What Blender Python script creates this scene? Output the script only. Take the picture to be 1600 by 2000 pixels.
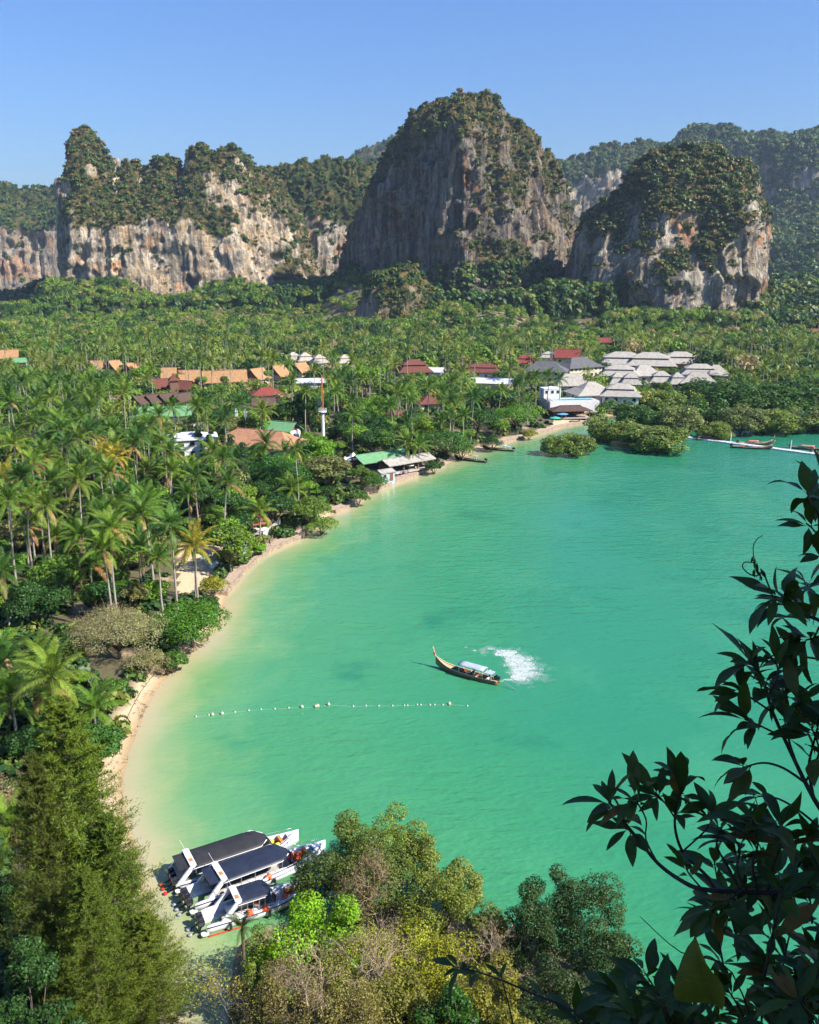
import bpy, math, random
import numpy as np
from mathutils import Vector, Matrix

scene = bpy.context.scene
for _o in list(bpy.data.objects):
    bpy.data.objects.remove(_o)
COL = scene.collection

# ------------------------------------------------------------------ camera
CAM_H = 60.0
PITCH = math.radians(15.6)
FPX = 1726.0                       # focal length in photograph pixels (1600 wide)
cam_data = bpy.data.cameras.new("camera")
cam_data.sensor_fit = 'HORIZONTAL'
cam_data.sensor_width = 36.0
cam_data.lens = FPX / 1600.0 * 36.0
cam_data.clip_start = 0.05
cam_data.clip_end = 20000.0
cam = bpy.data.objects.new("camera", cam_data)
cam.location = (0, 0, CAM_H)
cam.rotation_euler = (math.radians(90) - PITCH, 0, 0)
COL.objects.link(cam)
scene.camera = cam

# ------------------------------------------------------------------ sky and sun
SUN_EL = math.radians(43.0)
SUN_H = Vector((0.91, -0.41, 0)).normalized()        # horizontal direction towards the sun
SUN_DIR = Vector((SUN_H.x * math.cos(SUN_EL), SUN_H.y * math.cos(SUN_EL), math.sin(SUN_EL)))
world = bpy.data.worlds.new("World")
scene.world = world
world.use_nodes = True
wn = world.node_tree.nodes
wl = world.node_tree.links
for n_ in list(wn):
    wn.remove(n_)
w_out = wn.new("ShaderNodeOutputWorld")
w_bg = wn.new("ShaderNodeBackground")
w_sky = wn.new("ShaderNodeTexSky")
w_sky.sky_type = 'NISHITA'
w_sky.sun_disc = False
w_sky.sun_elevation = SUN_EL
w_sky.sun_rotation = math.atan2(SUN_H.x, SUN_H.y)
w_sky.altitude = 60.0
w_sky.air_density = 1.6
w_sky.dust_density = 0.5
w_sky.ozone_density = 4.0
w_bg.inputs["Strength"].default_value = 0.060
w_tint = wn.new("ShaderNodeMix")
w_tint.data_type = 'RGBA'
w_tint.blend_type = 'MULTIPLY'
w_tint.inputs[0].default_value = 1.0
w_tint.inputs[7].default_value = (0.655, 0.91, 1.50, 1)       # the clear blue of the whole sky
wl.new(w_sky.outputs["Color"], w_tint.inputs[6])
wl.new(w_tint.outputs[2], w_bg.inputs["Color"])
wl.new(w_bg.outputs["Background"], w_out.inputs["Surface"])

sun_data = bpy.data.lights.new("sun", 'SUN')
sun_data.energy = 5.0
sun_data.angle = math.radians(0.53)
sun_data.color = (1.0, 0.94, 0.84)
sun = bpy.data.objects.new("sun", sun_data)
sun.rotation_euler = SUN_DIR.to_track_quat('Z', 'Y').to_euler()
sun.location = (60, -40, 160)
COL.objects.link(sun)

# ------------------------------------------------------------------ exposure and render settings
vs = scene.view_settings
vs.view_transform = 'Standard'
vs.look = 'None'
vs.exposure = 0.88
vs.gamma = 1.0
vs.use_curve_mapping = False
scene.render.engine = 'CYCLES'
cy = scene.cycles
cy.max_bounces = 6
cy.diffuse_bounces = 1
cy.glossy_bounces = 2
cy.transmission_bounces = 3
cy.transparent_max_bounces = 16
cy.volume_bounces = 0
cy.use_denoising = True
cy.denoising_prefilter = 'FAST'
cy.use_adaptive_sampling = True
cy.adaptive_threshold = 0.03
cy.caustics_reflective = False
cy.caustics_refractive = False
cy.sample_clamp_indirect = 4.0

# ================================================================== helpers
CP, SP = math.cos(PITCH), math.sin(PITCH)

def ray(px, py):
    u = (px - 800.0) / FPX
    v = (1000.0 - py) / FPX
    return Vector((u, CP + v * SP, -SP + v * CP))

def P(px, py, z=0.0):
    """world point at height z seen at photograph pixel (px, py)"""
    d = ray(px, py)
    t = (z - CAM_H) / d.z
    return Vector((d.x * t, d.y * t, z))

def A(px, py, Y):
    """world point at world distance Y seen at photograph pixel (px, py)"""
    d = ray(px, py)
    t = Y / d.y
    return Vector((d.x * t, Y, CAM_H + d.z * t))

def pix(p):
    dep = p[1] * CP + (CAM_H - p[2]) * SP
    up = p[1] * SP + (p[2] - CAM_H) * CP
    return 800 + FPX * p[0] / dep, 1000 - FPX * up / dep, dep

# ---- numpy value noise
def _hash(ix, iy, iz, seed):
    n = (ix * 374761393 + iy * 668265263 + iz * 1440662683 + seed * 974711) & 0xffffffff
    n = ((n ^ (n >> 13)) * 1274126177) & 0xffffffff
    n = ((n ^ (n >> 16)) * 2246822519) & 0xffffffff
    return ((n ^ (n >> 15)) & 0xffff) / 32767.5 - 1.0

def vnoise(p, seed=0):
    f = np.floor(p).astype(np.int64)
    r = p - f
    w = r * r * r * (r * (r * 6 - 15) + 10)
    out = 0
    for dx in (0, 1):
        wx = w[:, 0] if dx else 1 - w[:, 0]
        for dy in (0, 1):
            wy = w[:, 1] if dy else 1 - w[:, 1]
            for dz in (0, 1):
                wz = w[:, 2] if dz else 1 - w[:, 2]
                out = out + wx * wy * wz * _hash(f[:, 0] + dx, f[:, 1] + dy, f[:, 2] + dz, seed)
    return out

def fbm(p, octaves=4, seed=0, gain=0.5):
    a, s, out = 1.0, 0.0, 0
    q = p.copy()
    for k in range(octaves):
        out = out + a * vnoise(q, seed + k * 17)
        s += a
        a *= gain
        q = q * 2.03 + 11.7
    return out / s

def sstep(a, b, x):
    t = np.clip((x - a) / (b - a), 0, 1)
    return t * t * (3 - 2 * t)

# ---- mesh helpers
def np_mesh(name, verts, quads=None, tris=None, mats=(), smooth=False, attrs=None, mat_index=None):
    verts = np.asarray(verts, dtype=np.float32)
    me = bpy.data.meshes.new(name)
    me.vertices.add(len(verts))
    me.vertices.foreach_set("co", verts.ravel())
    parts, starts, tot = [], [], 0
    nf = 0
    if quads is not None and len(quads):
        q = np.asarray(quads, dtype=np.int32)
        parts.append(q.ravel()); starts.append(np.arange(len(q), dtype=np.int32) * 4 + tot); tot += q.size; nf += len(q)
    if tris is not None and len(tris):
        t = np.asarray(tris, dtype=np.int32)
        parts.append(t.ravel()); starts.append(np.arange(len(t), dtype=np.int32) * 3 + tot); tot += t.size; nf += len(t)
    if tot:
        me.loops.add(tot)
        me.loops.foreach_set("vertex_index", np.concatenate(parts))
        me.polygons.add(nf)
        me.polygons.foreach_set("loop_start", np.concatenate(starts))
        if smooth:
            me.polygons.foreach_set("use_smooth", np.ones(nf, dtype=bool))
        if mat_index is not None:
            me.polygons.foreach_set("material_index", np.asarray(mat_index, dtype=np.int32))
    for m in mats:
        me.materials.append(m)
    if attrs:
        for k, v in attrs.items():
            a = me.attributes.new(k, 'FLOAT', 'POINT')
            a.data.foreach_set("value", np.asarray(v, dtype=np.float32))
    me.update()
    me.validate()
    return me

def link(name, data, parent=None, loc=None, rot=None, scale=None):
    o = bpy.data.objects.new(name, data)
    COL.objects.link(o)
    if parent is not None:
        o.parent = parent
    if loc is not None:
        o.location = loc
    if rot is not None:
        o.rotation_euler = rot
    if scale is not None:
        o.scale = scale if hasattr(scale, '__len__') else (scale,) * 3
    return o

def tag(o, label=None, cat=None, group=None, kind=None):
    if label: o["label"] = label
    if cat: o["category"] = cat
    if group: o["group"] = group
    if kind: o["kind"] = kind
    return o

def thing(name, label, cat, loc=(0, 0, 0), rz=0.0, group=None, scale=1.0):
    o = bpy.data.objects.new(name, None)
    COL.objects.link(o)
    o.location = loc
    o.rotation_euler = (0, 0, rz)
    o.scale = (scale,) * 3
    o.empty_display_size = 0.2
    return tag(o, label, cat, group)

class MB:
    """collects simple shapes into one mesh"""
    def __init__(self):
        self.v, self.f = [], []
    def add(self, vs, fs):
        b = len(self.v)
        self.v += [tuple(x) for x in vs]
        self.f += [tuple(i + b for i in f) for f in fs]
        return self
    def box(self, c, s, rz=0.0, bev=0.0):
        cx, cy_, cz = c
        hx, hy, hz = s[0] / 2, s[1] / 2, s[2] / 2
        cr, sr = math.cos(rz), math.sin(rz)
        if bev > 0:
            b = min(bev, hx * .9, hy * .9)
            ring = [(hx - b, -hy), (hx, -hy + b), (hx, hy - b), (hx - b, hy), (-hx + b, hy), (-hx, hy - b), (-hx, -hy + b), (-hx + b, -hy)]
            vs = [(cx + x * cr - y * sr, cy_ + x * sr + y * cr, cz + z) for z in (-hz, hz) for x, y in ring]
            fs = [tuple(range(7, -1, -1)), tuple(range(8, 16))] + [(i, (i + 1) % 8, 8 + (i + 1) % 8, 8 + i) for i in range(8)]
            return self.add(vs, fs)
        vs = []
        for z in (-hz, hz):
            for x, y in ((-hx, -hy), (hx, -hy), (hx, hy), (-hx, hy)):
                vs.append((cx + x * cr - y * sr, cy_ + x * sr + y * cr, cz + z))
        return self.add(vs, [(3, 2, 1, 0), (4, 5, 6, 7), (0, 1, 5, 4), (1, 2, 6, 5), (2, 3, 7, 6), (3, 0, 4, 7)])
    def tube(self, pts, radii, n=6, cap=True):
        pts = [Vector(p) for p in pts]
        if not hasattr(radii, '__len__'):
            radii = [radii] * len(pts)
        vs, fs = [], []
        for i, p in enumerate(pts):
            d = (pts[min(i + 1, len(pts) - 1)] - pts[max(i - 1, 0)])
            d = d.normalized() if d.length > 1e-9 else Vector((0, 0, 1))
            r = d.orthogonal().normalized() if i == 0 else (r - d * r.dot(d)).normalized()
            q = d.cross(r)
            for k in range(n):
                a = 2 * math.pi * k / n
                vs.append(p + (r * math.cos(a) + q * math.sin(a)) * radii[i])
        for i in range(len(pts) - 1):
            for k in range(n):
                fs.append((i * n + k, i * n + (k + 1) % n, (i + 1) * n + (k + 1) % n, (i + 1) * n + k))
        if cap:
            fs.append(tuple(range(n - 1, -1, -1)))
            fs.append(tuple(range((len(pts) - 1) * n, len(pts) * n)))
        return self.add(vs, fs)
    def lathe(self, c, prof, n=12, axis=None):
        vs, fs = [], []
        for r, z in prof:
            for k in range(n):
                a = 2 * math.pi * k / n
                vs.append((c[0] + r * math.cos(a), c[1] + r * math.sin(a), c[2] + z))
        m = len(prof)
        for i in range(m - 1):
            for k in range(n):
                fs.append((i * n + k, i * n + (k + 1) % n, (i + 1) * n + (k + 1) % n, (i + 1) * n + k))
        fs.append(tuple(range(n - 1, -1, -1)))
        fs.append(tuple(range((m - 1) * n, m * n)))
        return self.add(vs, fs)
    def loft(self, rings, closed=True, cap=True):
        vs, fs = [], []
        n = len(rings[0])
        for r in rings: vs += [tuple(p) for p in r]
        for i in range(len(rings) - 1):
            for k in range(n if closed else n - 1):
                fs.append((i * n + k, i * n + (k + 1) % n, (i + 1) * n + (k + 1) % n, (i + 1) * n + k))
        if cap and closed:
            fs.append(tuple(range(n - 1, -1, -1)))
            fs.append(tuple(range((len(rings) - 1) * n, len(rings) * n)))
        return self.add(vs, fs)
    def mesh(self, name, mats=(), smooth=False):
        me = bpy.data.meshes.new(name)
        me.from_pydata(self.v, [], self.f)
        for m in (mats if isinstance(mats, (list, tuple)) else [mats]):
            me.materials.append(m)
        if smooth:
            me.polygons.foreach_set("use_smooth", np.ones(len(me.polygons), dtype=bool))
        me.update()
        return me
    def build(self, name, m, parent=None, smooth=False, **kw):
        return link(name, self.mesh(name, m, smooth), parent, **kw)

# ---- material helper
class NT:
    def __init__(self, name):
        self.m = bpy.data.materials.new(name)
        self.m.use_nodes = True
        self.nt = self.m.node_tree
        self.nt.nodes.clear()
        self.out = self.nt.nodes.new("ShaderNodeOutputMaterial")
    def n(self, typ, ins=None, **props):
        nd = self.nt.nodes.new("ShaderNode" + typ)
        for k, v in props.items():
            setattr(nd, k, v)
        for k, v in (ins or {}).items():
            s = nd.inputs[k]
            if isinstance(v, bpy.types.NodeSocket):
                self.nt.links.new(v, s)
            else:
                s.default_value = v
        return nd
    def mixc(self, f, a, b, blend='MIX'):
        nd = self.n("Mix", None, data_type='RGBA', blend_type=blend)
        for k, v in ((0, f), (6, a), (7, b)):
            if isinstance(v, bpy.types.NodeSocket):
                self.nt.links.new(v, nd.inputs[k])
            else:
                nd.inputs[k].default_value = (*v, 1) if (k > 0 and len(v) == 3) else v
        return nd.outputs[2]
    def ramp(self, f, stops, interp='LINEAR'):
        nd = self.n("ValToRGB", {"Fac": f})
        cr = nd.color_ramp
        cr.interpolation = interp
        while len(cr.elements) < len(stops):
            cr.elements.new(0.5)
        for e, (p, c) in zip(cr.elements, stops):
            e.position = p
            e.color = (*c, 1) if len(c) == 3 else c
        return nd.outputs["Color"]
    def math(self, op, a, b=0.0, clamp=False):
        return self.n("Math", {0: a, 1: b}, operation=op, use_clamp=clamp).outputs[0]
    def vmul(self, v, s):
        return self.n("VectorMath", {0: v, 1: s}, operation='MULTIPLY').outputs[0]
    def noise(self, vec, scale, detail=3.0, rough=0.55, dist=0.0):
        return self.n("TexNoise", {"Vector": vec, "Scale": scale, "Detail": detail, "Roughness": rough, "Distortion": dist}).outputs["Fac"]
    def range(self, v, a, b, c=0.0, d=1.0):
        return self.n("MapRange", {0: v, 1: a, 2: b, 3: c, 4: d}, clamp=True).outputs[0]
    def bump(self, h, strength=0.5, dist=1.0):
        return self.n("Bump", {"Height": h, "Strength": strength, "Distance": dist}).outputs["Normal"]
    def surf(self, s):
        self.nt.links.new(s, self.out.inputs["Surface"])
        return self.m
    def bsdf(self, **ins):
        nd = self.n("BsdfPrincipled")
        for k, v in ins.items():
            k = k.replace("_", " ")
            s = nd.inputs[k]
            if isinstance(v, bpy.types.NodeSocket):
                self.nt.links.new(v, s)
            elif isinstance(v, (tuple, list)) and len(v) == 3 and s.type == 'RGBA':
                s.default_value = (*v, 1)
            else:
                s.default_value = v
        return nd.outputs[0]

def plain(name, col, rough=0.6, metal=0.0, var=0.18, scale=2.0, bump=0.0, spec=0.4, streak=None):
    """painted / plain surface with soft wear so nothing is perfectly flat"""
    t = NT(name)
    pos = t.n("TexCoord").outputs["Object"]
    if streak:
        pos = t.vmul(pos, streak)
    f = t.noise(pos, scale, 5.0, 0.6)
    lo = tuple(c * (1 - var) for c in col)
    hi = tuple(min(1, c * (1 + var * 0.7)) for c in col)
    c = t.ramp(f, [(0.3, lo), (0.7, hi)])
    kw = dict(Base_Color=c, Roughness=rough, Metallic=metal)
    if bump:
        kw["Normal"] = t.bump(f, bump, 0.05)
    s = t.bsdf(Specular_IOR_Level=spec, **kw)
    return t.surf(s)

# ================================================================== ground and water
SHORE_PX = [(1600, 800), (1450, 790), (1340, 795), (1250, 806), (1190, 818), (1140, 827), (1095, 836), (1050, 850), (1000, 861), (950, 876),
            (905, 893), (870, 908), (815, 929), (760, 949), (720, 966), (678, 993), (655, 1003), (622, 1028), (590, 1050), (540, 1073), (510, 1091),
            (480, 1118), (458, 1146), (443, 1164), (438, 1190), (425, 1225), (395, 1262), (345, 1295), (322, 1325), (298, 1360), (278, 1400), (258, 1450),
            (238, 1520), (243, 1580), (264, 1650), (288, 1750), (310, 1850), (326, 1940), (336, 2000), (340, 2080), (430, 2090), (446, 2010), (452, 1950), (456, 1900),
            (460, 1860), (485, 1832), (560, 1806), (650, 1780), (760, 1762), (860, 1777), (950, 1800), (1050, 1835), (1150, 1885), (1250, 1960), (1330, 2050)]
SHORE = [P(x, y)[:2] for x, y in SHORE_PX]
WATER_POLY = [(4000.0, 420.0), (900.0, 400.0)] + [tuple(p) for p in SHORE] + [(34, 40), (60, 36), (120, 20), (4000.0, -300.0)]
WATER_POLY2 = [tuple(P(x, y)[:2]) for x, y in ((-500, 640), (-60, 646), (2, 636), (9, 627), (2, 619), (-60, 612), (-500, 606))]

def poly_sd(pts, poly):
    """signed distance to polygon, positive outside"""
    n = len(poly)
    d = np.full(len(pts), 1e18)
    inside = np.zeros(len(pts), bool)
    for i in range(n):
        a = np.array(poly[i]); b = np.array(poly[(i + 1) % n])
        ab = b - a
        t = np.clip(((pts - a) @ ab) / (ab @ ab + 1e-12), 0, 1)
        q = pts - (a + t[:, None] * ab)
        d = np.minimum(d, (q * q).sum(1))
        cond = (a[1] > pts[:, 1]) != (b[1] > pts[:, 1])
        xi = a[0] + (pts[:, 1] - a[1]) * ab[0] / (ab[1] if abs(ab[1]) > 1e-12 else 1e-12)
        inside ^= cond & (pts[:, 0] < xi)
    d = np.sqrt(d)
    return np.where(inside, -d, d)

def shore_sd(pts):
    pts = np.asarray(pts, float)
    return np.minimum(poly_sd(pts, WATER_POLY), poly_sd(pts, WATER_POLY2))

HILL_Y = np.array([-400, -60, -20, -4, 0, 2.5, 6, 10, 20, 30, 40, 50, 58, 66])
HILL_Z = np.array([95, 84, 66, 58.6, 58.3, 57.2, 51, 43, 29, 19, 10.5, 4, 0.8, -5])
def hill_z(x, y):
    ye = y + 0.9 * np.maximum(0, -x - 9) - 0.16 * np.maximum(0, x - 4) - 0.25 * np.maximum(0, x - 30)
    return np.interp(ye, HILL_Y, HILL_Z)

CL_PX = np.array([-400, -100, 60, 100, 560, 620, 680, 870, 960, 1060, 1130, 1260, 1400, 1480, 1520, 1700, 2200])
CL_Y = np.array([1350, 1350, 1250, 1062, 1080, 1100, 1030, 890, 842, 870, 860, 792, 792, 835, 1060, 1000, 1000])
CL_H = np.array([14, 14, 16, 24, 24, 34, 34, 30, 28, 30, 26, 12, 10, 12, 34, 34, 30])
def land_z(pts):
    pts = np.asarray(pts, float)
    sd = shore_sd(pts)
    p3 = np.column_stack([pts, np.zeros(len(pts))])
    z = np.where(sd > 0, np.interp(sd, [0, 1.5, 5, 12, 60, 300], [0, 0.28, 0.75, 1.3, 2.6, 4.0]), np.maximum(sd * 0.11, -4.0))
    z = z + np.where(sd > 2, 0.16 * fbm(p3 / 7.0, 3, 5) * np.clip(sd / 12, 0, 1), 0.02 * vnoise(p3 / 2.0, 3))
    h = hill_z(pts[:, 0], pts[:, 1])
    h = h + np.clip(h / 14, 0, 1) * 1.6 * fbm(p3 / 9.0, 4, 9)
    pxx = 800 + FPX * pts[:, 0] / np.maximum(pts[:, 1] * CP + 55 * SP, 1.0)
    rise = sstep(0.0, 1.0, (pts[:, 1] - (np.interp(pxx, CL_PX, CL_Y) - 190)) / 190.0)
    z = z + np.where((pts[:, 1] > 500) & (sd > 0), rise * np.interp(pxx, CL_PX, CL_H) * (0.75 + 0.5 * vnoise(p3 / 70.0, 61)), 0)
    near = np.exp(-(pts[:, 0] ** 2 + pts[:, 1] ** 2) / 30)
    h = h - near * 0.6
    return np.maximum(z, np.where(sd > -1, h, -9)), sd

def gz(x, y):
    return float(land_z(np.array([[x, y]]))[0][0])

def axis_pts(segs):
    out = []
    for a, b, n in segs:
        out.append(np.linspace(a, b, n, endpoint=False))
    out.append(np.array([segs[-1][1]]))
    return np.concatenate(out)

def grid_faces(nx, ny):
    i = np.arange(nx - 1)[:, None] * ny + np.arange(ny - 1)[None, :]
    i = i.ravel()
    return np.column_stack([i, i + ny, i + ny + 1, i + 1])

gx = axis_pts([(-6000, -1200, 12), (-1200, -300, 24), (-300, -90, 60), (-90, 60, 130), (60, 200, 40), (200, 1200, 30), (1200, 6000, 12)])
gy = axis_pts([(-400, 0, 24), (0, 60, 50), (60, 330, 230), (330, 700, 60), (700, 1500, 30), (1500, 9000, 20)])
GX, GY = np.meshgrid(gx, gy, indexing='ij')
gp = np.column_stack([GX.ravel(), GY.ravel()])
lz, lsd = land_z(gp)

BEACH = np.array(SHORE[5:39])
def beach_dist(pts):
    d = np.full(len(pts), 1e18)
    for a, b in zip(BEACH[:-1], BEACH[1:]):
        ab = b - a
        t = np.clip(((pts - a) @ ab) / (ab @ ab), 0, 1)
        q = pts - (a + t[:, None] * ab)
        d = np.minimum(d, (q * q).sum(1))
    return np.sqrt(d)
gbeach = np.where(hill_z(gp[:, 0], gp[:, 1]) > 0.6, 50.0, beach_dist(gp))

_pd = gp[:, 1] * CP + (CAM_H - 1) * SP
_gpx = np.where(_pd > 5, 800 + FPX * gp[:, 0] / np.maximum(_pd, 5), -9e9)
_gpy = 1000 - FPX * (gp[:, 1] * SP + (1 - CAM_H) * CP) / np.maximum(_pd, 5)
for x0_, y0_, x1_, y1_ in ((345, 1065, 452, 1160), (1078, 802, 1150, 832)):          # sandy clearings
    gbeach = np.where((_gpx > x0_) & (_gpx < x1_) & (_gpy > y0_) & (_gpy < y1_), np.minimum(gbeach, 1.0), gbeach)

def ground_material():
    t = NT("ground_soil_and_sand")
    pos = t.n("NewGeometry").outputs["Position"]
    sd = t.n("Attribute", attribute_name="shore").outputs["Fac"]
    n1 = t.noise(pos, 0.12, 5)
    n2 = t.noise(pos, 1.3, 5, 0.65)
    n3 = t.noise(pos, 9.0, 3, 0.7)
    sand = t.mixc(n2, (0.52, 0.375, 0.215), (0.64, 0.50, 0.325))
    wet = t.mixc(t.range(sd, 0.2, 1.8), (0.42, 0.30, 0.16), sand)
    litter = t.range(t.noise(pos, 0.9, 6, 0.75), 0.60, 0.68)
    wet = t.mixc(t.math('MULTIPLY', litter, t.range(sd, 0.6, 3.0)), wet, (0.22, 0.15, 0.09))
    soil = t.ramp(n2, [(0.25, (0.055, 0.05, 0.022)), (0.5, (0.12, 0.10, 0.05)), (0.75, (0.06, 0.10, 0.02))])
    path = t.mixc(t.range(n1, 0.56, 0.66), soil, (0.42, 0.30, 0.19))
    bd = t.n("Attribute", attribute_name="beach").outputs["Fac"]
    edge = t.range(t.math('ADD', bd, t.math('MULTIPLY', n1, 5.0)), 4.6, 7.0)
    c = t.mixc(edge, wet, path)
    rough = t.range(sd, -0.2, 1.2, 0.35, 0.95)
    b = t.bump(t.math('ADD', n2, t.math('MULTIPLY', n3, 0.4)), 0.6, 0.25)
    return t.surf(t.bsdf(Base_Color=c, Roughness=rough, Normal=b))

ground = link("ground", np_mesh("ground", np.column_stack([gp, lz]), grid_faces(len(gx), len(gy)), mats=[ground_material()], smooth=True, attrs={"shore": lsd, "beach": gbeach}))
tag(ground, "sandy beach and wooded soil around the green bay", kind="structure")

# ---- water
wx = axis_pts([(-6000, -1200, 8), (-1200, -300, 20), (-300, -80, 40), (-80, 80, 110), (80, 400, 60), (400, 6000, 24)])
wy = axis_pts([(-400, 30, 10), (30, 330, 200), (330, 700, 40), (700, 1500, 30), (1500, 9000, 12)])
WX, WY = np.meshgrid(wx, wy, indexing='ij')
wp = np.column_stack([WX.ravel(), WY.ravel()])
wsd = -shore_sd(wp)
# the sea bed shelves only off the open beach on the west side
wbd = np.where(wsd > 0, np.minimum(beach_dist(wp), 90 + 0 * wsd), -1.0)
def water_material():
    t = NT("green_sea_water")
    pos = t.n("NewGeometry").outputs["Position"]
    sd = t.n("Attribute", attribute_name="shore").outputs["Fac"]
    big = t.noise(pos, 0.035, 2, 0.55, 0.6)
    mid = t.noise(pos, 0.11, 2, 0.6, 0.8)
    d = t.math('ADD', sd, t.math('MULTIPLY', t.math('SUBTRACT', mid, 0.5), t.range(sd, 0.0, 14.0, 1.0, 16.0)))
    col = t.ramp(t.range(d, 0.0, 60.0), [
        (0.0, (0.43, 0.36, 0.22)), (0.022, (0.39, 0.365, 0.20)), (0.065, (0.26, 0.34, 0.150)), (0.13, (0.130, 0.298, 0.116)),
        (0.28, (0.058, 0.250, 0.104)), (0.70, (0.036, 0.228, 0.104)), (1.0, (0.026, 0.206, 0.108))])
    # darker sea-grass beds and paler silt drifting in the bay
    grass = t.range(t.noise(pos, 0.055, 3, 0.6, 0.4), 0.58, 0.74)
    col = t.mixc(t.math('MULTIPLY', t.math('MULTIPLY', grass, t.range(sd, 5.0, 16.0)), 0.6), col, (0.0067, 0.1344, 0.0756))
    silt = t.range(big, 0.50, 0.74)
    col = t.mixc(t.math('MULTIPLY', silt, 0.42), col, (0.0630, 0.2856, 0.1386))
    sx = t.n("SeparateXYZ", {0: pos})
    deep = t.range(sx.outputs[1], 230.0, 420.0)
    col = t.mixc(t.math('MULTIPLY', deep, t.range(sx.outputs[0], 20.0, 110.0, 0.2, 1.0)), col, (0.0084, 0.1428, 0.0966))
    mp = t.n("Mapping", {"Vector": pos, "Rotation": (0, 0, math.radians(14)), "Scale": (0.35, 1.0, 1.0)}).outputs[0]
    w1 = t.noise(mp, 0.55, 2, 0.55, 0.5)
    mp2 = t.n("Mapping", {"Vector": pos, "Rotation": (0, 0, math.radians(-22)), "Scale": (0.5, 1.0, 1.0)}).outputs[0]
    w2 = t.noise(mp2, 2.1, 1, 0.6)
    h = t.math('ADD', w1, t.math('MULTIPLY', w2, 0.35))
    gust = t.range(t.noise(pos, 0.018, 1), 0.35, 0.65, 0.35, 1.0)
    calm = t.range(sd, 0.0, 12.0, 0.15, 1.0)
    b = t.n("Bump", {"Height": h, "Strength": t.math('MULTIPLY', gust, calm), "Distance": 0.42}).outputs["Normal"]
    return t.surf(t.bsdf(Base_Color=col, Roughness=0.09, IOR=1.33, Specular_IOR_Level=0.5, Normal=b))
water = link("water", np_mesh("water", np.column_stack([wp, np.zeros(len(wp))]), grid_faces(len(wx), len(wy)), mats=[water_material()], smooth=True, attrs={"shore": wbd}))
tag(water, "emerald green sea water filling the bay", kind="structure")

# ================================================================== limestone hills
def rock_material(name, veg=(0.30, 0.62), tint=(1, 1, 1), dry=0.5, orange=0.5, dark=0.5, zscale=1.0):
    t = NT(name)
    g = t.n("NewGeometry")
    pos, nor = g.outputs["Position"], g.outputs["Normal"]
    led = t.n("Attribute", attribute_name="ledge").outputs["Fac"]
    str1 = t.noise(t.vmul(pos, (1, 1, 0.09)), 0.085 * zscale, 5, 0.72, 0.5)
    str2 = t.noise(t.vmul(pos, (1, 1, 0.05)), 0.26 * zscale, 2, 0.6, 0.2)
    blot = t.noise(pos, 0.022 * zscale, 3, 0.6, 0.7)
    fine = t.noise(pos, 0.30 * zscale, 4, 0.75)
    base = t.ramp(str1, [(0.30, (0.085, 0.08, 0.08)), (0.42, (0.245, 0.215, 0.175)), (0.53, (0.47, 0.405, 0.305)), (0.68, (0.67, 0.585, 0.45))])
    base = t.mixc(t.math('MULTIPLY', t.range(blot, 0.56, 0.66), orange), base, (0.56, 0.27, 0.11))
    base = t.mixc(t.math('MULTIPLY', t.range(blot, 0.50, 0.38), 0.65), base, (0.46, 0.32, 0.17))
    dk = t.math('MULTIPLY', t.range(str2, 0.50, 0.57), dark)
    base = t.mixc(dk, base, (0.065, 0.065, 0.07))
    base = t.mixc(t.math('MULTIPLY', t.range(fine, 0.58, 0.42), 0.35), base, (0.10, 0.09, 0.08))
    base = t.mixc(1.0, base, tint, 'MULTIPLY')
    nz = t.n("SeparateXYZ", {0: nor}).outputs[2]
    lm = t.math('ADD', t.math('MULTIPLY', led, 0.62), t.math('MULTIPLY', nz, 0.35))
    vm = t.range(t.math('ADD', lm, t.math('MULTIPLY', t.math('SUBTRACT', fine, 0.5), 1.5)), veg[0], veg[1] + 0.12)
    vcol = t.ramp(t.noise(pos, 0.055 * zscale, 3, 0.7), [(0.3, (0.028, 0.044, 0.012)), (0.47, (0.065, 0.070, 0.020)), (0.53 + 0.2 * (1 - dry), (0.17, 0.12, 0.042)), (0.85, (0.28, 0.17, 0.065))])
    c = t.mixc(vm, base, vcol)
    h = t.math('ADD', t.math('MULTIPLY', str1, 2.0), t.math('MULTIPLY', fine, 1.3))
    b = t.bump(h, 0.9, 3.2 / zscale)
    return t.surf(t.bsdf(Base_Color=c, Roughness=0.95, Normal=b, Specular_IOR_Level=0.15))

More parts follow.
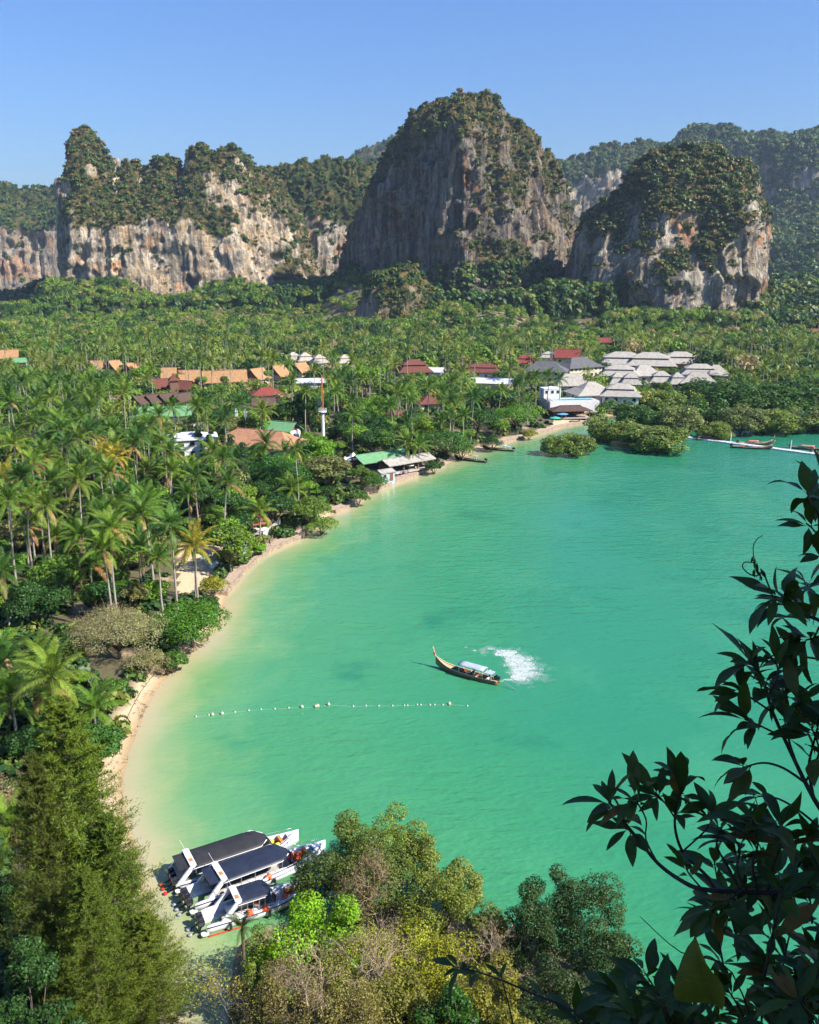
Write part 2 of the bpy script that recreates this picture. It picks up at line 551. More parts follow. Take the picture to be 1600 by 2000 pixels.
HILLS = {}
def massif(name, label, secs, profs, nu, nv, mat, seed, amp=(12, 5, 2.2), back=90, flute=16.0):
    """secs: (ridge px, ridge py, ridge Y, front px, front Y, profile key or (k1,k2,w)).
    Each section runs from the foot at the front up over the ridge and down the back."""
    R, F, PR = [], [], []
    for (rx, ry, rY, fx, fY, pk) in secs:
        R.append(A(rx, ry, rY))
        f = A(fx, 600, fY)
        F.append((f.x, fY))
        if isinstance(pk, str):
            PR.append(np.array(profs[pk], float))
        else:
            PR.append(np.array(profs[pk[0]], float) * (1 - pk[2]) + np.array(profs[pk[1]], float) * pk[2])
    R = np.array([tuple(r) for r in R]); F = np.array(F); PR = np.array(PR)
    seg = np.sqrt(((R[1:] - R[:-1]) ** 2).sum(1)) + np.sqrt(((F[1:] - F[:-1]) ** 2).sum(1)) + 1.0
    cum = np.concatenate([[0], np.cumsum(seg)]); cum /= cum[-1]
    s = np.linspace(0, 1, nu)
    Rs = np.column_stack([np.interp(s, cum, R[:, k]) for k in range(3)])
    Fs = np.column_stack([np.interp(s, cum, F[:, k]) for k in range(2)])
    K = PR.shape[1]
    kw_ = max(3, int(nu * 0.10)) | 1
    ker = np.hanning(kw_ + 2)[1:-1]; ker /= ker.sum()
    Hs = np.convolve(np.pad(Rs[:, 2], kw_ // 2, mode='edge'), ker, 'valid')
    ew = sstep(0.0, 0.14, np.minimum(s, 1 - s))
    Hs = Rs[:, 2] * (1 - ew) + Hs * ew
    Ps = np.stack([np.stack([np.interp(s, cum, PR[:, k, j]) for j in range(2)], -1) for k in range(K)], 1)   # nu,K,2
    # resample each profile by arc length
    nf = int(nv * 0.84)
    V = np.zeros((nu, nv, 3)); T = np.zeros((nu, nv))
    for i in range(nu):
        dh = Rs[i, :2] - Fs[i]
        L = np.hypot(*dh)
        pr = Ps[i]
        d = np.hypot(np.diff(pr[:, 0]) * L, np.diff(pr[:, 1]) * max(Rs[i, 2], 1)) + 0.5
        c = np.concatenate([[0], np.cumsum(d)]); c /= c[-1]
        t = np.linspace(0, 1, nf)
        h = np.interp(t, c, pr[:, 0]); z = np.interp(t, c, pr[:, 1])
        if nf > 20:                                   # soften corners
            k = np.ones(7) / 7
            h = np.convolve(np.pad(h, 3, mode='edge'), k, 'valid'); z = np.convolve(np.pad(z, 3, mode='edge'), k, 'valid')
        V[i, :nf, :2] = Fs[i] + h[:, None] * dh
        V[i, :nf, 2] = -4 + z * (Hs[i] + 4) + (Rs[i, 2] - Hs[i]) * sstep(0.74, 1.0, z)
        u = np.linspace(0, 1, nv - nf + 1)[1:]
        dirb = dh / (L + 1e-6)
        V[i, nf:, :2] = V[i, nf - 1, :2] + (u ** 0.8)[:, None] * dirb * back * min(1, Rs[i, 2] / 60)
        V[i, nf:, 2] = V[i, nf - 1, 2] * (1 - u ** 1.4) - 4 * u
        T[i, :nf] = z
    du = np.gradient(V, axis=0); dv = np.gradient(V, axis=1)
    N = np.cross(du, dv); N /= (np.linalg.norm(N, axis=2, keepdims=True) + 1e-9)
    if N[nu // 2, nf // 4, 1] > 0: N = -N
    p = V.reshape(-1, 3); n = N.reshape(-1, 3).copy()
    nz0 = np.abs(n[:, 2])
    steep = sstep(0.75, 0.25, nz0)
    ledge = sstep(0.24, 0.54, nz0 + 0.42 * fbm(p / 34.0, 4, seed + 40) + 0.16 * fbm(p / 8.0, 2, seed + 41))
    dd = amp[0] * fbm(p / 80.0, 3, seed)
    dd += amp[1] * (fbm(p / np.array([flute * 2.2, flute * 2.2, flute * 16]), 3, seed + 3, 0.6) + 0.5 * fbm(p / np.array([flute * .5, flute * .5, flute * 4]), 2, seed + 4)) * (0.25 + steep)
    rid = 1 - np.abs(fbm(p / 24.0, 4, seed + 8, 0.6)) * 2.4
    dd += (amp[2] * 1.7 * rid + amp[2] * 1.6 * fbm(p / np.array([5.0, 5.0, 8.0]), 3, seed + 5)) * (0.30 + 0.70 * (1 - steep))
    dd -= amp[1] * 1.5 * sstep(0.16, 0.34, fbm(p / np.array([26.0, 26.0, 34.0]), 3, seed + 21)) * steep * (1 - 0.5 * ledge)
    dd += amp[1] * 0.9 * sstep(0.10, 0.25, fbm(p / np.array([12.0, 12.0, 60.0]), 2, seed + 22)) * steep
    dd += amp[2] * 1.1 * np.round(fbm(p / np.array([30.0, 30.0, 12.0]), 2, seed + 6) * 4) / 4 * steep
    top_ = np.repeat(np.ones(nu), nv) * sstep(0.62, 0.95, T.ravel())
    pinn = np.maximum(0, 1 - np.abs(fbm(p / np.array([15.0, 15.0, 40.0]), 3, seed + 30, 0.55)) * 3.2)
    edge = np.minimum(1, np.repeat(np.minimum(np.arange(nu), np.arange(nu)[::-1]), nv) / 6.0)
    p = p + n * (dd * (0.35 + 0.65 * edge))[:, None]
    p[:, 2] += amp[1] * 1.9 * (pinn - 0.35) * top_ * edge
    p[:, 2] = np.maximum(p[:, 2], -5)
    faces = grid_faces(nu, nv)
    me = np_mesh(name, p, faces, mats=[mat], smooth=True, attrs={"ledge": ledge})
    o = link(name, me)
    tag(o, label, kind="structure")
    HILLS[label] = (p, faces, ledge)
    return o

PROF = {  # (share of the way from foot to ridge, share of the ridge height)
    'wall64': [(0, 0), (0.02, 0.12), (0.05, 0.40), (0.10, 0.62), (0.16, 0.66), (0.55, 0.82), (1, 1)],
    'wall50': [(0, 0), (0.02, 0.12), (0.05, 0.34), (0.10, 0.48), (0.16, 0.54), (0.55, 0.85), (1, 1)],
    'wall30': [(0, 0), (0.03, 0.10), (0.07, 0.22), (0.12, 0.30), (0.20, 0.38), (0.55, 0.75), (1, 1)],
    'steep': [(0, 0), (0.10, 0.15), (0.20, 0.42), (0.32, 0.68), (0.48, 0.84), (0.74, 0.95), (1, 1)],
    'sheer': [(0, 0), (0.10, 0.10), (0.16, 0.40), (0.24, 0.70), (0.36, 0.86), (0.66, 0.95), (1, 1)],
    'prow': [(0, 0), (0.26, 0.16), (0.36, 0.34), (0.50, 0.60), (0.66, 0.82), (0.84, 0.94), (1, 1)],
    'dome': [(0, 0), (0.06, 0.12), (0.14, 0.30), (0.30, 0.55), (0.50, 0.78), (0.75, 0.94), (1, 1)],
    'dome33': [(0, 0), (0.02, 0.12), (0.05, 0.26), (0.10, 0.36), (0.35, 0.66), (0.68, 0.92), (1, 1)],
    'wall75': [(0, 0), (0.02, 0.15), (0.06, 0.45), (0.12, 0.72), (0.22, 0.80), (0.60, 0.94), (1, 1)],
    'slope': [(0, 0), (0.15, 0.14), (0.32, 0.32), (0.50, 0.52), (0.68, 0.72), (0.85, 0.88), (1, 1)],
    'band': [(0, 0), (0.30, 0.20), (0.60, 0.40), (0.70, 0.48), (0.76, 0.82), (0.88, 0.93), (1, 1)],
}
m_rock_l = rock_material("limestone_pale", veg=(0.34, 0.58), tint=(1.30, 1.25, 1.17), orange=0.7, dark=0.6)
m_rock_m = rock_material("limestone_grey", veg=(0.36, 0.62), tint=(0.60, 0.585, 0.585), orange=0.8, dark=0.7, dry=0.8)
m_rock_r = rock_material("limestone_warm", veg=(0.30, 0.60), orange=0.85, dark=0.6)
m_rock_far = rock_material("limestone_far", veg=(0.22, 0.50), orange=0.6, dark=0.5, dry=0.15, zscale=0.8)
m_rock_dry = rock_material("grassy_knoll_rock", veg=(0.05, 0.35), orange=0.3, dark=0.5, dry=1.0, zscale=1.5)

massif("limestone_hill", "long pale limestone cliff with shrubby top and pointed peak at its end", [
    (130, 600, 1118, 131, 1108, 'wall50'), (124, 500, 1118, 131, 1100, 'wall50'), (121, 410, 1120, 134, 1090, 'wall50'), (123, 350, 1140, 140, 1082, 'wall50'),
    (136, 305, 1160, 150, 1076, 'wall50'), (147, 272, 1180, 165, 1072, 'wall50'), (168, 265, 1190, 185, 1070, 'wall50'), (192, 284, 1190, 205, 1070, 'wall50'),
    (220, 314, 1190, 225, 1070, ('wall50', 'wall64', .5)), (231, 352, 1190, 236, 1071, 'wall64'), (240, 326, 1192, 250, 1072, 'wall64'), (264, 321, 1195, 270, 1073, 'wall64'),
    (282, 352, 1195, 285, 1074, 'wall64'), (300, 326, 1185, 300, 1075, 'wall64'), (321, 311, 1188, 320, 1076, 'wall64'), (344, 324, 1188, 340, 1077, 'wall64'),
    (356, 352, 1180, 352, 1078, 'wall64'), (366, 305, 1175, 366, 1078, 'wall64'), (390, 280, 1175, 390, 1079, ('wall50', 'wall64', .5)), (415, 294, 1178, 415, 1080, 'wall50'),
    (462, 300, 1180, 455, 1082, 'wall50'), (488, 330, 1180, 480, 1084, ('wall50', 'wall30', .5)), (515, 352, 1180, 505, 1088, 'wall30'), (548, 385, 1182, 528, 1090, ('wall30', 'slope', .7)),
    (580, 430, 1184, 552, 1092, 'slope'), (605, 500, 1178, 580, 1104, 'slope'), (622, 560, 1166, 602, 1124, 'slope'), (640, 610, 1155, 625, 1148, 'slope')],
    PROF, 330, 170, m_rock_l, 11, amp=(9, 5, 2.4), back=120)
massif("limestone_hill", "low wooded ridge in the gap between the two largest cliffs", [
    (440, 420, 1320, 440, 1220, 'steep'), (480, 350, 1330, 480, 1205, 'steep'), (550, 326, 1340, 540, 1190, 'steep'), (600, 319, 1340, 590, 1180, 'steep'), (660, 322, 1340, 640, 1180, 'steep'),
    (705, 330, 1340, 690, 1180, 'steep'), (738, 336, 1330, 730, 1185, 'steep'), (780, 420, 1320, 770, 1200, 'steep')],
    PROF, 150, 120, m_rock_far, 23, amp=(12, 6, 3.0), back=150)
massif("limestone_hill", "tallest dark limestone tower with a sheer shaded face", [
    (652, 612, 1075, 655, 1068, 'sheer'), (668, 540, 1072, 668, 1052, 'sheer'), (690, 460, 1066, 690, 1030, 'sheer'), (712, 395, 1060, 715, 1010, 'sheer'), (745, 338, 1052, 745, 988, 'sheer'),
    (775, 282, 1046, 775, 966, 'sheer'), (802, 246, 1040, 805, 944, 'sheer'), (832, 221, 1036, 838, 920, 'sheer'), (868, 217, 1032, 872, 898, 'sheer'), (900, 206, 1030, 905, 876, 'sheer'),
    (928, 200, 1028, 935, 858, ('sheer', 'prow', .6)), (950, 193, 1028, 960, 850, 'prow'), (972, 203, 1030, 985, 852, 'prow'), (990, 240, 1032, 1005, 858, 'prow'), (1020, 236, 1034, 1028, 868, 'prow'),
    (1042, 262, 1036, 1050, 880, 'prow'), (1056, 312, 1040, 1068, 893, 'prow'), (1085, 324, 1046, 1088, 910, 'prow'), (1102, 385, 1052, 1105, 930, 'prow'), (1112, 440, 1058, 1120, 950, 'slope'),
    (1135, 500, 1066, 1138, 985, 'slope'), (1150, 560, 1075, 1150, 1040, 'slope'), (1158, 600, 1080, 1158, 1070, 'slope')],
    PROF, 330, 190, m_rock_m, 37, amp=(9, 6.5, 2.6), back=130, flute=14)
massif("limestone_hill", "rounded shrub covered limestone dome with orange scarred face", [
    (1118, 640, 905, 1120, 898, 'dome'), (1122, 560, 900, 1126, 880, 'dome'), (1130, 490, 900, 1138, 862, 'dome'), (1142, 430, 900, 1152, 848, 'dome'), (1180, 402, 898, 1180, 832, 'dome'), (1222, 378, 896, 1212, 815, 'dome'),
    (1240, 346, 895, 1242, 803, ('dome', 'dome33', .5)), (1280, 316, 894, 1275, 797, 'dome33'), (1330, 302, 893, 1320, 795, 'dome33'), (1370, 298, 893, 1365, 797, 'dome33'), (1412, 305, 893, 1405, 800, ('dome33', 'wall75', .4)),
    (1448, 320, 893, 1438, 806, ('dome33', 'wall75', .7)), (1470, 350, 893, 1458, 813, 'wall75'), (1482, 392, 893, 1470, 822, 'wall75'), (1497, 425, 893, 1477, 834, 'wall75'), (1494, 480, 894, 1480, 848, 'wall75'),
    (1487, 560, 896, 1480, 866, 'wall75'), (1480, 645, 900, 1478, 890, 'wall75')],
    PROF, 300, 170, m_rock_r, 53, amp=(7, 4.5, 2.2), back=110)
massif("limestone_hill", "hazy blue mountain chain with cliff bands behind the dome", [
    (1030, 420, 2263, 1020, 2153, 'band'), (1060, 335, 2291, 1050, 2042, 'band'), (1100, 311, 2318, 1095, 1960, 'band'), (1132, 300, 2332, 1130, 1932, 'band'), (1180, 292, 2332, 1180, 1904, 'band'), (1232, 295, 2332, 1230, 1891, 'band'),
    (1280, 290, 2346, 1280, 1877, 'band'), (1312, 280, 2346, 1312, 1863, 'band'), (1340, 256, 2346, 1340, 1849, 'band'), (1364, 246, 2346, 1364, 1835, 'band'), (1386, 259, 2346, 1386, 1808, 'band'), (1394, 249, 2332, 1400, 1780, 'band'),
    (1432, 254, 2318, 1440, 1690, 'band'), (1480, 268, 2300, 1490, 1520, 'band'), (1522, 262, 2280, 1535, 1380, 'band'), (1600, 268, 2260, 1610, 1260, 'band'), (1720, 285, 2240, 1730, 1200, 'band'), (1850, 330, 2200, 1870, 1200, 'slope'), (2000, 480, 2150, 2020, 1300, 'slope')],
    PROF, 280, 130, m_rock_far, 71, amp=(20, 9, 3.5), back=200, flute=26)
massif("limestone_hill", "hazy cliff with orange scar at the edge behind the long cliff", [
    (-260, 420, 1997, -260, 1856, 'wall64'), (-160, 355, 1997, -160, 1824, 'wall64'), (-60, 352, 1990, -60, 1805, 'wall64'), (0, 362, 1984, 0, 1792, 'wall64'), (30, 374, 1978, 32, 1792, 'wall64'), (60, 381, 1978, 62, 1798, 'wall64'),
    (90, 374, 1978, 92, 1805, 'wall64'), (125, 364, 1978, 125, 1811, 'wall64'), (165, 375, 1978, 165, 1818, 'wall64'), (210, 430, 1978, 210, 1843, 'wall64'), (240, 560, 1978, 240, 1946, 'wall64')],
    PROF, 170, 110, m_rock_far, 83, amp=(14, 8, 3.0), back=200, flute=22)
massif("limestone_hill", "distant blue hill showing behind the tallest tower", [
    (600, 345, 2968, 600, 2744, 'slope'), (660, 318, 2968, 660, 2688, 'slope'), (700, 300, 2968, 700, 2666, 'slope'), (740, 274, 2968, 740, 2643, 'slope'), (775, 263, 2968, 775, 2632, 'slope'), (820, 272, 2968, 820, 2632, 'slope'),
    (880, 310, 2968, 880, 2654, 'slope'), (950, 380, 2968, 950, 2710, 'slope')],
    PROF, 90, 50, m_rock_far, 97, amp=(16, 8, 3.0), back=250, flute=30)
massif("limestone_hill", "small dry grassy knoll at the foot of the tallest tower", [
    (700, 640, 838, 702, 830, 'slope'), (706, 590, 836, 708, 815, 'slope'), (716, 548, 834, 722, 802, 'slope'), (740, 530, 832, 742, 795, 'dome'), (768, 527, 830, 768, 792, 'dome'), (792, 520, 830, 795, 790, 'dome'),
    (820, 532, 830, 822, 790, 'slope'), (848, 568, 830, 850, 792, 'slope'), (872, 605, 832, 875, 798, 'slope'), (893, 645, 836, 895, 815, 'slope')],
    PROF, 130, 80, m_rock_dry, 101, amp=(4, 2.2, 1.2), back=60, flute=9)

# ================================================================== plant library
RNG = np.random.default_rng(7)
random.seed(7)

GAIN = 1.45
def foliage_material(name, trans=0.32, var=0.55, use_random=None, gloss=0.25, rough=0.45, gain=None):
    GAIN_ = gain or GAIN
    t = NT(name)
    oi = t.n("ObjectInfo")
    isl = t.n("NewGeometry").outputs["Random Per Island"]
    if use_random:
        base = t.ramp(oi.outputs["Random"], use_random)
    else:
        base = oi.outputs["Color"]
    k = t.range(isl, 0.0, 1.0, (1 - var) * GAIN_, (1 + var) * GAIN_)
    hs = t.n("HueSaturation", {"Hue": t.range(isl, 0.0, 1.0, 0.475, 0.515), "Saturation": 1.0, "Value": k, "Color": base}).outputs[0]
    dif = t.bsdf(Base_Color=hs, Roughness=rough, Specular_IOR_Level=gloss)
    tc = t.mixc(0.35, hs, t.mixc(1.0, hs, (1.5, 1.35, 0.35), 'MULTIPLY'))
    tr = t.n("BsdfTranslucent", {"Color": tc}).outputs[0]
    mx = t.n("MixShader", {0: trans, 1: dif, 2: tr}).outputs[0]
    return t.surf(mx)

M_LEAF = foliage_material("leaf_green")
M_FROND = foliage_material("palm_frond_green", trans=0.30, var=0.4, gloss=0.22, rough=0.45, gain=1.2)
M_NEEDLE = foliage_material("casuarina_needle", trans=0.30, var=0.5, gloss=0.15)
M_BARK = plain("bark_grey_brown", (0.16, 0.125, 0.09), 0.9, var=0.45, scale=6, streak=(1, 1, 0.25))
M_PALMBARK = plain("palm_bark_pale", (0.34, 0.30, 0.25), 0.9, var=0.35, scale=5, streak=(0.4, 0.4, 3.0))
M_TWIG = plain("dry_twig_pale", (0.40, 0.31, 0.22), 0.9, var=0.35, scale=4)

def rand_dirs(n, rng):
    v = rng.normal(size=(n, 3))
    return v / np.linalg.norm(v, axis=1, keepdims=True)

def norm(v):
    return v / (np.linalg.norm(v, axis=1, keepdims=True) + 1e-9)

def leaf_quads(c, nrm, length, width, rng, along=None, fold=0.0):
    """rhombic leaves: centres c, facing nrm"""
    n = len(c)
    nrm = norm(nrm)
    t1 = rand_dirs(n, rng) if along is None else along
    t1 = norm(t1 - nrm * (t1 * nrm).sum(1, keepdims=True))
    t2 = np.cross(nrm, t1)
    L = np.asarray(length).reshape(-1, 1) * 0.5
    W = np.asarray(width).reshape(-1, 1) * 0.5
    v = np.stack([c - t1 * L, c + t2 * W + nrm * fold * W - t1 * L * 0.1, c + t1 * L, c - t2 * W + nrm * fold * W - t1 * L * 0.1], 1).reshape(-1, 3)
    f = np.arange(n * 4).reshape(-1, 4)
    return v, f

def limb_mesh(mb, base, tips, r0, rng, n=5, fork=0.35):
    """trunk from base, forking into limbs that reach the tips"""
    base = Vector(base)
    cen = Vector(np.mean(np.array([tuple(t) for t in tips]), axis=0))
    top = base + (cen - base) * fork
    top.x += rng.normal() * 0.2; top.y += rng.normal() * 0.2
    mb.tube([base, base.lerp(top, .5) + Vector((rng.normal() * .15, rng.normal() * .15, 0)), top], [r0, r0 * .8, r0 * .65], n)
    for t in tips:
        t = Vector(t)
        mid = top.lerp(t, .55) + Vector((rng.normal() * .3, rng.normal() * .3, (t - top).length * .12))
        mb.tube([top - (top - base) * 0.05, mid, t], [r0 * .5, r0 * .3, r0 * .08], 4)

def broad_tree(R, H, nl, nleaf, leaf, seed, flat=0.75, clear=0.35, lump=0.42, low=False):
    """returns (trunk mesh, crown mesh) of a broadleaf tree of crown radius R and height H"""
    rng = np.random.default_rng(seed)
    rz = (H * (1 - clear)) * 0.5
    cz = H - rz
    lob = []
    for i in range(nl):
        d = rand_dirs(1, rng)[0]
        if d[2] < -0.35 and not low: d[2] *= -0.6
        k = rng.uniform(0.45, 0.80)
        lob.append(np.array([d[0] * R * k, d[1] * R * k, cz + d[2] * rz * k * flat / 0.75]))
    lob = np.array(lob)
    lr = R * lump * rng.uniform(0.65, 1.2, nl)
    w = lr ** 2 / (lr ** 2).sum()
    idx = rng.choice(nl, int(nleaf * 1.7), p=w)
    d = rand_dirs(len(idx), rng)
    if not low: d[:, 2] = np.where(d[:, 2] < -0.3, -d[:, 2] * 0.5, d[:, 2])
    d = norm(d)
    rad = lr[idx] * (1 - 0.42 * rng.random(len(idx)) ** 2.2) * (1 + 0.10 * rng.normal(size=len(idx)))
    sq = np.array([1, 1, 0.8])
    c = lob[idx] + d * rad[:, None] * sq
    dist = np.linalg.norm((c[:, None, :] - lob[None]) / sq, axis=2) / lr[None]
    keep = (dist < 0.72).sum(1) == 0
    keep |= rng.random(len(c)) < 0.12
    c, d = c[keep][:nleaf], d[keep][:nleaf]
    nr = d * 0.75 + rand_dirs(len(c), rng) * 0.65 + np.array([0, 0, 0.35])
    ls = leaf * rng.uniform(0.7, 1.35, len(c))
    v, f = leaf_quads(c, nr, ls * 1.25, ls * 0.85, rng, fold=0.25)
    crown = np_mesh("crown", v, f, mats=[M_LEAF])
    mb = MB()
    pick = rng.choice(nl, min(nl, 9), replace=False)
    limb_mesh(mb, (0, 0, -0.4), lob[pick], max(0.12, R * 0.055), rng)
    return mb.mesh("trunk", M_BARK, True), crown

def frond_geo(L, e0, bend, seed, nl=27, leaflet=0.95, tw=0.0, hang=0.55):
    """palm frond from the origin towards +x; returns verts, quads"""
    rng = np.random.default_rng(seed)
    ns = 9
    pts = [np.zeros(3)]
    a = e0
    for i in range(ns):
        a2 = a - bend * (0.25 + 1.5 * (i / ns)) / ns
        pts.append(pts[-1] + np.array([math.cos(a2), 0, math.sin(a2)]) * L / ns)
        a = a2
    pts = np.array(pts)
    s = np.linspace(0, 1, ns + 1)
    V, F = [], []
    # rachis: flat tapered strip folded as a V
    for i in range(ns + 1):
        w = 0.07 * (1 - s[i]) + 0.012
        V += [pts[i] + np.array([0, -w, 0]), pts[i] + np.array([0, 0, -w * .8]), pts[i] + np.array([0, w, 0])]
    for i in range(ns):
        b = i * 3
        F += [(b, b + 1, b + 4, b + 3), (b + 1, b + 2, b + 5, b + 4)]
    for side in (-1, 1):
        for k in range(nl):
            u = 0.13 + 0.87 * (k + 0.5) / nl
            p = np.array([np.interp(u, s, pts[:, j]) for j in range(3)])
            t = np.array([np.interp(min(u + .05, 1), s, pts[:, j]) for j in range(3)]) - p
            t = t / (np.linalg.norm(t) + 1e-9) if np.linalg.norm(t) > 1e-6 else np.array([1, 0, 0.])
            ll = leaflet * (math.sin(math.pi * min(1, 0.18 + 0.80 * u)) ** 0.6) * rng.uniform(.85, 1.12)
            up = np.array([-t[2], 0, t[0]])
            sd = np.array([0, side, 0.0])
            sw = 0.5 + 0.55 * u
            d1 = sd * 0.9 + t * sw + up * 0.15
            d1 /= np.linalg.norm(d1)
            d2 = sd * 0.55 + t * sw + np.array([0, 0, -hang * 1.6 * rng.uniform(.6, 1.3)])
            d2 /= np.linalg.norm(d2)
            w = t * 0.062 * leaflet / 0.95
            m = p + d1 * ll * 0.5
            e = m + d2 * ll * 0.5
            b = len(V)
            V += [p - w * .6, p + w * .6, m + w, m - w, e + w * .25, e - w * .25]
            F += [(b, b + 1, b + 2, b + 3), (b + 3, b + 2, b + 4, b + 5)]
    return np.array(V), np.array(F)

# frond meshes by pose, shared by every palm
FROND_POSES = [(math.radians(78), 0.75), (math.radians(58), 0.95), (math.radians(36), 1.15), (math.radians(14), 1.25), (math.radians(-8), 1.15), (math.radians(-34), 0.85)]
FRONDS = []
for k_, (e_, b_) in enumerate(FROND_POSES):
    v_, f_ = frond_geo(4.9 if 0 < k_ < 5 else 4.2, e_, b_, 100 + k_, hang=0.35 + 0.12 * k_)
    FRONDS.append((v_, f_, np_mesh("frond", v_, f_, mats=[M_FROND])))

def palm_spec(rng, n=19):
    out = []
    ga = 2.39996
    a0 = rng.uniform(0, 6.28)
    for i in range(n):
        u = i / (n - 1)
        k = min(5, int(u * 5.3 + rng.uniform(-.25, .45)))
        out.append((max(0, k), a0 + i * ga + rng.normal() * .12, rng.uniform(.85, 1.12)))
    return out

def palm_crown_mesh(seed):
    rng = np.random.default_rng(seed)
    V, F, b = [], [], 0
    for k, a, s in palm_spec(rng, 18):
        v, f, _ = FRONDS[k]
        ca, sa = math.cos(a), math.sin(a)
        vv = v * s
        V.append(np.column_stack([vv[:, 0] * ca - vv[:, 1] * sa, vv[:, 0] * sa + vv[:, 1] * ca, vv[:, 2]]))
        F.append(f + b); b += len(v)
    return np_mesh("crown", np.concatenate(V), np.concatenate(F), mats=[M_FROND])
PALM_CROWNS = [palm_crown_mesh(300 + i) for i in range(6)]

def palm_trunk_mesh(seed):
    """unit-height trunk (z 0..1), radius in metres, leaning a little"""
    rng = np.random.default_rng(seed)
    mb = MB()
    lx, ly = rng.normal(0, 0.035, 2)
    pts, rad = [], []
    for i in range(11):
        u = i / 10
        c = u * u
        pts.append((lx * c + 0.012 * math.sin(u * 5 + seed), ly * c, u * 1.0))
        rad.append(0.24 - 0.10 * min(1, u * 1.4) + (0.10 if i == 0 else 0) + 0.012 * (i % 2))
    # lengths are scaled by z only, so build with metres in xy
    H0 = 14.0
    pts = [(p[0] * H0, p[1] * H0, p[2]) for p in pts]
    vs, fs = [], []
    for i, p in enumerate(pts):
        for k in range(7):
            a = 2 * math.pi * k / 7
            vs.append((p[0] + rad[i] * math.cos(a), p[1] + rad[i] * math.sin(a), p[2]))
    for i in range(10):
        for k in range(7):
            fs.append((i * 7 + k, i * 7 + (k + 1) % 7, (i + 1) * 7 + (k + 1) % 7, (i + 1) * 7 + k))
    fs.append(tuple(range(70, 77)))
    mb.add(vs, fs)
    return mb.mesh("trunk", M_PALMBARK, True), (pts[-1][0], pts[-1][1])
PALM_TRUNKS = [palm_trunk_mesh(400 + i) for i in range(6)]
_nut = MB()
for i_ in range(7):
    a_ = i_ * 0.9
    _nut.lathe((0.26 * math.cos(a_), 0.26 * math.sin(a_), -0.30 - 0.12 * (i_ % 3)), [(0.02, -.14), (.11, -.07), (.13, 0.02), (.09, .1), (.02, .14)], 6)
NUTS = _nut.mesh("coconuts", plain("coconut_husk", (0.20, 0.16, 0.04), 0.6), True)

PALM_COLS = [(0.082, 0.165, 0.018), (0.062, 0.140, 0.018), (0.110, 0.185, 0.020), (0.045, 0.110, 0.018), (0.125, 0.190, 0.022)]
DRY_FROND = (0.30, 0.20, 0.07)
N_PALM = [0]
def palm(base, h, label, group, near=False, col=None, scale=1.0, rng=None, dry=0.12):
    rng = rng or RNG
    i = N_PALM[0]; N_PALM[0] += 1
    t = thing("coconut_palm", label, "palm tree", base, rng.uniform(0, 6.28), group)
    tm, (tx, ty) = PALM_TRUNKS[i % 6]
    link("trunk", tm, t, (0, 0, -0.3), None, (1, 1, h + 0.3))
    top = (tx, ty, h - 0.05)
    c = col or PALM_COLS[int(rng.integers(len(PALM_COLS)))]
    j = rng.uniform(0.85, 1.2)
    if near:
        for k, a, s in palm_spec(rng, 20):
            o = link("frond", FRONDS[k][2], t, top, (0, 0, a), s * scale * 1.04)
            if (k >= 4 and rng.random() < dry * 1.6) or (k == 5 and rng.random() < .25):
                o.color = (*[x * rng.uniform(.8, 1.15) for x in DRY_FROND], 1)
            else:
                y = 1.0 + 0.22 * (k - 2)
                q = rng.uniform(.85, 1.15) * j
                o.color = (c[0] * q * (1 + .04 * k), c[1] * q * (1 + 0.02 * k), c[2] * q, 1)
        if rng.random() < .7:
            link("coconuts", NUTS, t, top)
    else:
        o = link("crown", PALM_CROWNS[i % 6], t, top, None, scale)
        o.color = (c[0] * j, c[1] * j, c[2] * j, 1)
    return t

# ---- shared broadleaf forms
BROAD = [broad_tree(4.6, 9.5, 17, 2600, 0.46, 500), broad_tree(5.2, 10.5, 22, 3000, 0.48, 501, flat=.65), broad_tree(4.2, 9.0, 14, 2300, 0.44, 502, lump=.46),
         broad_tree(4.8, 11.5, 24, 3000, 0.46, 503, flat=.95, lump=.36), broad_tree(5.6, 8.5, 24, 3000, 0.48, 504, flat=.55, lump=.36)]
MANGROVE = [broad_tree(5.0, 7.6, 44, 6200, 0.34, 520, flat=.75, clear=.0, lump=.27, low=True), broad_tree(5.2, 7.4, 50, 6600, 0.34, 521, flat=.75, clear=.0, lump=.25, low=True), broad_tree(4.8, 8.0, 42, 6000, 0.33, 522, flat=.75, clear=.0, lump=.28, low=True)]
OLIVE = [broad_tree(4.8, 10.0, 40, 3600, 0.34, 530, flat=.85, clear=.25, lump=.24), broad_tree(4.4, 9.0, 36, 3200, 0.32, 531, flat=.75, clear=.25, lump=.25)]

def tree(kind_meshes, base, label, group, col, scale=1.0, rng=None, name="broadleaf_tree", cat="tree", sz=1.0):
    rng = rng or RNG
    tm, cm = kind_meshes[int(rng.integers(len(kind_meshes)))] if isinstance(kind_meshes, list) else kind_meshes
    t = thing(name, label, cat, base, rng.uniform(0, 6.28), group)
    t.scale = (scale, scale, scale * sz)
    link("trunk", tm, t)
    o = link("crown", cm, t)
    q = rng.uniform(.85, 1.2)
    o.color = (col[0] * q * rng.uniform(.9, 1.12), col[1] * q, col[2] * q, 1)
    return t

G_DARK = (0.028, 0.075, 0.014); G_MID = (0.060, 0.125, 0.018); G_LIT = (0.105, 0.185, 0.020); G_OLIVE = (0.135, 0.145, 0.045); G_YEL = (0.185, 0.20, 0.022)
G_MANG = (0.125, 0.175, 0.034); G_MANG_D = (0.045, 0.098, 0.018); G_DRY = (0.20, 0.14, 0.065); G_BRIGHT = (0.115, 0.23, 0.018)

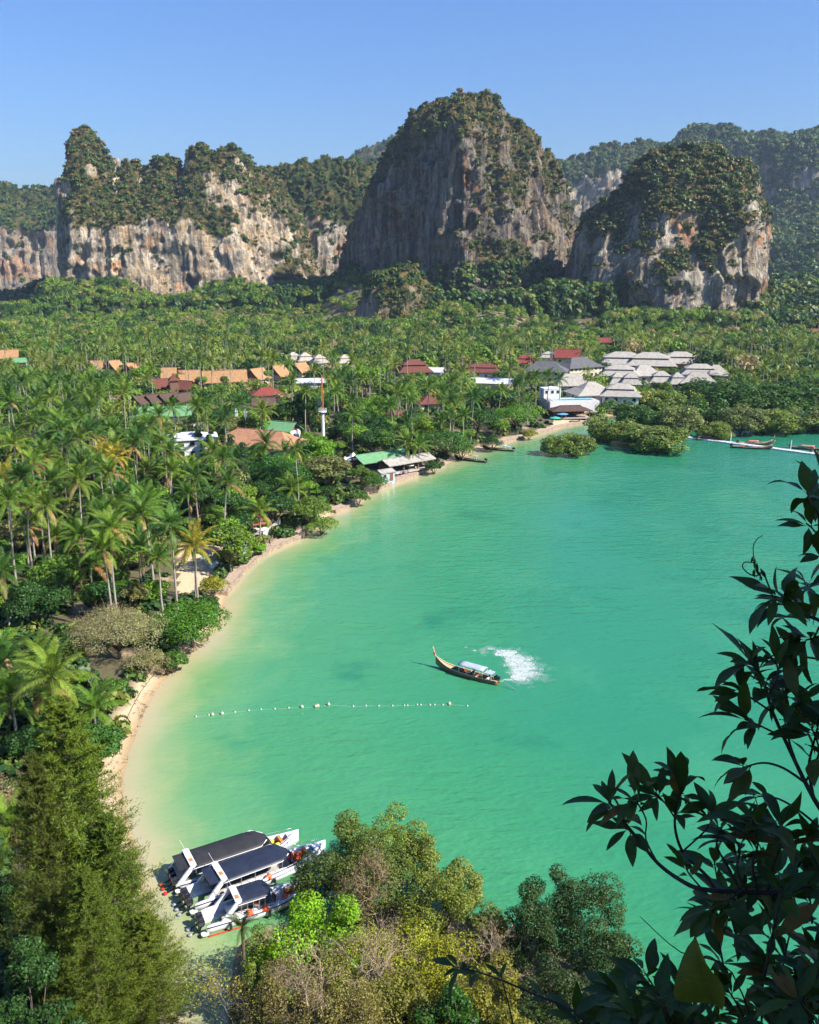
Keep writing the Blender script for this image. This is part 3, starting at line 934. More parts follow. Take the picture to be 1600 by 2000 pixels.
# ---- instanced ground cover, shrubs on the cliffs, far woods (things nobody could count)
def low_clump(seed, n=110, leaf=0.34, flat=0.75, nl=5):
    rng = np.random.default_rng(seed)
    lob = np.column_stack([rng.uniform(-.55, .55, nl), rng.uniform(-.55, .55, nl), rng.uniform(.15, .75, nl) * flat])
    lr = rng.uniform(.32, .55, nl)
    idx = rng.integers(0, nl, n)
    d = rand_dirs(n, rng); d[:, 2] = np.abs(d[:, 2]) * 1.0 - 0.15
    d = norm(d)
    c = lob[idx] + d * (lr[idx] * rng.uniform(.75, 1.05, n))[:, None]
    nr = d + rand_dirs(n, rng) * .5 + np.array([0, 0, .3])
    ls = leaf * rng.uniform(.7, 1.3, n)
    return leaf_quads(c, nr, ls * 1.1, ls * .9, rng, fold=.2)

def proto_collection(name, mat, seeds, **kw):
    c = bpy.data.collections.new(name)
    for s in seeds:
        v, f = low_clump(s, **kw)
        o = bpy.data.objects.new(name + "_form", np_mesh(name + "_form", v, f, mats=[mat]))
        c.objects.link(o)
    return c

def scatter_group(name, coll):
    ng = bpy.data.node_groups.new(name, 'GeometryNodeTree')
    ng.interface.new_socket("Geometry", in_out='INPUT', socket_type='NodeSocketGeometry')
    ng.interface.new_socket("Geometry", in_out='OUTPUT', socket_type='NodeSocketGeometry')
    N = ng.nodes.new; Lk = ng.links.new
    gi = N('NodeGroupInput'); go = N('NodeGroupOutput')
    iop = N('GeometryNodeInstanceOnPoints')
    ci = N('GeometryNodeCollectionInfo')
    ci.inputs['Collection'].default_value = coll
    ci.inputs['Separate Children'].default_value = True
    ci.inputs['Reset Children'].default_value = True
    iop.inputs['Pick Instance'].default_value = True
    def attr(nm, ty):
        a = N('GeometryNodeInputNamedAttribute'); a.data_type = ty; a.inputs['Name'].default_value = nm
        return a.outputs['Attribute']
    comb = N('ShaderNodeCombineXYZ')
    Lk(attr('spin', 'FLOAT'), comb.inputs['Z'])
    e2r = N('FunctionNodeEulerToRotation')
    Lk(comb.outputs[0], e2r.inputs[0])
    cs = N('ShaderNodeCombineXYZ')
    sx = attr('size', 'FLOAT')
    Lk(sx, cs.inputs[0]); Lk(sx, cs.inputs[1])
    Lk(attr('sizez', 'FLOAT'), cs.inputs[2])
    Lk(gi.outputs[0], iop.inputs['Points'])
    Lk(ci.outputs[0], iop.inputs['Instance'])
    Lk(e2r.outputs[0], iop.inputs['Rotation'])
    Lk(cs.outputs[0], iop.inputs['Scale'])
    Lk(iop.outputs[0], go.inputs[0])
    return ng

def scatter(name, pts, size, sizez, group, label=None, rng=RNG):
    pts = np.asarray(pts)
    n = len(pts)
    me = np_mesh(name, pts, attrs={"size": size, "sizez": sizez, "spin": rng.uniform(0, 6.28, n)})
    o = link(name, me)
    md = o.modifiers.new("scatter", 'NODES')
    md.node_group = group
    tag(o, label, kind="stuff")
    return o

SHRUB_RAMP = [(0.0, (0.020, 0.042, 0.011)), (0.38, (0.038, 0.070, 0.015)), (0.66, (0.075, 0.100, 0.020)), (0.82, (0.105, 0.105, 0.026)), (0.93, (0.150, 0.115, 0.034)), (1.0, (0.20, 0.13, 0.045))]
SHRUB_G_RAMP = [(0.0, (0.016, 0.042, 0.012)), (0.4, (0.032, 0.072, 0.016)), (0.75, (0.062, 0.105, 0.018)), (1.0, (0.11, 0.13, 0.022))]
WOOD_RAMP = [(0.0, (0.016, 0.045, 0.009)), (0.22, (0.036, 0.085, 0.014)), (0.45, (0.075, 0.145, 0.018)), (0.68, (0.125, 0.205, 0.022)), (0.86, (0.165, 0.210, 0.030)), (0.95, (0.215, 0.20, 0.06)), (1.0, (0.24, 0.185, 0.09))]
M_SHRUB = foliage_material("cliff_shrub_leaf", 0.2, 0.45, SHRUB_RAMP)
M_SHRUB_G = foliage_material("valley_shrub_leaf", 0.2, 0.45, SHRUB_G_RAMP)
M_WOOD = foliage_material("woodland_leaf", 0.28, 0.28, WOOD_RAMP)
C_SHRUB = proto_collection("cliff_shrub", M_SHRUB, range(600, 605), n=90, leaf=.40)
DRY_RAMP = [(0.0, (0.045, 0.062, 0.014)), (0.25, (0.085, 0.090, 0.020)), (0.5, (0.130, 0.110, 0.028)), (0.75, (0.175, 0.125, 0.038)), (1.0, (0.22, 0.15, 0.06))]
M_SHRUB_D = foliage_material("dry_cliff_shrub_leaf", 0.2, 0.45, DRY_RAMP)
C_SHRUB_D = proto_collection("dry_cliff_shrub", M_SHRUB_D, range(616, 620), n=80, leaf=.36)
C_SHRUB_G = proto_collection("valley_shrub", M_SHRUB_G, range(610, 615), n=90, leaf=.40)
C_WOOD = proto_collection("woodland_crown", M_WOOD, range(620, 628), n=420, leaf=.17, nl=12, flat=.8)
NG_SHRUB = scatter_group("scatter_shrub", C_SHRUB)
NG_SHRUB_D = scatter_group("scatter_dry_shrub", C_SHRUB_D)
NG_SHRUB_G = scatter_group("scatter_green_shrub", C_SHRUB_G)
NG_WOOD = scatter_group("scatter_wood", C_WOOD)

def cliff_cover(hill, name, group, n, lo, hi, seed, size=(2.2, 5.5), zmax=None, zmin=0, cliff_keep=0.02, label=None, grow=1.0, mask=0.0):
    p, f, led = HILLS[hill]
    rng = np.random.default_rng(seed)
    a, b, c, d = (p[f[:, k]] for k in range(4))
    nr = np.cross(c - a, d - b)
    ar = np.linalg.norm(nr, axis=1) + 1e-9
    nz = nr[:, 2] / ar
    cen = (a + b + c + d) / 4
    front = (nr[:, 1] / ar) < 0.45
    nz = np.abs(nz)
    nn = fbm(cen / 22.0, 4, seed)
    lf = led[f].mean(1)
    w = sstep(lo, hi, 0.35 * nz + 0.65 * lf + 0.15 * nn) + cliff_keep * (nn > 0.05)
    w = w * sstep(-0.5, 0.1, nn + mask + 0.5) * front * ar * (cen[:, 2] > zmin)
    if zmax: w = w * (cen[:, 2] < zmax)
    w /= w.sum()
    idx = rng.choice(len(f), n, p=w)
    u = rng.random((n, 2))
    q = (a[idx] * (1 - u[:, :1]) + b[idx] * u[:, :1]) * (1 - u[:, 1:]) + (d[idx] * (1 - u[:, :1]) + c[idx] * u[:, :1]) * u[:, 1:]
    sz = rng.uniform(0, 1, n) ** 1.7 * (size[1] - size[0]) + size[0]
    sz *= 0.55 + 0.45 * np.clip(nz[idx] * 1.8, 0, 1)
    q[:, 2] -= sz * 0.22
    return scatter(name, q, sz, sz * rng.uniform(.8, 1.25, n) * grow, group, label, rng)

cliff_cover("long pale limestone cliff with shrubby top and pointed peak at its end", "shrubbery", NG_SHRUB, 3000, 0.30, 0.62, 1, size=(1.4, 5.0), mask=-.30, cliff_keep=.10, label="dry and green shrubs over the top of the long pale cliff")
cliff_cover("tallest dark limestone tower with a sheer shaded face", "shrubbery", NG_SHRUB, 7000, 0.26, 0.55, 2, cliff_keep=0.28, size=(1.2, 4.8), label="shrubs clinging to the tallest dark tower")
cliff_cover("rounded shrub covered limestone dome with orange scarred face", "shrubbery", NG_SHRUB, 5600, 0.22, 0.5, 3, size=(1.4, 5.5), mask=-.1, cliff_keep=.14, label="shrubs covering the rounded dome")
cliff_cover("low wooded ridge in the gap between the two largest cliffs", "shrubbery", NG_SHRUB_G, 2600, 0.15, 0.4, 4, cliff_keep=0.4, label="green scrub on the ridge in the gap")
cliff_cover("hazy blue mountain chain with cliff bands behind the dome", "shrubbery", NG_SHRUB_G, 22000, 0.22, 0.45, 5, size=(5.0, 11.0), label="forest on the hazy mountain chain")
cliff_cover("hazy cliff with orange scar at the edge behind the long cliff", "shrubbery", NG_SHRUB_G, 2600, 0.25, 0.5, 6, size=(4, 9), label="scrub on the hazy cliff behind the long cliff")
cliff_cover("distant blue hill showing behind the tallest tower", "shrubbery", NG_SHRUB_G, 1500, 0.1, 0.3, 7, size=(7, 14), cliff_keep=1, label="forest on the distant blue hill")
cliff_cover("small dry grassy knoll at the foot of the tallest tower", "shrubbery", NG_SHRUB_G, 500, 0.2, 0.6, 8, size=(1.8, 4.5), mask=-0.25, label="bushes on the dry grassy knoll")
# talus woods at the cliff feet
cliff_cover("tallest dark limestone tower with a sheer shaded face", "shrubbery", NG_SHRUB_G, 1500, 0.0, 0.2, 9, size=(4, 9), zmax=62, cliff_keep=1, label="green trees crowding the foot of the tallest tower")
cliff_cover("rounded shrub covered limestone dome with orange scarred face", "shrubbery", NG_SHRUB_G, 260, 0.0, 0.2, 10, size=(4, 8), zmax=26, cliff_keep=1, label="green trees crowding the foot of the rounded dome")
cliff_cover("long pale limestone cliff with shrubby top and pointed peak at its end", "shrubbery", NG_SHRUB_G, 700, 0.2, 0.5, 12, size=(3, 7), zmin=60, mask=-.2, label="green trees on the top of the long pale cliff")

cliff_cover("long pale limestone cliff with shrubby top and pointed peak at its end", "shrubbery", NG_SHRUB_D, 2400, 0.28, 0.6, 13, size=(1.0, 3.6), cliff_keep=.12, label="dry tan and olive scrub over the long pale cliff")
cliff_cover("tallest dark limestone tower with a sheer shaded face", "shrubbery", NG_SHRUB_D, 2200, 0.24, 0.55, 14, size=(1.0, 3.6), cliff_keep=.3, label="dry olive scrub on the ledges of the tallest tower")
cliff_cover("rounded shrub covered limestone dome with orange scarred face", "shrubbery", NG_SHRUB_D, 1300, 0.22, 0.5, 15, size=(1.0, 3.6), cliff_keep=.15, label="dry olive scrub over the rounded dome")
cliff_cover("small dry grassy knoll at the foot of the tallest tower", "shrubbery", NG_SHRUB_D, 500, 0.1, 0.4, 16, size=(.8, 2.4), cliff_keep=.6, label="tan dry scrub over the small knoll")

# ================================================================== buildings
def roof_mat(name, col, rows=2.2, var=0.3):
    t = NT(name)
    pos = t.n("TexCoord").outputs["Object"]
    n1 = t.noise(pos, 0.9, 5, 0.65)
    n2 = t.noise(t.vmul(pos, (1, 1, 0.3)), 4.0, 3, 0.6)
    z = t.n("SeparateXYZ", {0: pos}).outputs[2]
    saw = t.math('FRACT', t.math('MULTIPLY', z, rows * 2.0))
    c = t.ramp(n1, [(0.28, tuple(x * (1 - var) for x in col)), (0.5, col), (0.75, tuple(min(1, x * (1 + var * .8)) for x in col))])
    c = t.mixc(t.math('MULTIPLY', t.range(n2, 0.45, 0.7), 0.6), c, tuple(x * 0.45 for x in col))
    c = t.mixc(t.math('MULTIPLY', saw, 0.22), c, tuple(x * 0.4 for x in col))
    b = t.bump(saw, 0.6, 0.08)
    return t.surf(t.bsdf(Base_Color=c, Roughness=0.85, Normal=b, Specular_IOR_Level=0.25))

R_ORANGE = roof_mat("roof_orange_tile", (0.44, 0.25, 0.12))
R_BROWN = roof_mat("roof_dark_brown_tile", (0.11, 0.07, 0.055))
R_REDBR = roof_mat("roof_red_brown_tile", (0.18, 0.065, 0.048))
R_RED = roof_mat("roof_red_tile", (0.27, 0.062, 0.048))
R_GREEN = roof_mat("roof_green_sheet", (0.16, 0.36, 0.17), var=0.2)
R_SALMON = roof_mat("roof_salmon_tile", (0.46, 0.23, 0.13), var=0.28)
R_GREY = roof_mat("roof_grey_thatch", (0.43, 0.395, 0.34), var=0.35)
R_DGREY = roof_mat("roof_slate_tile", (0.13, 0.13, 0.135), var=0.3)
R_WHITE = roof_mat("roof_white_sheet", (0.66, 0.69, 0.72), var=0.08)
R_STRAW = roof_mat("roof_pale_thatch", (0.50, 0.44, 0.36), var=0.25)
W_WHITE = plain("wall_white_plaster", (0.72, 0.71, 0.68), 0.8, var=0.10, scale=0.8)
W_CREAM = plain("wall_cream_plaster", (0.66, 0.55, 0.36), 0.8, var=0.12, scale=0.8)
W_BROWN = plain("wall_brown_timber", (0.20, 0.11, 0.065), 0.8, var=0.3, scale=2, streak=(6, 6, 0.5))
W_ORANGE = plain("wall_terracotta", (0.50, 0.25, 0.12), 0.8, var=0.15)
W_BLUE = plain("wall_pale_blue", (0.38, 0.50, 0.55), 0.8, var=0.15)
M_GLASS = plain("window_dark_glass", (0.03, 0.04, 0.05), 0.12, var=0.4, spec=0.7)
M_WFRAME = plain("window_white_frame", (0.70, 0.70, 0.68), 0.6)
M_DOOR = plain("door_timber", (0.18, 0.09, 0.05), 0.6)
M_CONC = plain("concrete_grey", (0.42, 0.39, 0.35), 0.9, var=0.2)
M_STEEL = plain("galvanised_steel", (0.50, 0.52, 0.54), 0.45, metal=0.6, var=0.15)
M_WHITE = plain("white_paint", (0.78, 0.79, 0.80), 0.45, var=0.08)
M_ORANGEP = plain("orange_paint", (0.62, 0.17, 0.05), 0.5, var=0.15)

WINDOWS_PX = []      # photograph windows that buildings show through, with their distance
FOOT = []            # footprints (x, y, radius)

def roof_mesh(kind, w, d, rise, over, th=0.22):
    """closed roof solid, eaves at z=0"""
    W, D = w / 2 + over, d / 2 + over
    dz = -rise * over / (d / 2 + over) * 0.6
    mb = MB()
    if kind == 'gable':
        prof = [(-D, dz), (-D * .45, rise * .46), (0, rise), (D * .45, rise * .46), (D, dz)]
        top = [[(x, y, z) for y, z in prof] for x in (-W, W)]
        bot = [[(x, y, z - th) for y, z in prof] for x in (-W, W)]
        rings = [top[0] + bot[0][::-1], top[1] + bot[1][::-1]]
        mb.loft(rings)
    else:
        r = max(0.0, w / 2 - d / 2 * (1.0 if kind != 'pyramid' else 9))
        base = [(-W, -D, dz), (W, -D, dz), (W, D, dz), (-W, D, dz)]
        if kind == 'tier':
            k = 0.52
            mid = [(-W * k - r * (1 - k), -D * k, rise * .45), (W * k + r * (1 - k), -D * k, rise * .45), (W * k + r * (1 - k), D * k, rise * .45), (-W * k - r * (1 - k), D * k, rise * .45)]
            up = [(x, y, rise * .56) for x, y, z in mid]
            k2 = 1.16
            ev = [(x * k2, y * k2, rise * .54) for x, y, z in mid]
            tp = [(-r - .3, -.15, rise), (r + .3, -.15, rise), (r + .3, .15, rise), (-r - .3, .15, rise)]
            lo = [(x, y, z - th) for x, y, z in base]
            mb.loft([lo, base, mid, up, ev, tp])
        else:
            k = 0.5
            mid = [(x * (1 - k) + (r if x > 0 else -r) * k, y * (1 - k), dz + (rise - dz) * .44) for x, y, z in base]
            tp = [(-r - .2, -.12, rise), (r + .2, -.12, rise), (r + .2, .12, rise), (-r - .2, .12, rise)]
            lo = [(x, y, z - th) for x, y, z in base]
            mb.loft([lo, base, mid, tp])
    return mb

_WIN = {}
def window_mesh(w, h):
    k = (round(w, 2), round(h, 2))
    if k not in _WIN:
        mb = MB().box((0, 0, 0), (w, 0.06, h))
        fr = MB()
        for x in (-w / 2, w / 2):
            fr.box((x, -0.03, 0), (0.10, 0.12, h + 0.2))
        for z in (-h / 2, h / 2):
            fr.box((0, -0.03, z), (w + 0.2, 0.12, 0.10))
        _WIN[k] = (mb.mesh("pane", M_GLASS), fr.mesh("window", M_WFRAME))
    return _WIN[k]

def house(label, px, py, w, d, rz, wall_h, kind, rise, roofm, wallm=None, cat="house", name="house", group=None, over=0.9, storeys=1, nwin=3, g=None, open_=False, show=True, mscale=(1.0, 1.0)):
    g = 3.0 if g is None else g
    c = P(px, py, g + wall_h)
    rz = math.radians(rz)
    t = thing(name, label, cat, (c.x, c.y, g), rz, group)
    wallm = wallm or W_WHITE
    if open_:
        pm_ = MB().box((0, 0, wall_h / 2 - .5), (0.28, 0.28, wall_h + 1)).mesh("post", wallm)
        for x in (-w / 2 + .3, -w / 6, w / 6, w / 2 - .3):
            for y in (-d / 2 + .3, d / 2 - .3):
                link("post", pm_, t, (x, y, 0))
        MB().box((0, 0, 0.1), (w, d, 0.5)).build("floor_slab", M_CONC, t)
        MB().box((0, d / 2 - .2, wall_h * .4), (w * .96, .2, wall_h * .8)).build("rear_wall", wallm, t)
    else:
        MB().box((0, 0, wall_h / 2 - 0.6), (w, d, wall_h + 1.2)).build("wall", wallm, t)
        if kind == 'gable':
            for s in (-1, 1):
                gm = MB()
                x0, x1 = s * (w / 2 - .15), s * (w / 2 + .03)
                if x0 > x1: x0, x1 = x1, x0
                gm.loft([[(x, -d / 2, wall_h - .02), (x, d / 2, wall_h - .02), (x, d * .22, wall_h + rise * .42), (x, 0, wall_h + rise * .88), (x, -d * .22, wall_h + rise * .42)] for x in (x0, x1)])
                gm.build("gable", W_BROWN, t)
        sh = wall_h / storeys
        pm, fm = window_mesh(min(1.5, w / (nwin * 1.9)), min(1.4, sh * .5))
        for st in range(storeys):
            for k in range(nwin):
                x = -w / 2 + w * (k + .5) / nwin
                if st == 0 and k == nwin // 2:
                    dr = MB().box((0, 0, 0), (1.1, .1, 2.1)).build("door", M_DOOR, t, loc=(x, -d / 2 - .03, 1.05))
                    MB().box((0.4, -.08, 0), (.06, .08, .18)).build("handle", M_STEEL, dr)
                    continue
                f = link("window", fm, t, (x, -d / 2 - .02, sh * (st + .55)))
                link("pane", pm, f)
            for sx in (-1, 1):
                f = link("window", fm, t, (sx * (w / 2 + .02), 0, sh * (st + .55)), (0, 0, sx * math.pi / 2))
                link("pane", pm, f)
    rm = roof_mesh(kind, w, d, rise, over).build("roof", roofm, t, loc=(0, 0, wall_h))
    rl = max(0.6, w + 2 * over - (0 if kind == 'gable' else d + over)) 
    MB().box((0, 0, rise + 0.04), (rl, .34, .22)).build("ridge_cap", roofm, rm)
    if show:
        cx, cy_, dep = pix((c.x, c.y, g + wall_h + rise * .4))
        k = FPX / dep
        WINDOWS_PX.append((cx - w * .22 * k * mscale[0], cy_ - rise * .4 * k, cx + w * .22 * k * mscale[0], cy_ + (rise * .25) * k * mscale[1], c.y))
    FOOT.append((c.x, c.y, max(w, d) * .55))
    return t

# --- row of orange roofed bungalows behind the palm grove
g_ = "orange roofed bungalows behind the palm grove"
for lab, px_, py_, w_, r_ in (
        ("orange roofed bungalow at the end of the row nearest the long cliff's peak", 193, 716, 9, 24), ("orange bungalow second along the row, beside the round green tree", 224, 720, 10.5, 26),
        ("orange bungalow third along the row, just before the gap of trees", 260, 725, 11.5, 24), ("small orange bungalow behind the brown turreted roof", 333, 736, 10.5, 28),
        ("orange bungalow right after the brown turreted roof", 371, 741, 14, 26), ("wide low orange bungalow in the middle of the longer row", 417, 746, 14.5, 22),
        ("orange bungalow with pale wall just left of the red roof", 460, 744, 14, 26), ("orange bungalow behind the red roofed house", 503, 735, 14, 24),
        ("orange bungalow partly behind tall palms above the red roof", 543, 733, 12, 22), ("last orange bungalow, beside the white metal shed", 588, 727, 12, 20)):
    jx = (len(lab) * 7) % 11 - 5
    house(lab, px_ + jx * .5, py_ + ((len(lab) * 5) % 7 - 3) * .9, w_ * (.60 + .012 * jx), 9.0, (r_ + 36 if jx % 2 else r_ - 14) + jx, 3.2, 'gable', 4.6 + .1 * jx, R_ORANGE, W_CREAM, group=g_, over=1.0, nwin=3)
house("orange roofed bungalow at the photo's edge among palms", 12, 697, 13, 9, 18, 3.2, 'gable', 4.2, R_ORANGE, W_CREAM, over=1.0)
house("small green roofed hut beside the edge bungalow", 41, 706, 7, 6, 10, 3, 'gable', 2.2, R_GREEN, W_WHITE, over=.7, nwin=1)
# brown turreted hall and dark pavilions
house("red brown gabled hall with small turret below the orange bungalows", 322, 754, 12, 8, 24, 3.5, 'gable', 3.4, R_REDBR, W_BROWN)
house("red brown gabled annexe between palms beside the turreted hall", 356, 757, 10, 8, -20, 3.3, 'gable', 3.2, R_REDBR, W_BROWN)
tt = house("little brown turret roof rising over the gabled hall", 339, 741, 3.6, 3.6, 20, 7.5, 'pyramid', 2.6, R_REDBR, W_BROWN, name="turret", cat="turret", over=.5, nwin=1)
for lab, px_, py_ in (("dark brown pavilion first of four, nearest the palm grove", 279, 785), ("dark brown pavilion second of the four in line", 303, 783),
                      ("dark brown pavilion third of the four in line", 328, 781), ("dark brown pavilion last of four, nearest the orange bungalows", 356, 781)):
    house(lab, px_, py_, 8.5, 7.5, 58, 3.2, 'gable', 2.8, R_BROWN, W_BROWN, name="pavilion", cat="pavilion", group="dark brown pavilions", over=.6, nwin=2)
house("long bright green metal roofed hall behind the palms", 335, 806, 26, 13, 12, 4.2, 'gable', 2.4, R_GREEN, W_WHITE, over=.8, nwin=6)
house("white three storey block half hidden by dark conifers", 372, 852, 15, 10, 18, 8.5, 'hip', 1.2, R_WHITE, W_WHITE, name="apartment_block", cat="building", storeys=3, nwin=5, over=.5)
house("long salmon roofed white hall with antennas on its roof", 508, 862, 28, 13, -22, 5.0, 'hip', 3.6, R_SALMON, W_WHITE, name="hall", cat="building", nwin=7, over=1.0)
house("small green roofed house behind the salmon roofed hall", 552, 838, 9, 8, -24, 4, 'gable', 2.6, R_GREEN, W_WHITE, nwin=2)
house("red roofed house under the orange bungalows", 521, 768, 13, 9, 14, 3.6, 'hip', 2.6, R_RED, W_CREAM, nwin=3)
house("dark brown roof low in the trees behind the red roofed house", 515, 788, 8, 7, 14, 3, 'gable', 2.4, R_BROWN, W_BROWN, nwin=2)
house("white metal roofed shed beside the last orange bungalow", 603, 744, 14, 10, 10, 4, 'gable', 1.2, R_WHITE, W_WHITE, name="shed", cat="shed", nwin=3)
g_ = "pale thatched cottages in front of the cliff"
for lab, px_, py_ in (("pale thatched cottage leftmost of its cluster behind the village", 573, 701), ("pale thatched cottage second in the cluster behind the village", 596, 702),
                      ("pale thatched cottage third in the cluster behind the village", 624, 706), ("pale thatched cottage apart from its cluster, behind tall palms", 674, 706)):
    house(lab, px_, py_, 9, 8, 20, 3, 'tier', 4.0, R_STRAW, W_WHITE, group=g_, nwin=2)
house("two tiered red roofed villa in the middle of the village", 808, 722, 16, 12, 12, 4, 'tier', 5.4, R_REDBR, W_WHITE, nwin=4, over=1.4)
house("white roofed house leaning against the two tiered red villa", 846, 724, 10, 8, -14, 3.5, 'gable', 1.8, R_WHITE, W_WHITE, nwin=2)
house("dark red hip roofed house standing alone among the village trees", 837, 784, 9.5, 9, 16, 3.4, 'hip', 2.6, R_REDBR, W_WHITE, nwin=2)
house("small brown roof sunk in trees behind the green roofed beach bar", 775, 808, 6, 6, 16, 3, 'hip', 2.0, R_REDBR, W_CREAM, nwin=1, show=False)
house("long red roofed house with raised centre behind the white shed", 942, 724, 17, 9, -6, 3.6, 'tier', 3.8, R_REDBR, W_WHITE, nwin=4)
house("big white metal roofed shed in the village centre", 960, 745, 19, 11, -14, 4.5, 'gable', 1.6, R_WHITE, W_WHITE, name="shed", cat="shed", nwin=4)
# resort
house("red roofed villa at the resort's edge with a white chimney like tower beside it", 1026, 706, 11, 9, -8, 4, 'tier', 3.8, R_RED, W_CREAM, nwin=2)
house("red gabled roof behind the slate roofed hotel", 1112, 696, 15, 9, -14, 5, 'gable', 4.2, R_RED, W_CREAM, nwin=3)
house("small grey tiered roof between the red villas", 1071, 696, 9, 8, -8, 4.5, 'tier', 3, R_GREY, W_CREAM, nwin=2)
house("slate roofed three storey hotel wing nearer the palms", 1066, 722, 20, 12, -14, 8.0, 'hip', 4.2, R_DGREY, W_CREAM, name="hotel", cat="hotel", storeys=3, nwin=7)
house("slate roofed three storey hotel wing with cream balconies", 1130, 714, 21, 12, 30, 8.0, 'hip', 4.2, R_DGREY, W_CREAM, name="hotel", cat="hotel", storeys=3, nwin=8)
house("long pale grey roofed resort hall with raised clerestory", 1216, 707, 24, 16, -10, 6, 'tier', 5.6, R_GREY, W_WHITE, name="resort_hall", cat="building", nwin=6, over=1.6)
house("pale grey roofed resort hall with terracotta end wall", 1270, 709, 24, 16, -10, 6, 'tier', 5.8, R_GREY, W_ORANGE, name="resort_hall", cat="building", nwin=6, over=1.6)
house("pale hip roofed resort hall at the palm grove side", 1328, 705, 20, 14, -8, 5.5, 'tier', 5.2, R_GREY, W_ORANGE, name="resort_hall", cat="building", nwin=5, over=1.6)
g_ = "pale grey roofed resort villas"
for lab, px_, py_, w_, d_, r_, k_, h_ in (
        ("tall pale grey roofed villa right beside the slate roofed hotel", 1210, 729, 17, 12, -12, 'tier', 6), ("pale grey villa with dark windows in the resort's middle", 1257, 729, 15, 11, 8, 'hip', 5),
        ("pale grey villa behind the mangroves, second from the end", 1366, 727, 17, 11, -10, 'tier', 4), ("pale grey hip roofed villa last at the resort's mangrove end", 1398, 729, 12.5, 10, -6, 'hip', 3.6),
        ("low pale grey villa in front of the last villas", 1363, 744, 16, 10, -8, 'hip', 3.4), ("little pale grey pavilion in front of the dark windowed villa", 1231, 746, 8, 7, -6, 'tier', 3.2),
        ("little pale grey pavilion beside its twin near the palms", 1205, 745, 7.5, 7, 4, 'tier', 3.0), ("low pale grey pavilion between the two larger villas", 1291, 742, 10, 8, -4, 'tier', 3.2),
        ("smallest pale grey pavilion behind the round mangroves", 1322, 745, 7, 6.5, 0, 'tier', 3.0),
        ("long flat pale grey villa behind the pool", 1117, 748, 16, 9, 8, 'hip', 4), ("big pale pyramid roofed villa beside the pool", 1155, 765, 17, 14, 14, 'hip', 4.2),
        ("pale grey roofed villa nearest the shore mangroves", 1212, 768, 15, 12, -12, 'tier', 4.2)):
    house(lab, px_, py_, w_, d_, r_, h_, k_, 4.3, R_GREY, W_WHITE, name="villa", cat="villa", group=g_, nwin=4, over=1.3)
house("plain white block beside the swimming pool", 1075, 757, 7.5, 6, 10, 6.5, 'hip', .5, R_WHITE, W_WHITE, name="pool_house", cat="building", storeys=2, nwin=3, over=.1)
house("small red roofed hut in the trees under the dome cliff", 1181, 667, 9, 7, -10, 3.5, 'gable', 3, R_RED, W_WHITE, nwin=2)
house("red roofed house far along the palm grove at the photo's edge", 1592, 648, 17, 9, -5, 3.5, 'hip', 2.6, R_RED, W_WHITE, nwin=3)

# --- pool terrace
pc = P(1116, 782, 5.2)
pt = thing("pool_terrace", "raised white walled swimming pool terrace by the resort beach", "swimming pool", (pc.x, pc.y, 2.0), math.radians(6))
MB().box((0, 0, 1.4), (21, 11, 4.4)).build("wall", W_WHITE, pt)
MB().box((0, -.2, 3.66), (20.2, 9.6, .10)).build("paving", M_CONC, pt)
_pw = NT("pool_water"); _pp = _pw.n("NewGeometry").outputs["Position"]
M_POOL = _pw.surf(_pw.bsdf(Base_Color=_pw.mixc(_pw.noise(_pp, .6), (0.03, 0.42, 0.60), (0.06, 0.55, 0.70)), Roughness=.06, Normal=_pw.bump(_pw.noise(_pp, 2.0, 2), .2, .1)))
MB().box((0, -1.4, 3.73), (17, 6.0, .06)).build("pool_surface", M_POOL, pt)
cp = MB()
for y in (-4.5, 1.7): cp.box((0, y, 3.78), (17.8, .4, .14))
for x in (-8.7, 8.7): cp.box((x, -1.4, 3.78), (.4, 5.8, .14))
cp.build("coping", W_WHITE, pt)
WINDOWS_PX.append((1070, 766, 1160, 800, pc.y - 2)); FOOT.append((pc.x, pc.y, 11))

def open_roof(label, px, py, w, d, rz, h, kind, rise, roofm, name="beach_bar", cat="bar", g=1.4, over=.8, **kw):
    return house(label, px, py, w, d, rz, h, kind, rise, roofm, W_BROWN, cat=cat, name=name, g=g, open_=True, over=over, **kw)
open_roof("brown roofed open beach restaurant below the pool terrace", 1113, 799, 15, 7, 8, 3.2, 'hip', 1.5, R_BROWN, name="beach_restaurant", cat="restaurant")

def parasol(label, px, py, r, h, col, g=1.2, group="beach parasols below the pool"):
    c = P(px, py, g + h)
    t = thing("parasol", label, "parasol", (c.x, c.y, g), 0.3, group)
    MB().tube([(0, 0, -.3), (0, 0, h)], .05, 6).build("pole", M_WHITE, t)
    m = plain("parasol_cloth", col, .8)
    MB().lathe((0, 0, h), [(r, -.55), (r, -.42), (r * .5, -.12), (.05, .12)], 8).build("canopy", m, t)
    WINDOWS_PX.append((px - 12, py - 6, px + 12, py + 8, c.y))
parasol("blue parasol below the pool terrace", 1098, 806, 2.6, 2.6, (0.12, 0.30, 0.45))
parasol("turquoise green parasol nearest the seawall", 1085, 814, 2.2, 2.5, (0.05, 0.42, 0.30))
parasol("brown parasol beside the brown restaurant roof", 1124, 803, 2.6, 2.7, (0.30, 0.16, 0.10))
parasol("small tan parasol near the mangroves", 1135, 809, 2.0, 2.5, (0.36, 0.22, 0.13))

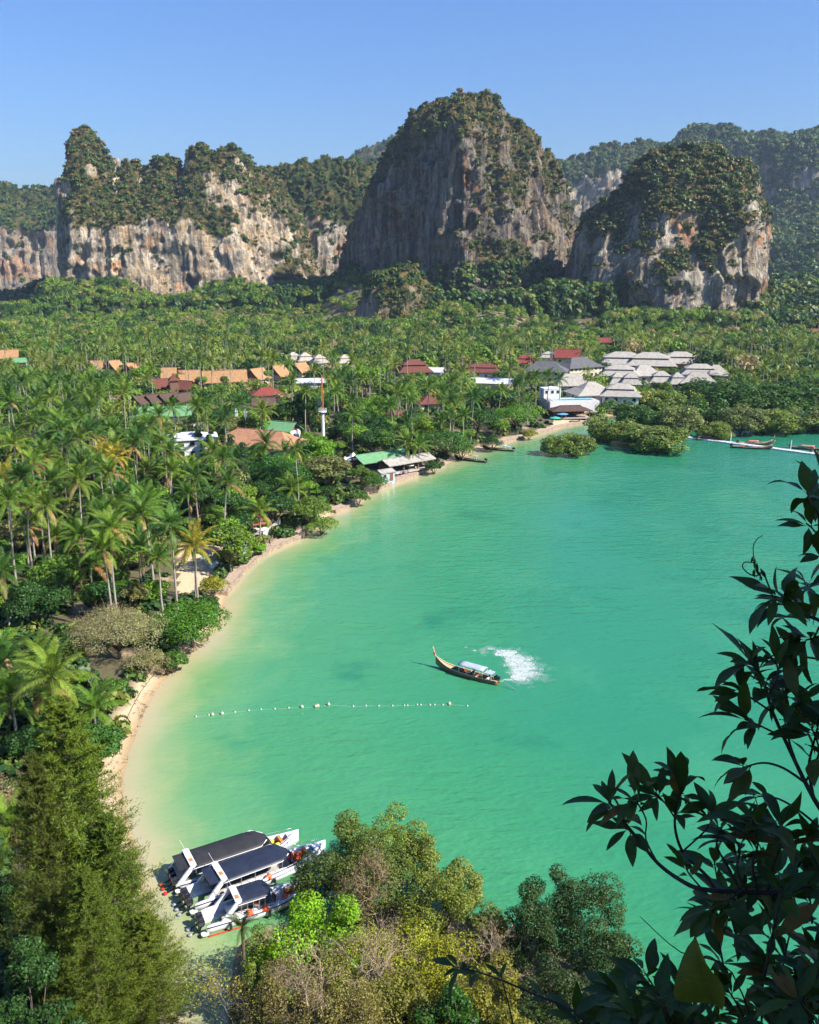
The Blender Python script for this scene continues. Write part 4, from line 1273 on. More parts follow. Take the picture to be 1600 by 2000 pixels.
# --- beach bar with green roof by the water
bb = open_roof("open beach bar with a bright green sheet roof beside the water", 742, 893, 16, 7, 36, 3.4, 'gable', 1.6, R_GREEN, g=1.3)
open_roof("grey roofed open beach bar joined to the green roofed one", 793, 898, 16, 5.5, 38, 3.0, 'gable', 1.1, R_GREY, g=1.3)
house("pale blue walled kiosk under the green beach bar roof", 752, 920, 4.5, 3.2, 36, 2.6, 'gable', .5, R_GREY, W_BLUE, name="kiosk", cat="kiosk", g=1.3, nwin=2, over=.3)
for lab, px_, py_, s_ in (("white peaked tent leftmost behind the green beach bar", 674, 903, 1.0), ("white peaked tent between its twin and the green roof", 690, 899, 1.15)):
    c = P(px_, py_, 3.4)
    t = thing("tent", lab, "tent", (c.x, c.y, 1.3), .6, "white peaked tents", s_)
    MB().loft([[(-2, -2, 2.2), (2, -2, 2.2), (2, 2, 2.2), (-2, 2, 2.2)], [(-.9, -.9, 2.75), (.9, -.9, 2.75), (.9, .9, 2.75), (-.9, .9, 2.75)], [(-.05, -.05, 3.9), (.05, -.05, 3.9), (.05, .05, 3.9), (-.05, .05, 3.9)]]).build("canopy", M_WHITE, t)
    for x in (-1.9, 1.9):
        for y in (-1.9, 1.9):
            MB().tube([(x, y, -.4), (x, y, 2.25)], .05, 5).build("leg", M_STEEL, t)
    WINDOWS_PX.append((px_ - 12, py_ - 10, px_ + 12, py_ + 10, c.y))
bar_cols = [(0.6, .05, .04), (.75, .75, .72), (.05, .35, .4), (.6, .45, .1), (.25, .12, .08)]
parasol("teal parasol in front of the green beach bar", 774, 905, 1.5, 2.4, (0.04, 0.40, 0.32), 1.2, "beach bar parasols")
parasol("second teal parasol towards the moored boats", 832, 893, 1.5, 2.4, (0.04, 0.36, 0.34), 1.2, "beach bar parasols")
parasol("cream parasol over the beach bar tables", 800, 905, 1.5, 2.3, (0.62, 0.52, 0.36), 1.2, "beach bar parasols")
for i_, (px_, py_) in enumerate(((768, 932), (778, 928), (790, 924), (803, 918), (815, 914), (824, 909))):
    c = P(px_, py_, 1.2)
    t = thing("bar_table", ("red topped", "white topped", "teal topped", "yellow topped", "brown topped", "red topped")[i_] + (" beach bar table nearest the kiosk" if i_ == 0 else " beach bar table nearest the moored boats" if i_ == 5 else " beach bar table with three stools"), "table", (c.x, c.y, 1.05), i_ * .5, "beach bar tables")
    MB().lathe((0, 0, .72), [(.55, -.04), (.55, 0.02)], 8).build("table_top", plain("table_paint", bar_cols[i_ % 5], .5), t)
    MB().tube([(0, 0, -.2), (0, 0, .7)], .05, 5).build("leg", M_STEEL, t)
    for a in (0, 2.1, 4.2):
        s = MB().lathe((math.cos(a) * .95, math.sin(a) * .95, .42), [(.2, -.05), (.22, .03)], 7).build("stool", M_DOOR, t)
        MB().tube([(math.cos(a) * .95, math.sin(a) * .95, -.2), (math.cos(a) * .95, math.sin(a) * .95, .4)], .04, 4).build("leg", M_STEEL, s)
WINDOWS_PX.append((755, 885, 850, 940, P(800, 915)[1] - 1))

# --- light tower in the village
c = P(632, 868, 2.6)
tw = thing("light_tower", "slim white light tower with orange lattice mast above the village trees", "tower", (c.x, c.y, 2.6), 0.2)
k_ = (c.y * CP + 57 * SP) / FPX
zt = lambda py: (868 - py) * k_ * 1.03
MB().lathe((0, 0, 0), [(.62, -1), (.58, 0), (.46, zt(806)), (.46, zt(804))], 12).build("shaft", M_WHITE, tw, True)
pl = MB().lathe((0, 0, zt(806)), [(.4, -.3), (1.35, 0), (1.35, .18), (.4, .2)], 12).build("platform", M_WHITE, tw)
rl = MB()
for i in range(12):
    a = i * math.pi / 6; a2 = a + math.pi / 6
    rl.tube([(1.27 * math.cos(a), 1.27 * math.sin(a), .1), (1.27 * math.cos(a), 1.27 * math.sin(a), 1.2)], .04, 4)
    for z in (.65, 1.2):
        rl.tube([(1.27 * math.cos(a), 1.27 * math.sin(a), z), (1.27 * math.cos(a2), 1.27 * math.sin(a2), z)], .04, 4)
rl.build("railing", M_WHITE, pl, loc=(0, 0, zt(806)))
sp = MB()
sp.box((-1.0, -.5, zt(789)), (1.7, .12, 1.5), .3)
sp.build("solar_panel", plain("solar_panel_dark", (.03, .04, .07), .2), tw)
lt = MB()
h0, h1 = zt(804), zt(748)
for i in range(4):
    a = i * math.pi / 2 + .4
    lt.tube([(.42 * math.cos(a), .42 * math.sin(a), h0), (.26 * math.cos(a), .26 * math.sin(a), h1)], .06, 4)
for j in range(8):
    for i in range(4):
        r0 = .42 - .16 * j / 8; r1 = .42 - .16 * (j + 1) / 8
        a, b = i * math.pi / 2 + .4, (i + 1) * math.pi / 2 + .4
        lt.tube([(r0 * math.cos(a), r0 * math.sin(a), h0 + (h1 - h0) * j / 8), (r1 * math.cos(b), r1 * math.sin(b), h0 + (h1 - h0) * (j + 1) / 8)], .04, 4)
lt.build("lattice_mast", M_ORANGEP, tw)
MB().lathe((0, 0, h1), [(.4, 0), (.5, .1), (.5, .2), (.3, .3), (.3, .9), (.1, 1.2), (.04, 2.0)], 8).build("lamp_house", M_ORANGEP, tw, True)
WINDOWS_PX.append((618, 742, 646, 850, c.y)); FOOT.append((c.x, c.y, 2))

# --- telecom masts on the salmon roofed hall
for lab, px_, py0, py1 in (("white telecom mast on the salmon roof, thicker of two", 463, 845, 796), ("thin white telecom mast on the salmon roof", 481, 848, 797), ("short thin aerial further along the salmon roof", 509, 846, 824)):
    b = P(px_, py0, 7.4)
    k = (b.y * CP + 50 * SP) / FPX
    hh = (py0 - py1) * k
    t = thing("telecom_mast", lab, "antenna", (b.x, b.y, 7.2), .4, "masts on the salmon roof")
    MB().tube([(0, 0, -2.4), (0, 0, hh)], [.16, .10] if hh > 5 else [.07, .05], 6).build("pole", M_WHITE, t)
    if hh > 5:
        for i in range(3):
            a = i * 2.1
            p = MB().box((.42 * math.cos(a), .42 * math.sin(a), hh * .8), (.18, .34, 1.9), a).build("antenna_panel", M_WHITE, t)
            MB().tube([(0, 0, hh * .8), (.4 * math.cos(a), .4 * math.sin(a), hh * .8)], .05, 4).build("bracket", M_STEEL, p)
        MB().lathe((.35, -.3, hh * .45), [(.42, -.02), (.42, .08), (.2, .16)], 10).build("dish", M_WHITE, t)

# ================================================================== trees and palms
def on_land(x, y, margin=1.5):
    return float(shore_sd(np.array([[x, y]]))[0]) > margin

def blocks(px, py, w, h, Y):
    """does a crown box centred at (px,py) hide a building window?"""
    for x0, y0, x1, y1, yb in WINDOWS_PX:
        if Y < yb + 4 and px + w > x0 and px - w < x1 and py + h > y0 and py - h < y1:
            return True
    return False

def crown_px(x, y, z):
    a, b, d = pix((x, y, z))
    return a, b, FPX / d

TAKEN = []      # (x, y, r) of placed plants
def free(x, y, r):
    for a, b, c in TAKEN:
        if (a - x) ** 2 + (b - y) ** 2 < (r + c) ** 2 * 0.5:
            return False
    for a, b, c in FOOT:
        if (a - x) ** 2 + (b - y) ** 2 < (c + 1) ** 2:
            return False
    return True

# ---- palms that stand out singly: crown pixel, height, label
NEAR_P = [
    (109, 1318, 7.5, "low coconut palm with big arching fronds nearest the beach bushes"), (4, 1290, 9, "coconut palm cut by the photo's edge beside the lowest palm"), (380, 1050, 12, "leaning coconut palm with yellow lower fronds above the sandy clearing"),
    (284, 978, 13, "broad coconut palm with a star shaped crown in the middle of the grove"), (277, 1066, 9, "short coconut palm with dry fronds behind the sandy clearing"), (433, 935, 14, "coconut palm with a pale trunk beside the dark spreading trees"),
    (175, 1100, 7, "young coconut palm with upright fronds behind the dry grey bush"), (48, 987, 15, "coconut palm with a long pale trunk rising from the near left bushes"), (8, 937, 16, "yellow fronded coconut palm at the photo's edge"),
    (64, 906, 16, "coconut palm with drooping brown fronds near the photo's edge"), (116, 824, 18, "very tall coconut palm with twin neighbour on the grove's edge"), (125, 842, 18, "tall coconut palm just beside its taller twin"),
    (210, 886, 16, "coconut palm with yellow skirt of fronds and double trunk look"), (222, 893, 15, "coconut palm close behind the yellow skirted palm"), (176, 846, 17, "tall slim coconut palm over the grove centre"), (311, 815, 18, "tallest coconut palm standing alone before the white block"),
    (240, 770, 17, "tall coconut palm in front of the dark pavilions"), (94, 782, 17, "tall palm over the grove left of the dark pavilions"), (49, 752, 17, "tall coconut palm with long bare trunk near the photo's left edge"), (22, 790, 16, "coconut palm close to the left photo edge above the grove"),
    (67, 740, 16, "coconut palm behind the long bare trunk palm"), (180, 797, 16, "coconut palm midway between the twin palms and dark pavilions"), (94, 864, 15, "coconut palm below the twin tall palms"), (149, 1046, 10, "coconut palm low in the grove's shade"),
    (184, 968, 12, "coconut palm behind the star crowned palm"), (4, 1112, 11, "coconut palm at the photo edge above the dark round bush"), (341, 800, 15, "coconut palm in front of the long green roof"), (386, 797, 15, "coconut palm at the end of the long green roof"),
    (435, 770, 13, "coconut palm before the orange bungalows' middle"), (510, 803, 13, "coconut palm between red roof and salmon roof"), (514, 864, 10, "short coconut palm against the white wall of the salmon hall"), (532, 706, 16, "tall coconut palm before the last orange bungalows"),
    (566, 714, 16, "tall coconut palm beside the white shed"), (793, 855, 8.5, "palm leaning over the green beach bar roof"), (818, 858, 8, "second palm over the beach bar, nearer the boats"), (690, 707, 17, "tall palm with two neighbours left of the red villa"), (650, 700, 17, "tall palm behind the light tower"),
    (697, 728, 15, "palm just below its taller neighbours near the light tower"), (778, 765, 14, "palm before the two tiered red villa"), (880, 778, 15, "palm beside the lone dark red roof"), (905, 800, 13, "palm with wide crown over the dark shore trees"), (905, 690, 16, "palm behind the big white shed"),
    (927, 700, 15, "slim palm close to the long red roof"), (766, 790, 12, "broad palm in the middle of the village trees"), (1048, 735, 14, "palm before the slate hotel, leftmost of three"), (1072, 733, 14, "palm before the slate hotel, middle of three"), (1095, 738, 13, "palm before the slate hotel, nearest the pool"),
    (1016, 745, 14, "palm at the village end next to the resort"), (1000, 715, 13, "palm behind the big white shed's far corner"), (270, 672, 15, "tall slim palm over the orange bungalows' first gap"), (302, 666, 15, "tall slim palm beside the first gap in the bungalow row"), (28, 1600, 8, "palm frond crown in the dark corner beside the feathery conifer")]
BASES = []
for px_, py_, h_, lab in NEAR_P:
    b = P(px_, py_, 2.2 + h_)
    if not on_land(b.x, b.y, 0.5):
        b.x -= 3
    g = gz(b.x, b.y)
    dep = pix((b.x, b.y, h_))[2]
    col = (0.30, 0.26, 0.03) if "yellow" in lab else None
    palm((b.x, b.y, g), h_, lab, "coconut palms that stand out singly", near=dep < 300, col=col, scale=RNG.uniform(.95, 1.12), dry=.5 if "dry" in lab or "brown" in lab else .14)
    TAKEN.append((b.x, b.y, 1.4))

# ---- large trees that stand out singly: (crown px, py, radius px, height m, colour, form, label)
def big_tree(px, py, rpx, h, col, label, form='broad', seed=0, leaf=0.26, n=9000, group=None, sq=0.72, name="broadleaf_tree", water_ok=False, lump=0.34, nl=26, base_z=None):
    zc = h * 0.62
    b = P(px, py, zc + 1.5)
    dep = b.y * CP + (CAM_H - zc) * SP
    R = rpx * dep / FPX
    g = gz(b.x, b.y) if base_z is None else base_z
    rng = np.random.default_rng(seed)
    if form == 'mangrove':
        tm, cm = MANGROVE[seed % 3]; R0, H0 = 5.0, 8.0
    elif form == 'olive':
        tm, cm = OLIVE[seed % 2]; R0, H0 = 4.7, 9.5
    elif form == 'shared':
        tm, cm = BROAD[seed % 5]; R0, H0 = 4.9, 9.8
    else:
        tm, cm = broad_tree(R, h, nl, n, leaf, 700 + seed, flat=sq, clear=.15, lump=lump); R0, H0 = R, h
    t = thing(name, label, "tree", (b.x, b.y, g - .1), rng.uniform(0, 6.28), group)
    t.scale = (R / R0, R / R0, h / H0)
    link("trunk", tm, t)
    o = link("crown", cm, t)
    o.color = (*col, 1)
    TAKEN.append((b.x, b.y, R * .75))
    return t

big_tree(75, 1172, 66, 9, G_DARK, "dark glossy round tree beside the dry grey bush", seed=1, n=9000, leaf=.30)
big_tree(372, 1200, 84, 7, (0.060, 0.150, 0.014), "dense bright green tree overhanging the water by the beach", seed=2, n=11000, leaf=.25, nl=34, lump=.30)
big_tree(415, 1132, 34, 3.6, (0.20, 0.20, 0.022), "yellow green bush at the edge of the sandy clearing", seed=3, n=2600, leaf=.22)
big_tree(452, 1072, 44, 4.6, G_LIT, "light green bush over the seawall beside the walking people", seed=4, n=3200, leaf=.24)
big_tree(190, 1432, 54, 6.5, (0.040, 0.105, 0.014), "glossy green sea almond tree leaning over the narrow beach", seed=5, n=7500, leaf=.25)
big_tree(150, 1375, 40, 5, G_MID, "green bush between the low palm and the beach tree", seed=6, n=4500, leaf=.24)
big_tree(60, 1440, 50, 5, G_DARK, "dark bush behind the tip of the feathery conifer", seed=7, n=4500, leaf=.24)
big_tree(225, 1150, 40, 5, G_BRIGHT, "bright green shrub behind the dry grey bush", seed=8, n=3600, leaf=.25)
big_tree(300, 1150, 34, 4.5, G_BRIGHT, "bright green shrub behind the overhanging tree", seed=9, n=3000, leaf=.25)
big_tree(545, 925, 62, 12, (0.030, 0.095, 0.012), "dark layered broad tree behind the shore path", seed=10, n=9000, leaf=.34)
big_tree(535, 985, 46, 8, G_DARK, "dark spreading tree shading the open air restaurant", seed=11, n=5200, leaf=.30)
big_tree(603, 985, 48, 7.5, (0.095, 0.155, 0.022), "light green tree leaning out over the water at the path's bend", seed=12, n=4600, leaf=.30, lump=.28)
big_tree(642, 915, 56, 11, G_OLIVE, "feathery olive grey tree behind the shore path", form='olive', seed=0)
big_tree(600, 880, 44, 11, (0.11, 0.13, 0.035), "olive tree beside the salmon roofed hall", form='olive', seed=1)
big_tree(690, 822, 46, 12, (0.022, 0.065, 0.012), "very dark round tree behind the white tents", seed=13, n=5200, leaf=.36)
big_tree(740, 800, 36, 12, G_BRIGHT, "vivid green tree between dark round tree and village palms", seed=14, n=4200, leaf=.36)
big_tree(745, 845, 36, 9, G_DARK, "dark tree right behind the green beach bar roof", seed=15, n=4000, leaf=.34)
big_tree(872, 858, 58, 8, (0.045, 0.115, 0.016), "broad leafy tree overhanging the shore beside the beach bar", seed=16, n=6500, leaf=.34, sq=.6)
big_tree(935, 818, 52, 11, G_DARK, "dark green tree behind the two moored longtail boats", seed=17, n=5200, leaf=.38)
big_tree(1012, 810, 50, 9, (0.075, 0.175, 0.016), "bright green rounded tree on the seawall point", seed=18, n=5200, leaf=.38)
big_tree(965, 775, 46, 11, G_DARK, "dark tree in front of the big white shed", seed=19, n=4400, leaf=.40, form='shared')
big_tree(90, 692, 46, 12, (0.055, 0.150, 0.016), "large round green tree among the far palms near the photo edge", seed=20, n=5200, leaf=.5)
big_tree(715, 745, 42, 12, G_BRIGHT, "bright green tree before the two tiered red villa", seed=21, form='shared')
big_tree(655, 790, 36, 11, G_MID, "mid green tree just beside the light tower", seed=22, form='shared')
big_tree(285, 745, 30, 9, G_BRIGHT, "vivid green tree in the gap of the bungalow row", seed=23, form='shared')
big_tree(735, 930, 28, 5, (0.050, 0.115, 0.014), "green bush in front of the beach bar kiosk", seed=24, n=2600, leaf=.26)
big_tree(720, 925, 22, 4.5, G_MID, "low green bush left of the beach bar on the seawall", seed=25, n=2200, leaf=.26)
for i_, (px_, py_, r_, h_, c_, lab) in enumerate((
        (1192, 748, 13, 6, G_BRIGHT, "small bright tree between the tall pale villa and the pool"), (1243, 741, 11, 6, G_MID, "small tree between two little resort pavilions"), (1276, 746, 12, 6, G_LIT, "light green tree in the resort's middle court"),
        (1312, 737, 12, 6, G_MID, "tree behind the smallest resort pavilion"), (1345, 754, 13, 6, G_DARK, "dark tree before the low resort villa"), (1176, 736, 10, 6, G_LIT, "light tree against the slate hotel's end"),
        (1226, 764, 12, 5.5, G_BRIGHT, "bright tree beside the villa nearest the mangroves"), (1262, 762, 13, 6, G_MID, "green tree before the resort pavilions"), (1300, 760, 13, 6, G_LIT, "light tree where resort meets mangroves"),
        (1402, 745, 13, 6, G_MID, "tree in front of the last resort villa"), (1140, 742, 10, 5, G_BRIGHT, "bright shrub tree behind the pool terrace"), (395, 752, 11, 5.5, G_BRIGHT, "bright tree between the middle orange bungalows"),
        (440, 750, 11, 5.5, G_MID, "green tree before the pale walled orange bungalow"), (482, 742, 10, 5.5, G_DARK, "dark tree in the gap before the red roofed house"), (350, 742, 10, 5.5, G_LIT, "light tree beside the brown turret"),
        (242, 726, 9, 5, G_DARK, "dark tree between the first orange bungalows"), (525, 740, 10, 6, G_BRIGHT, "bright tree behind the red roofed house"), (470, 880, 18, 6, G_MID, "green tree before the salmon hall's wall"), (560, 872, 16, 6, G_LIT, "light tree at the salmon hall's far end"))):
    big_tree(px_, py_, r_, h_, c_, lab, form='shared', seed=i_ + 80)
for i_, (px_, py_, r_, h_, c_, lab) in enumerate((
        (628, 1010, 32, 5, G_LIT, "light green bush overhanging the water at the path's outer bend"), (700, 958, 22, 4.5, G_MID, "green bush leaning over the seawall before the white tents"), (850, 898, 20, 5, G_DARK, "dark bush at the end of the beach bar seawall"),
        (905, 868, 26, 6, G_MID, "green tree leaning out above the nearer moored longtail"), (962, 852, 24, 6, G_DARK, "dark tree leaning out above the further moored longtail"), (505, 1058, 16, 3.5, G_BRIGHT, "small bright bush beside the walkers' path"),
        (1035, 838, 16, 4, G_YEL, "yellow green hedge bush on the seawall point"), (340, 1270, 26, 3.5, G_MID, "low green bush over the sand beside the overhanging tree"))):
    big_tree(px_, py_, r_, h_, c_, lab, seed=i_ + 110, n=2600, leaf=.28)
# mangroves standing in the shallows
for i_, (px_, py_, r_, h_, col, lab) in enumerate((
        (1085, 856, 27, 6.5, G_MANG, "small round mangrove standing alone in the water, smaller of the pair"), (1130, 852, 33, 7.5, G_MANG, "larger mangrove of the pair standing in the water off the beach"),
        (1178, 822, 38, 8.5, G_MANG, "light green mangrove in front of the resort beach"), (1222, 830, 36, 8, (0.135, 0.185, 0.036), "pale mangrove between the resort beach and the pier"), (1290, 838, 56, 9, (0.115, 0.165, 0.034), "wide rounded mangrove where the floating pier begins"),
        (1255, 800, 44, 10, G_MANG_D, "dark mangrove behind the wide rounded one"), (1330, 806, 42, 10, (0.135, 0.165, 0.05), "grey green mangrove behind the pier's start"), (1400, 828, 30, 6.5, G_MANG, "small mangrove standing out over the pier"),
        (1385, 790, 48, 11, G_MANG_D, "dark mangrove behind the small one over the pier"), (1450, 805, 46, 10, (0.115, 0.145, 0.045), "greyish mangrove behind the moored red boats"), (1515, 808, 44, 9, G_MANG, "rounded mangrove near the fallen driftwood"),
        (1570, 805, 46, 9, (0.105, 0.145, 0.035), "mangrove at the photo edge over the driftwood"), (1440, 760, 56, 12, G_MANG_D, "tall dark mangrove in the second row"), (1510, 758, 58, 12, G_MANG_D, "tall dark mangrove in the second row near the photo edge"),
        (1585, 752, 60, 13, G_MANG_D, "tall dark mangrove cut by the photo edge"), (1375, 752, 44, 10, G_MANG_D, "dark mangrove beside the last resort villa"), (1300, 770, 40, 9, G_MANG, "green mangrove in front of the resort pavilions"),
        (1625, 805, 46, 9, G_MANG, "mangrove just beyond the photo edge by the pier"))):
    big_tree(px_, py_ - 5, r_ * 1.22, h_ * 1.2, col, lab, form='mangrove', seed=i_ + 30, name="mangrove_tree", group="mangroves in the shallows", base_z=-.5)

# narrow dark conifers before the white block
NARROW = broad_tree(1.5, 12.0, 40, 2600, 0.34, 560, flat=.98, clear=.05, lump=.42)
_COLT = 'first second third fourth fifth sixth seventh eighth ninth tenth'.split()
for i_, (px_, py_, h_) in enumerate(((338, 880, 11), (350, 905, 10), (362, 868, 12), (388, 872, 12.5), (398, 905, 11), (412, 880, 12), (436, 872, 13), (452, 885, 12), (474, 905, 13), (480, 945, 12))):
    b = P(px_, py_, h_ * .55 + 2)
    tree(NARROW, (b.x, b.y, gz(b.x, b.y)), _COLT[i_] + " narrow dark columnar tree before the white block, counted from the left", "narrow columnar trees", (0.038, 0.085, 0.022), h_ / 12.0, name="columnar_tree", sz=1.05)
    TAKEN.append((b.x, b.y, 1.6))

# ---- bare and dry trees
def twig_mesh(seed, H, spread, levels=4, r0=0.16, kids=(3, 4), droop=0.0, n=3, name="branches", mat=None):
    rng = random.Random(seed)
    mb = MB()
    tips = []
    def grow(p, d, L, r, lv):
        q = p.copy()
        pts = [p.copy()]
        seg = 3
        for i in range(seg):
            d2 = (d + Vector((rng.gauss(0, .22), rng.gauss(0, .22), rng.gauss(0, .12) - droop))).normalized()
            q = q + d2 * L / seg
            pts.append(q.copy()); d = d2
        mb.tube(pts, [r * (1 - .45 * i / seg) for i in range(seg + 1)], n if lv < 2 else 3, cap=False)
        if lv >= levels:
            tips.append((q, d)); return
        for k in range(rng.randint(*kids)):
            a = rng.uniform(0, 6.28)
            o = d.orthogonal().normalized()
            o.rotate(Matrix.Rotation(a, 3, d))
            nd = (d + o * rng.uniform(.45, .95) * spread).normalized()
            s = pts[rng.randint(1, seg)] if k else q
            grow(s, nd, L * rng.uniform(.58, .8), r * .55, lv + 1)
    grow(Vector((0, 0, -.3)), Vector((0, 0, 1)), H * .36, r0, 0)
    return mb, tips

M_PALEWOOD = plain("bleached_wood", (0.52, 0.46, 0.40), 0.9, var=0.25)
for i_, (px_, py_, h_, Y_, lab) in enumerate(((655, 640, 22, 780, "bare pale branched tree before the gap in the cliffs"), (805, 632, 20, 770, "bare grey tree in front of the dry grassy knoll"), (1230, 645, 24, 760, "bare white branched tree under the dome cliff"),
                                          (1530, 610, 26, 900, "bare grey crowned tree beside the dome cliff"), (985, 665, 17, 690, "thin bare tree behind the resort red roofs"))):
    c = A(px_, py_ + 14, Y_)
    t = thing("bare_tree", lab, "tree", (c.x, Y_, 3), i_, "bare pale trees under the cliffs")
    mb, tips = twig_mesh(40 + i_, h_, .85, 4, .5)
    mb.build("branches", M_PALEWOOD, t)
    k = np.array([tuple(p) for p, d in tips]); r_ = np.random.default_rng(i_)
    kk = np.repeat(k, 2, 0) + r_.normal(0, .5, (len(k) * 2, 3))
    v, f = leaf_quads(kk, rand_dirs(len(kk), r_), np.full(len(kk), .5), np.full(len(kk), .3), r_)
    o = link("crown", np_mesh("crown", v, f, mats=[M_LEAF]), t); o.color = (0.30, 0.25, 0.18, 1)
    TAKEN.append((c.x, Y_, 3))

def dry_bush(px, py, rpx, h, label, seed, col=G_DRY, nleaf=5, leaf=.16, stems=5, twig=M_TWIG, base=None, levels=4, r0=.09, R=None):
    if base is None:
        b = P(px, py, h * .5 + 1.2)
        dep = b.y * CP + (CAM_H - h * .5) * SP
        R = rpx * dep / FPX
        base = (b.x, b.y, gz(b.x, b.y) - .1)
    t = thing("dry_bush", label, "bush", base, seed)
    rng = random.Random(seed)
    allt = []
    for s in range(stems):
        mb, tips = twig_mesh(seed * 10 + s, h * 1.15, 1.0, levels, r0, (3, 4))
        a = s * 6.28 / stems + rng.uniform(-.4, .4)
        o = mb.build("stem", twig, t, loc=(math.cos(a) * R * .25, math.sin(a) * R * .25, 0), rot=(0, .55 * rng.uniform(.5, 1.2), a))
        o.rotation_euler = Matrix.Rotation(a, 3, 'Z').to_4x4().to_euler()
        o.rotation_euler = (Matrix.Rotation(a, 3, 'Z') @ Matrix.Rotation(rng.uniform(.25, .75), 3, 'Y')).to_euler()
        M = Matrix.Translation(o.location) @ o.rotation_euler.to_matrix().to_4x4()
        allt += [M @ p for p, d in tips]
    k = np.array([tuple(p) for p in allt]); r_ = np.random.default_rng(seed)
    kk = np.repeat(k, nleaf, 0) + r_.normal(0, .28 * max(1, R / 4), (len(k) * nleaf, 3))
    v, f = leaf_quads(kk, rand_dirs(len(kk), r_) + np.array([0, 0, .5]), leaf * r_.uniform(.7, 1.5, len(kk)) * 1.3, leaf * r_.uniform(.5, 1, len(kk)), r_)
    o = link("crown", np_mesh("crown", v, f, mats=[M_LEAF]), t); o.color = (*col, 1)
    return t
big_tree(232, 1225, 100, 7.5, (0.225, 0.215, 0.095), "large rounded grey olive bush behind the beach", seed=70, n=15000, leaf=.15, nl=60, lump=.22)
big_tree(285, 1275, 46, 4.0, (0.205, 0.195, 0.085), "smaller grey olive bush at the beach edge", seed=71, n=4500, leaf=.14, nl=34, lump=.24)
dry_bush(205, 1215, 80, 6.0, "dry twiggy shrub rising through the large grey olive bush", 61, col=(0.20, 0.17, 0.085), nleaf=8, leaf=.16, stems=5, levels=4)
dry_bush(300, 1290, 50, 3.0, "tangle of dry roots and twigs at the beach edge", 62, col=(0.24, 0.17, 0.09), nleaf=4, stems=5, levels=3)
dry_bush(30, 1540, 60, 6.0, "brown dry thicket in the dark corner behind the conifer", 63, col=(0.25, 0.17, 0.09), nleaf=8, stems=5, levels=4)
TAKEN += [(P(232, 1228, 4).x, P(232, 1228, 4).y, 5.5)]

for x0_, y0_, x1_, y1_, py_, h_ in ((140, 1140, 330, 1310, 1235, 3), (300, 1130, 445, 1270, 1205, 3), (15, 1115, 140, 1230, 1175, 4), (140, 1385, 240, 1480, 1435, 3), (380, 1100, 450, 1165, 1132, 2)):
    WINDOWS_PX.append((x0_ + 14, y0_ + 10, x1_ - 14, y1_ - 10, P((x0_ + x1_) / 2, py_, h_).y - 3))
# ---- the rest of the wood and the palm groves
def zone(px, py):
    """share of palms, leaf colours"""
    if py < 632: return 0.02, [G_LIT, G_MID, G_LIT, G_OLIVE, G_BRIGHT]
    if py < 660: return 0.04, [G_LIT, G_MID, G_BRIGHT]
    if py < 695 and px < 560: return 0.26, [G_MID, G_LIT, G_BRIGHT]
    if py < 760 and px < 470: return 0.42, [G_MID, G_LIT, G_DARK, G_BRIGHT]
    if px < 470: return 0.52, [G_DARK, G_MID, G_OLIVE, G_LIT, G_BRIGHT]
    if px < 1010 and py < 700: return 0.20, [G_LIT, G_OLIVE, G_MID, G_YEL]
    if px < 1010: return 0.20, [G_MID, G_DARK, G_BRIGHT, G_LIT]
    if py < 700: return 0.24, [G_MID, G_DARK, G_LIT]
    return 0.30, [G_MID, G_DARK, G_LIT]

LANDMARKS = [("green metal roofed hall", 335, 800), ("white three storey block", 372, 845), ("salmon roofed hall", 508, 850), ("dark brown pavilions", 315, 780), ("brown turret", 339, 738), ("first three orange bungalows", 225, 715),
    ("longer orange bungalow row", 430, 738), ("red roofed house", 521, 765), ("white metal shed", 603, 740), ("pale thatched cottages", 597, 698), ("light tower", 632, 790), ("two tiered red villa", 808, 710), ("lone dark red roof", 837, 778),
    ("big white shed", 960, 738), ("green beach bar", 742, 890), ("grey beach bar roof", 793, 895), ("seawall point", 1050, 845), ("slate roofed hotel", 1090, 705), ("swimming pool", 1116, 778), ("clerestory hall", 1216, 700),
    ("last resort villa", 1398, 725), ("pyramid roofed villa", 1155, 760), ("star crowned palm", 284, 978), ("leaning yellow palm", 380, 1050), ("yellow fronded edge palm", 8, 937), ("twin tall palms", 120, 830), ("tallest lone palm", 311, 815),
    ("yellow skirted palm", 210, 886), ("dry grey bush", 232, 1228), ("dark glossy round tree", 75, 1172), ("overhanging bright green tree", 372, 1200), ("sandy clearing", 400, 1100), ("dark layered shore tree", 545, 925), ("olive grey shore tree", 642, 915),
    ("lowest big palm", 109, 1318), ("long bare trunk palm", 49, 752), ("edge bungalow", 12, 692), ("far round green tree", 90, 692), ("columnar tree screen", 410, 880), ("very dark round tree", 690, 822), ("bright seawall tree", 1012, 810),
    ("moored dark longtails", 940, 885), ("leaning path bend tree", 603, 985), ("tip of the tallest conifer", 120, 1370), ("pale trunked palm", 433, 935), ("short dry palm", 277, 1066), ("village centre palm", 766, 790), ("pale edge palm trunk", 48, 987)]
_ONES = ["nearest", "second nearest", "third nearest", "fourth nearest", "fifth nearest", "sixth nearest", "seventh nearest", "eighth nearest", "ninth nearest", "tenth nearest", "eleventh nearest", "twelfth nearest", "thirteenth nearest",
         "fourteenth nearest", "fifteenth nearest", "sixteenth nearest", "seventeenth nearest", "eighteenth nearest", "nineteenth nearest", "twentieth nearest", "twenty-first nearest", "twenty-second nearest", "twenty-third nearest", "twenty-fourth nearest"]
GENERIC = []
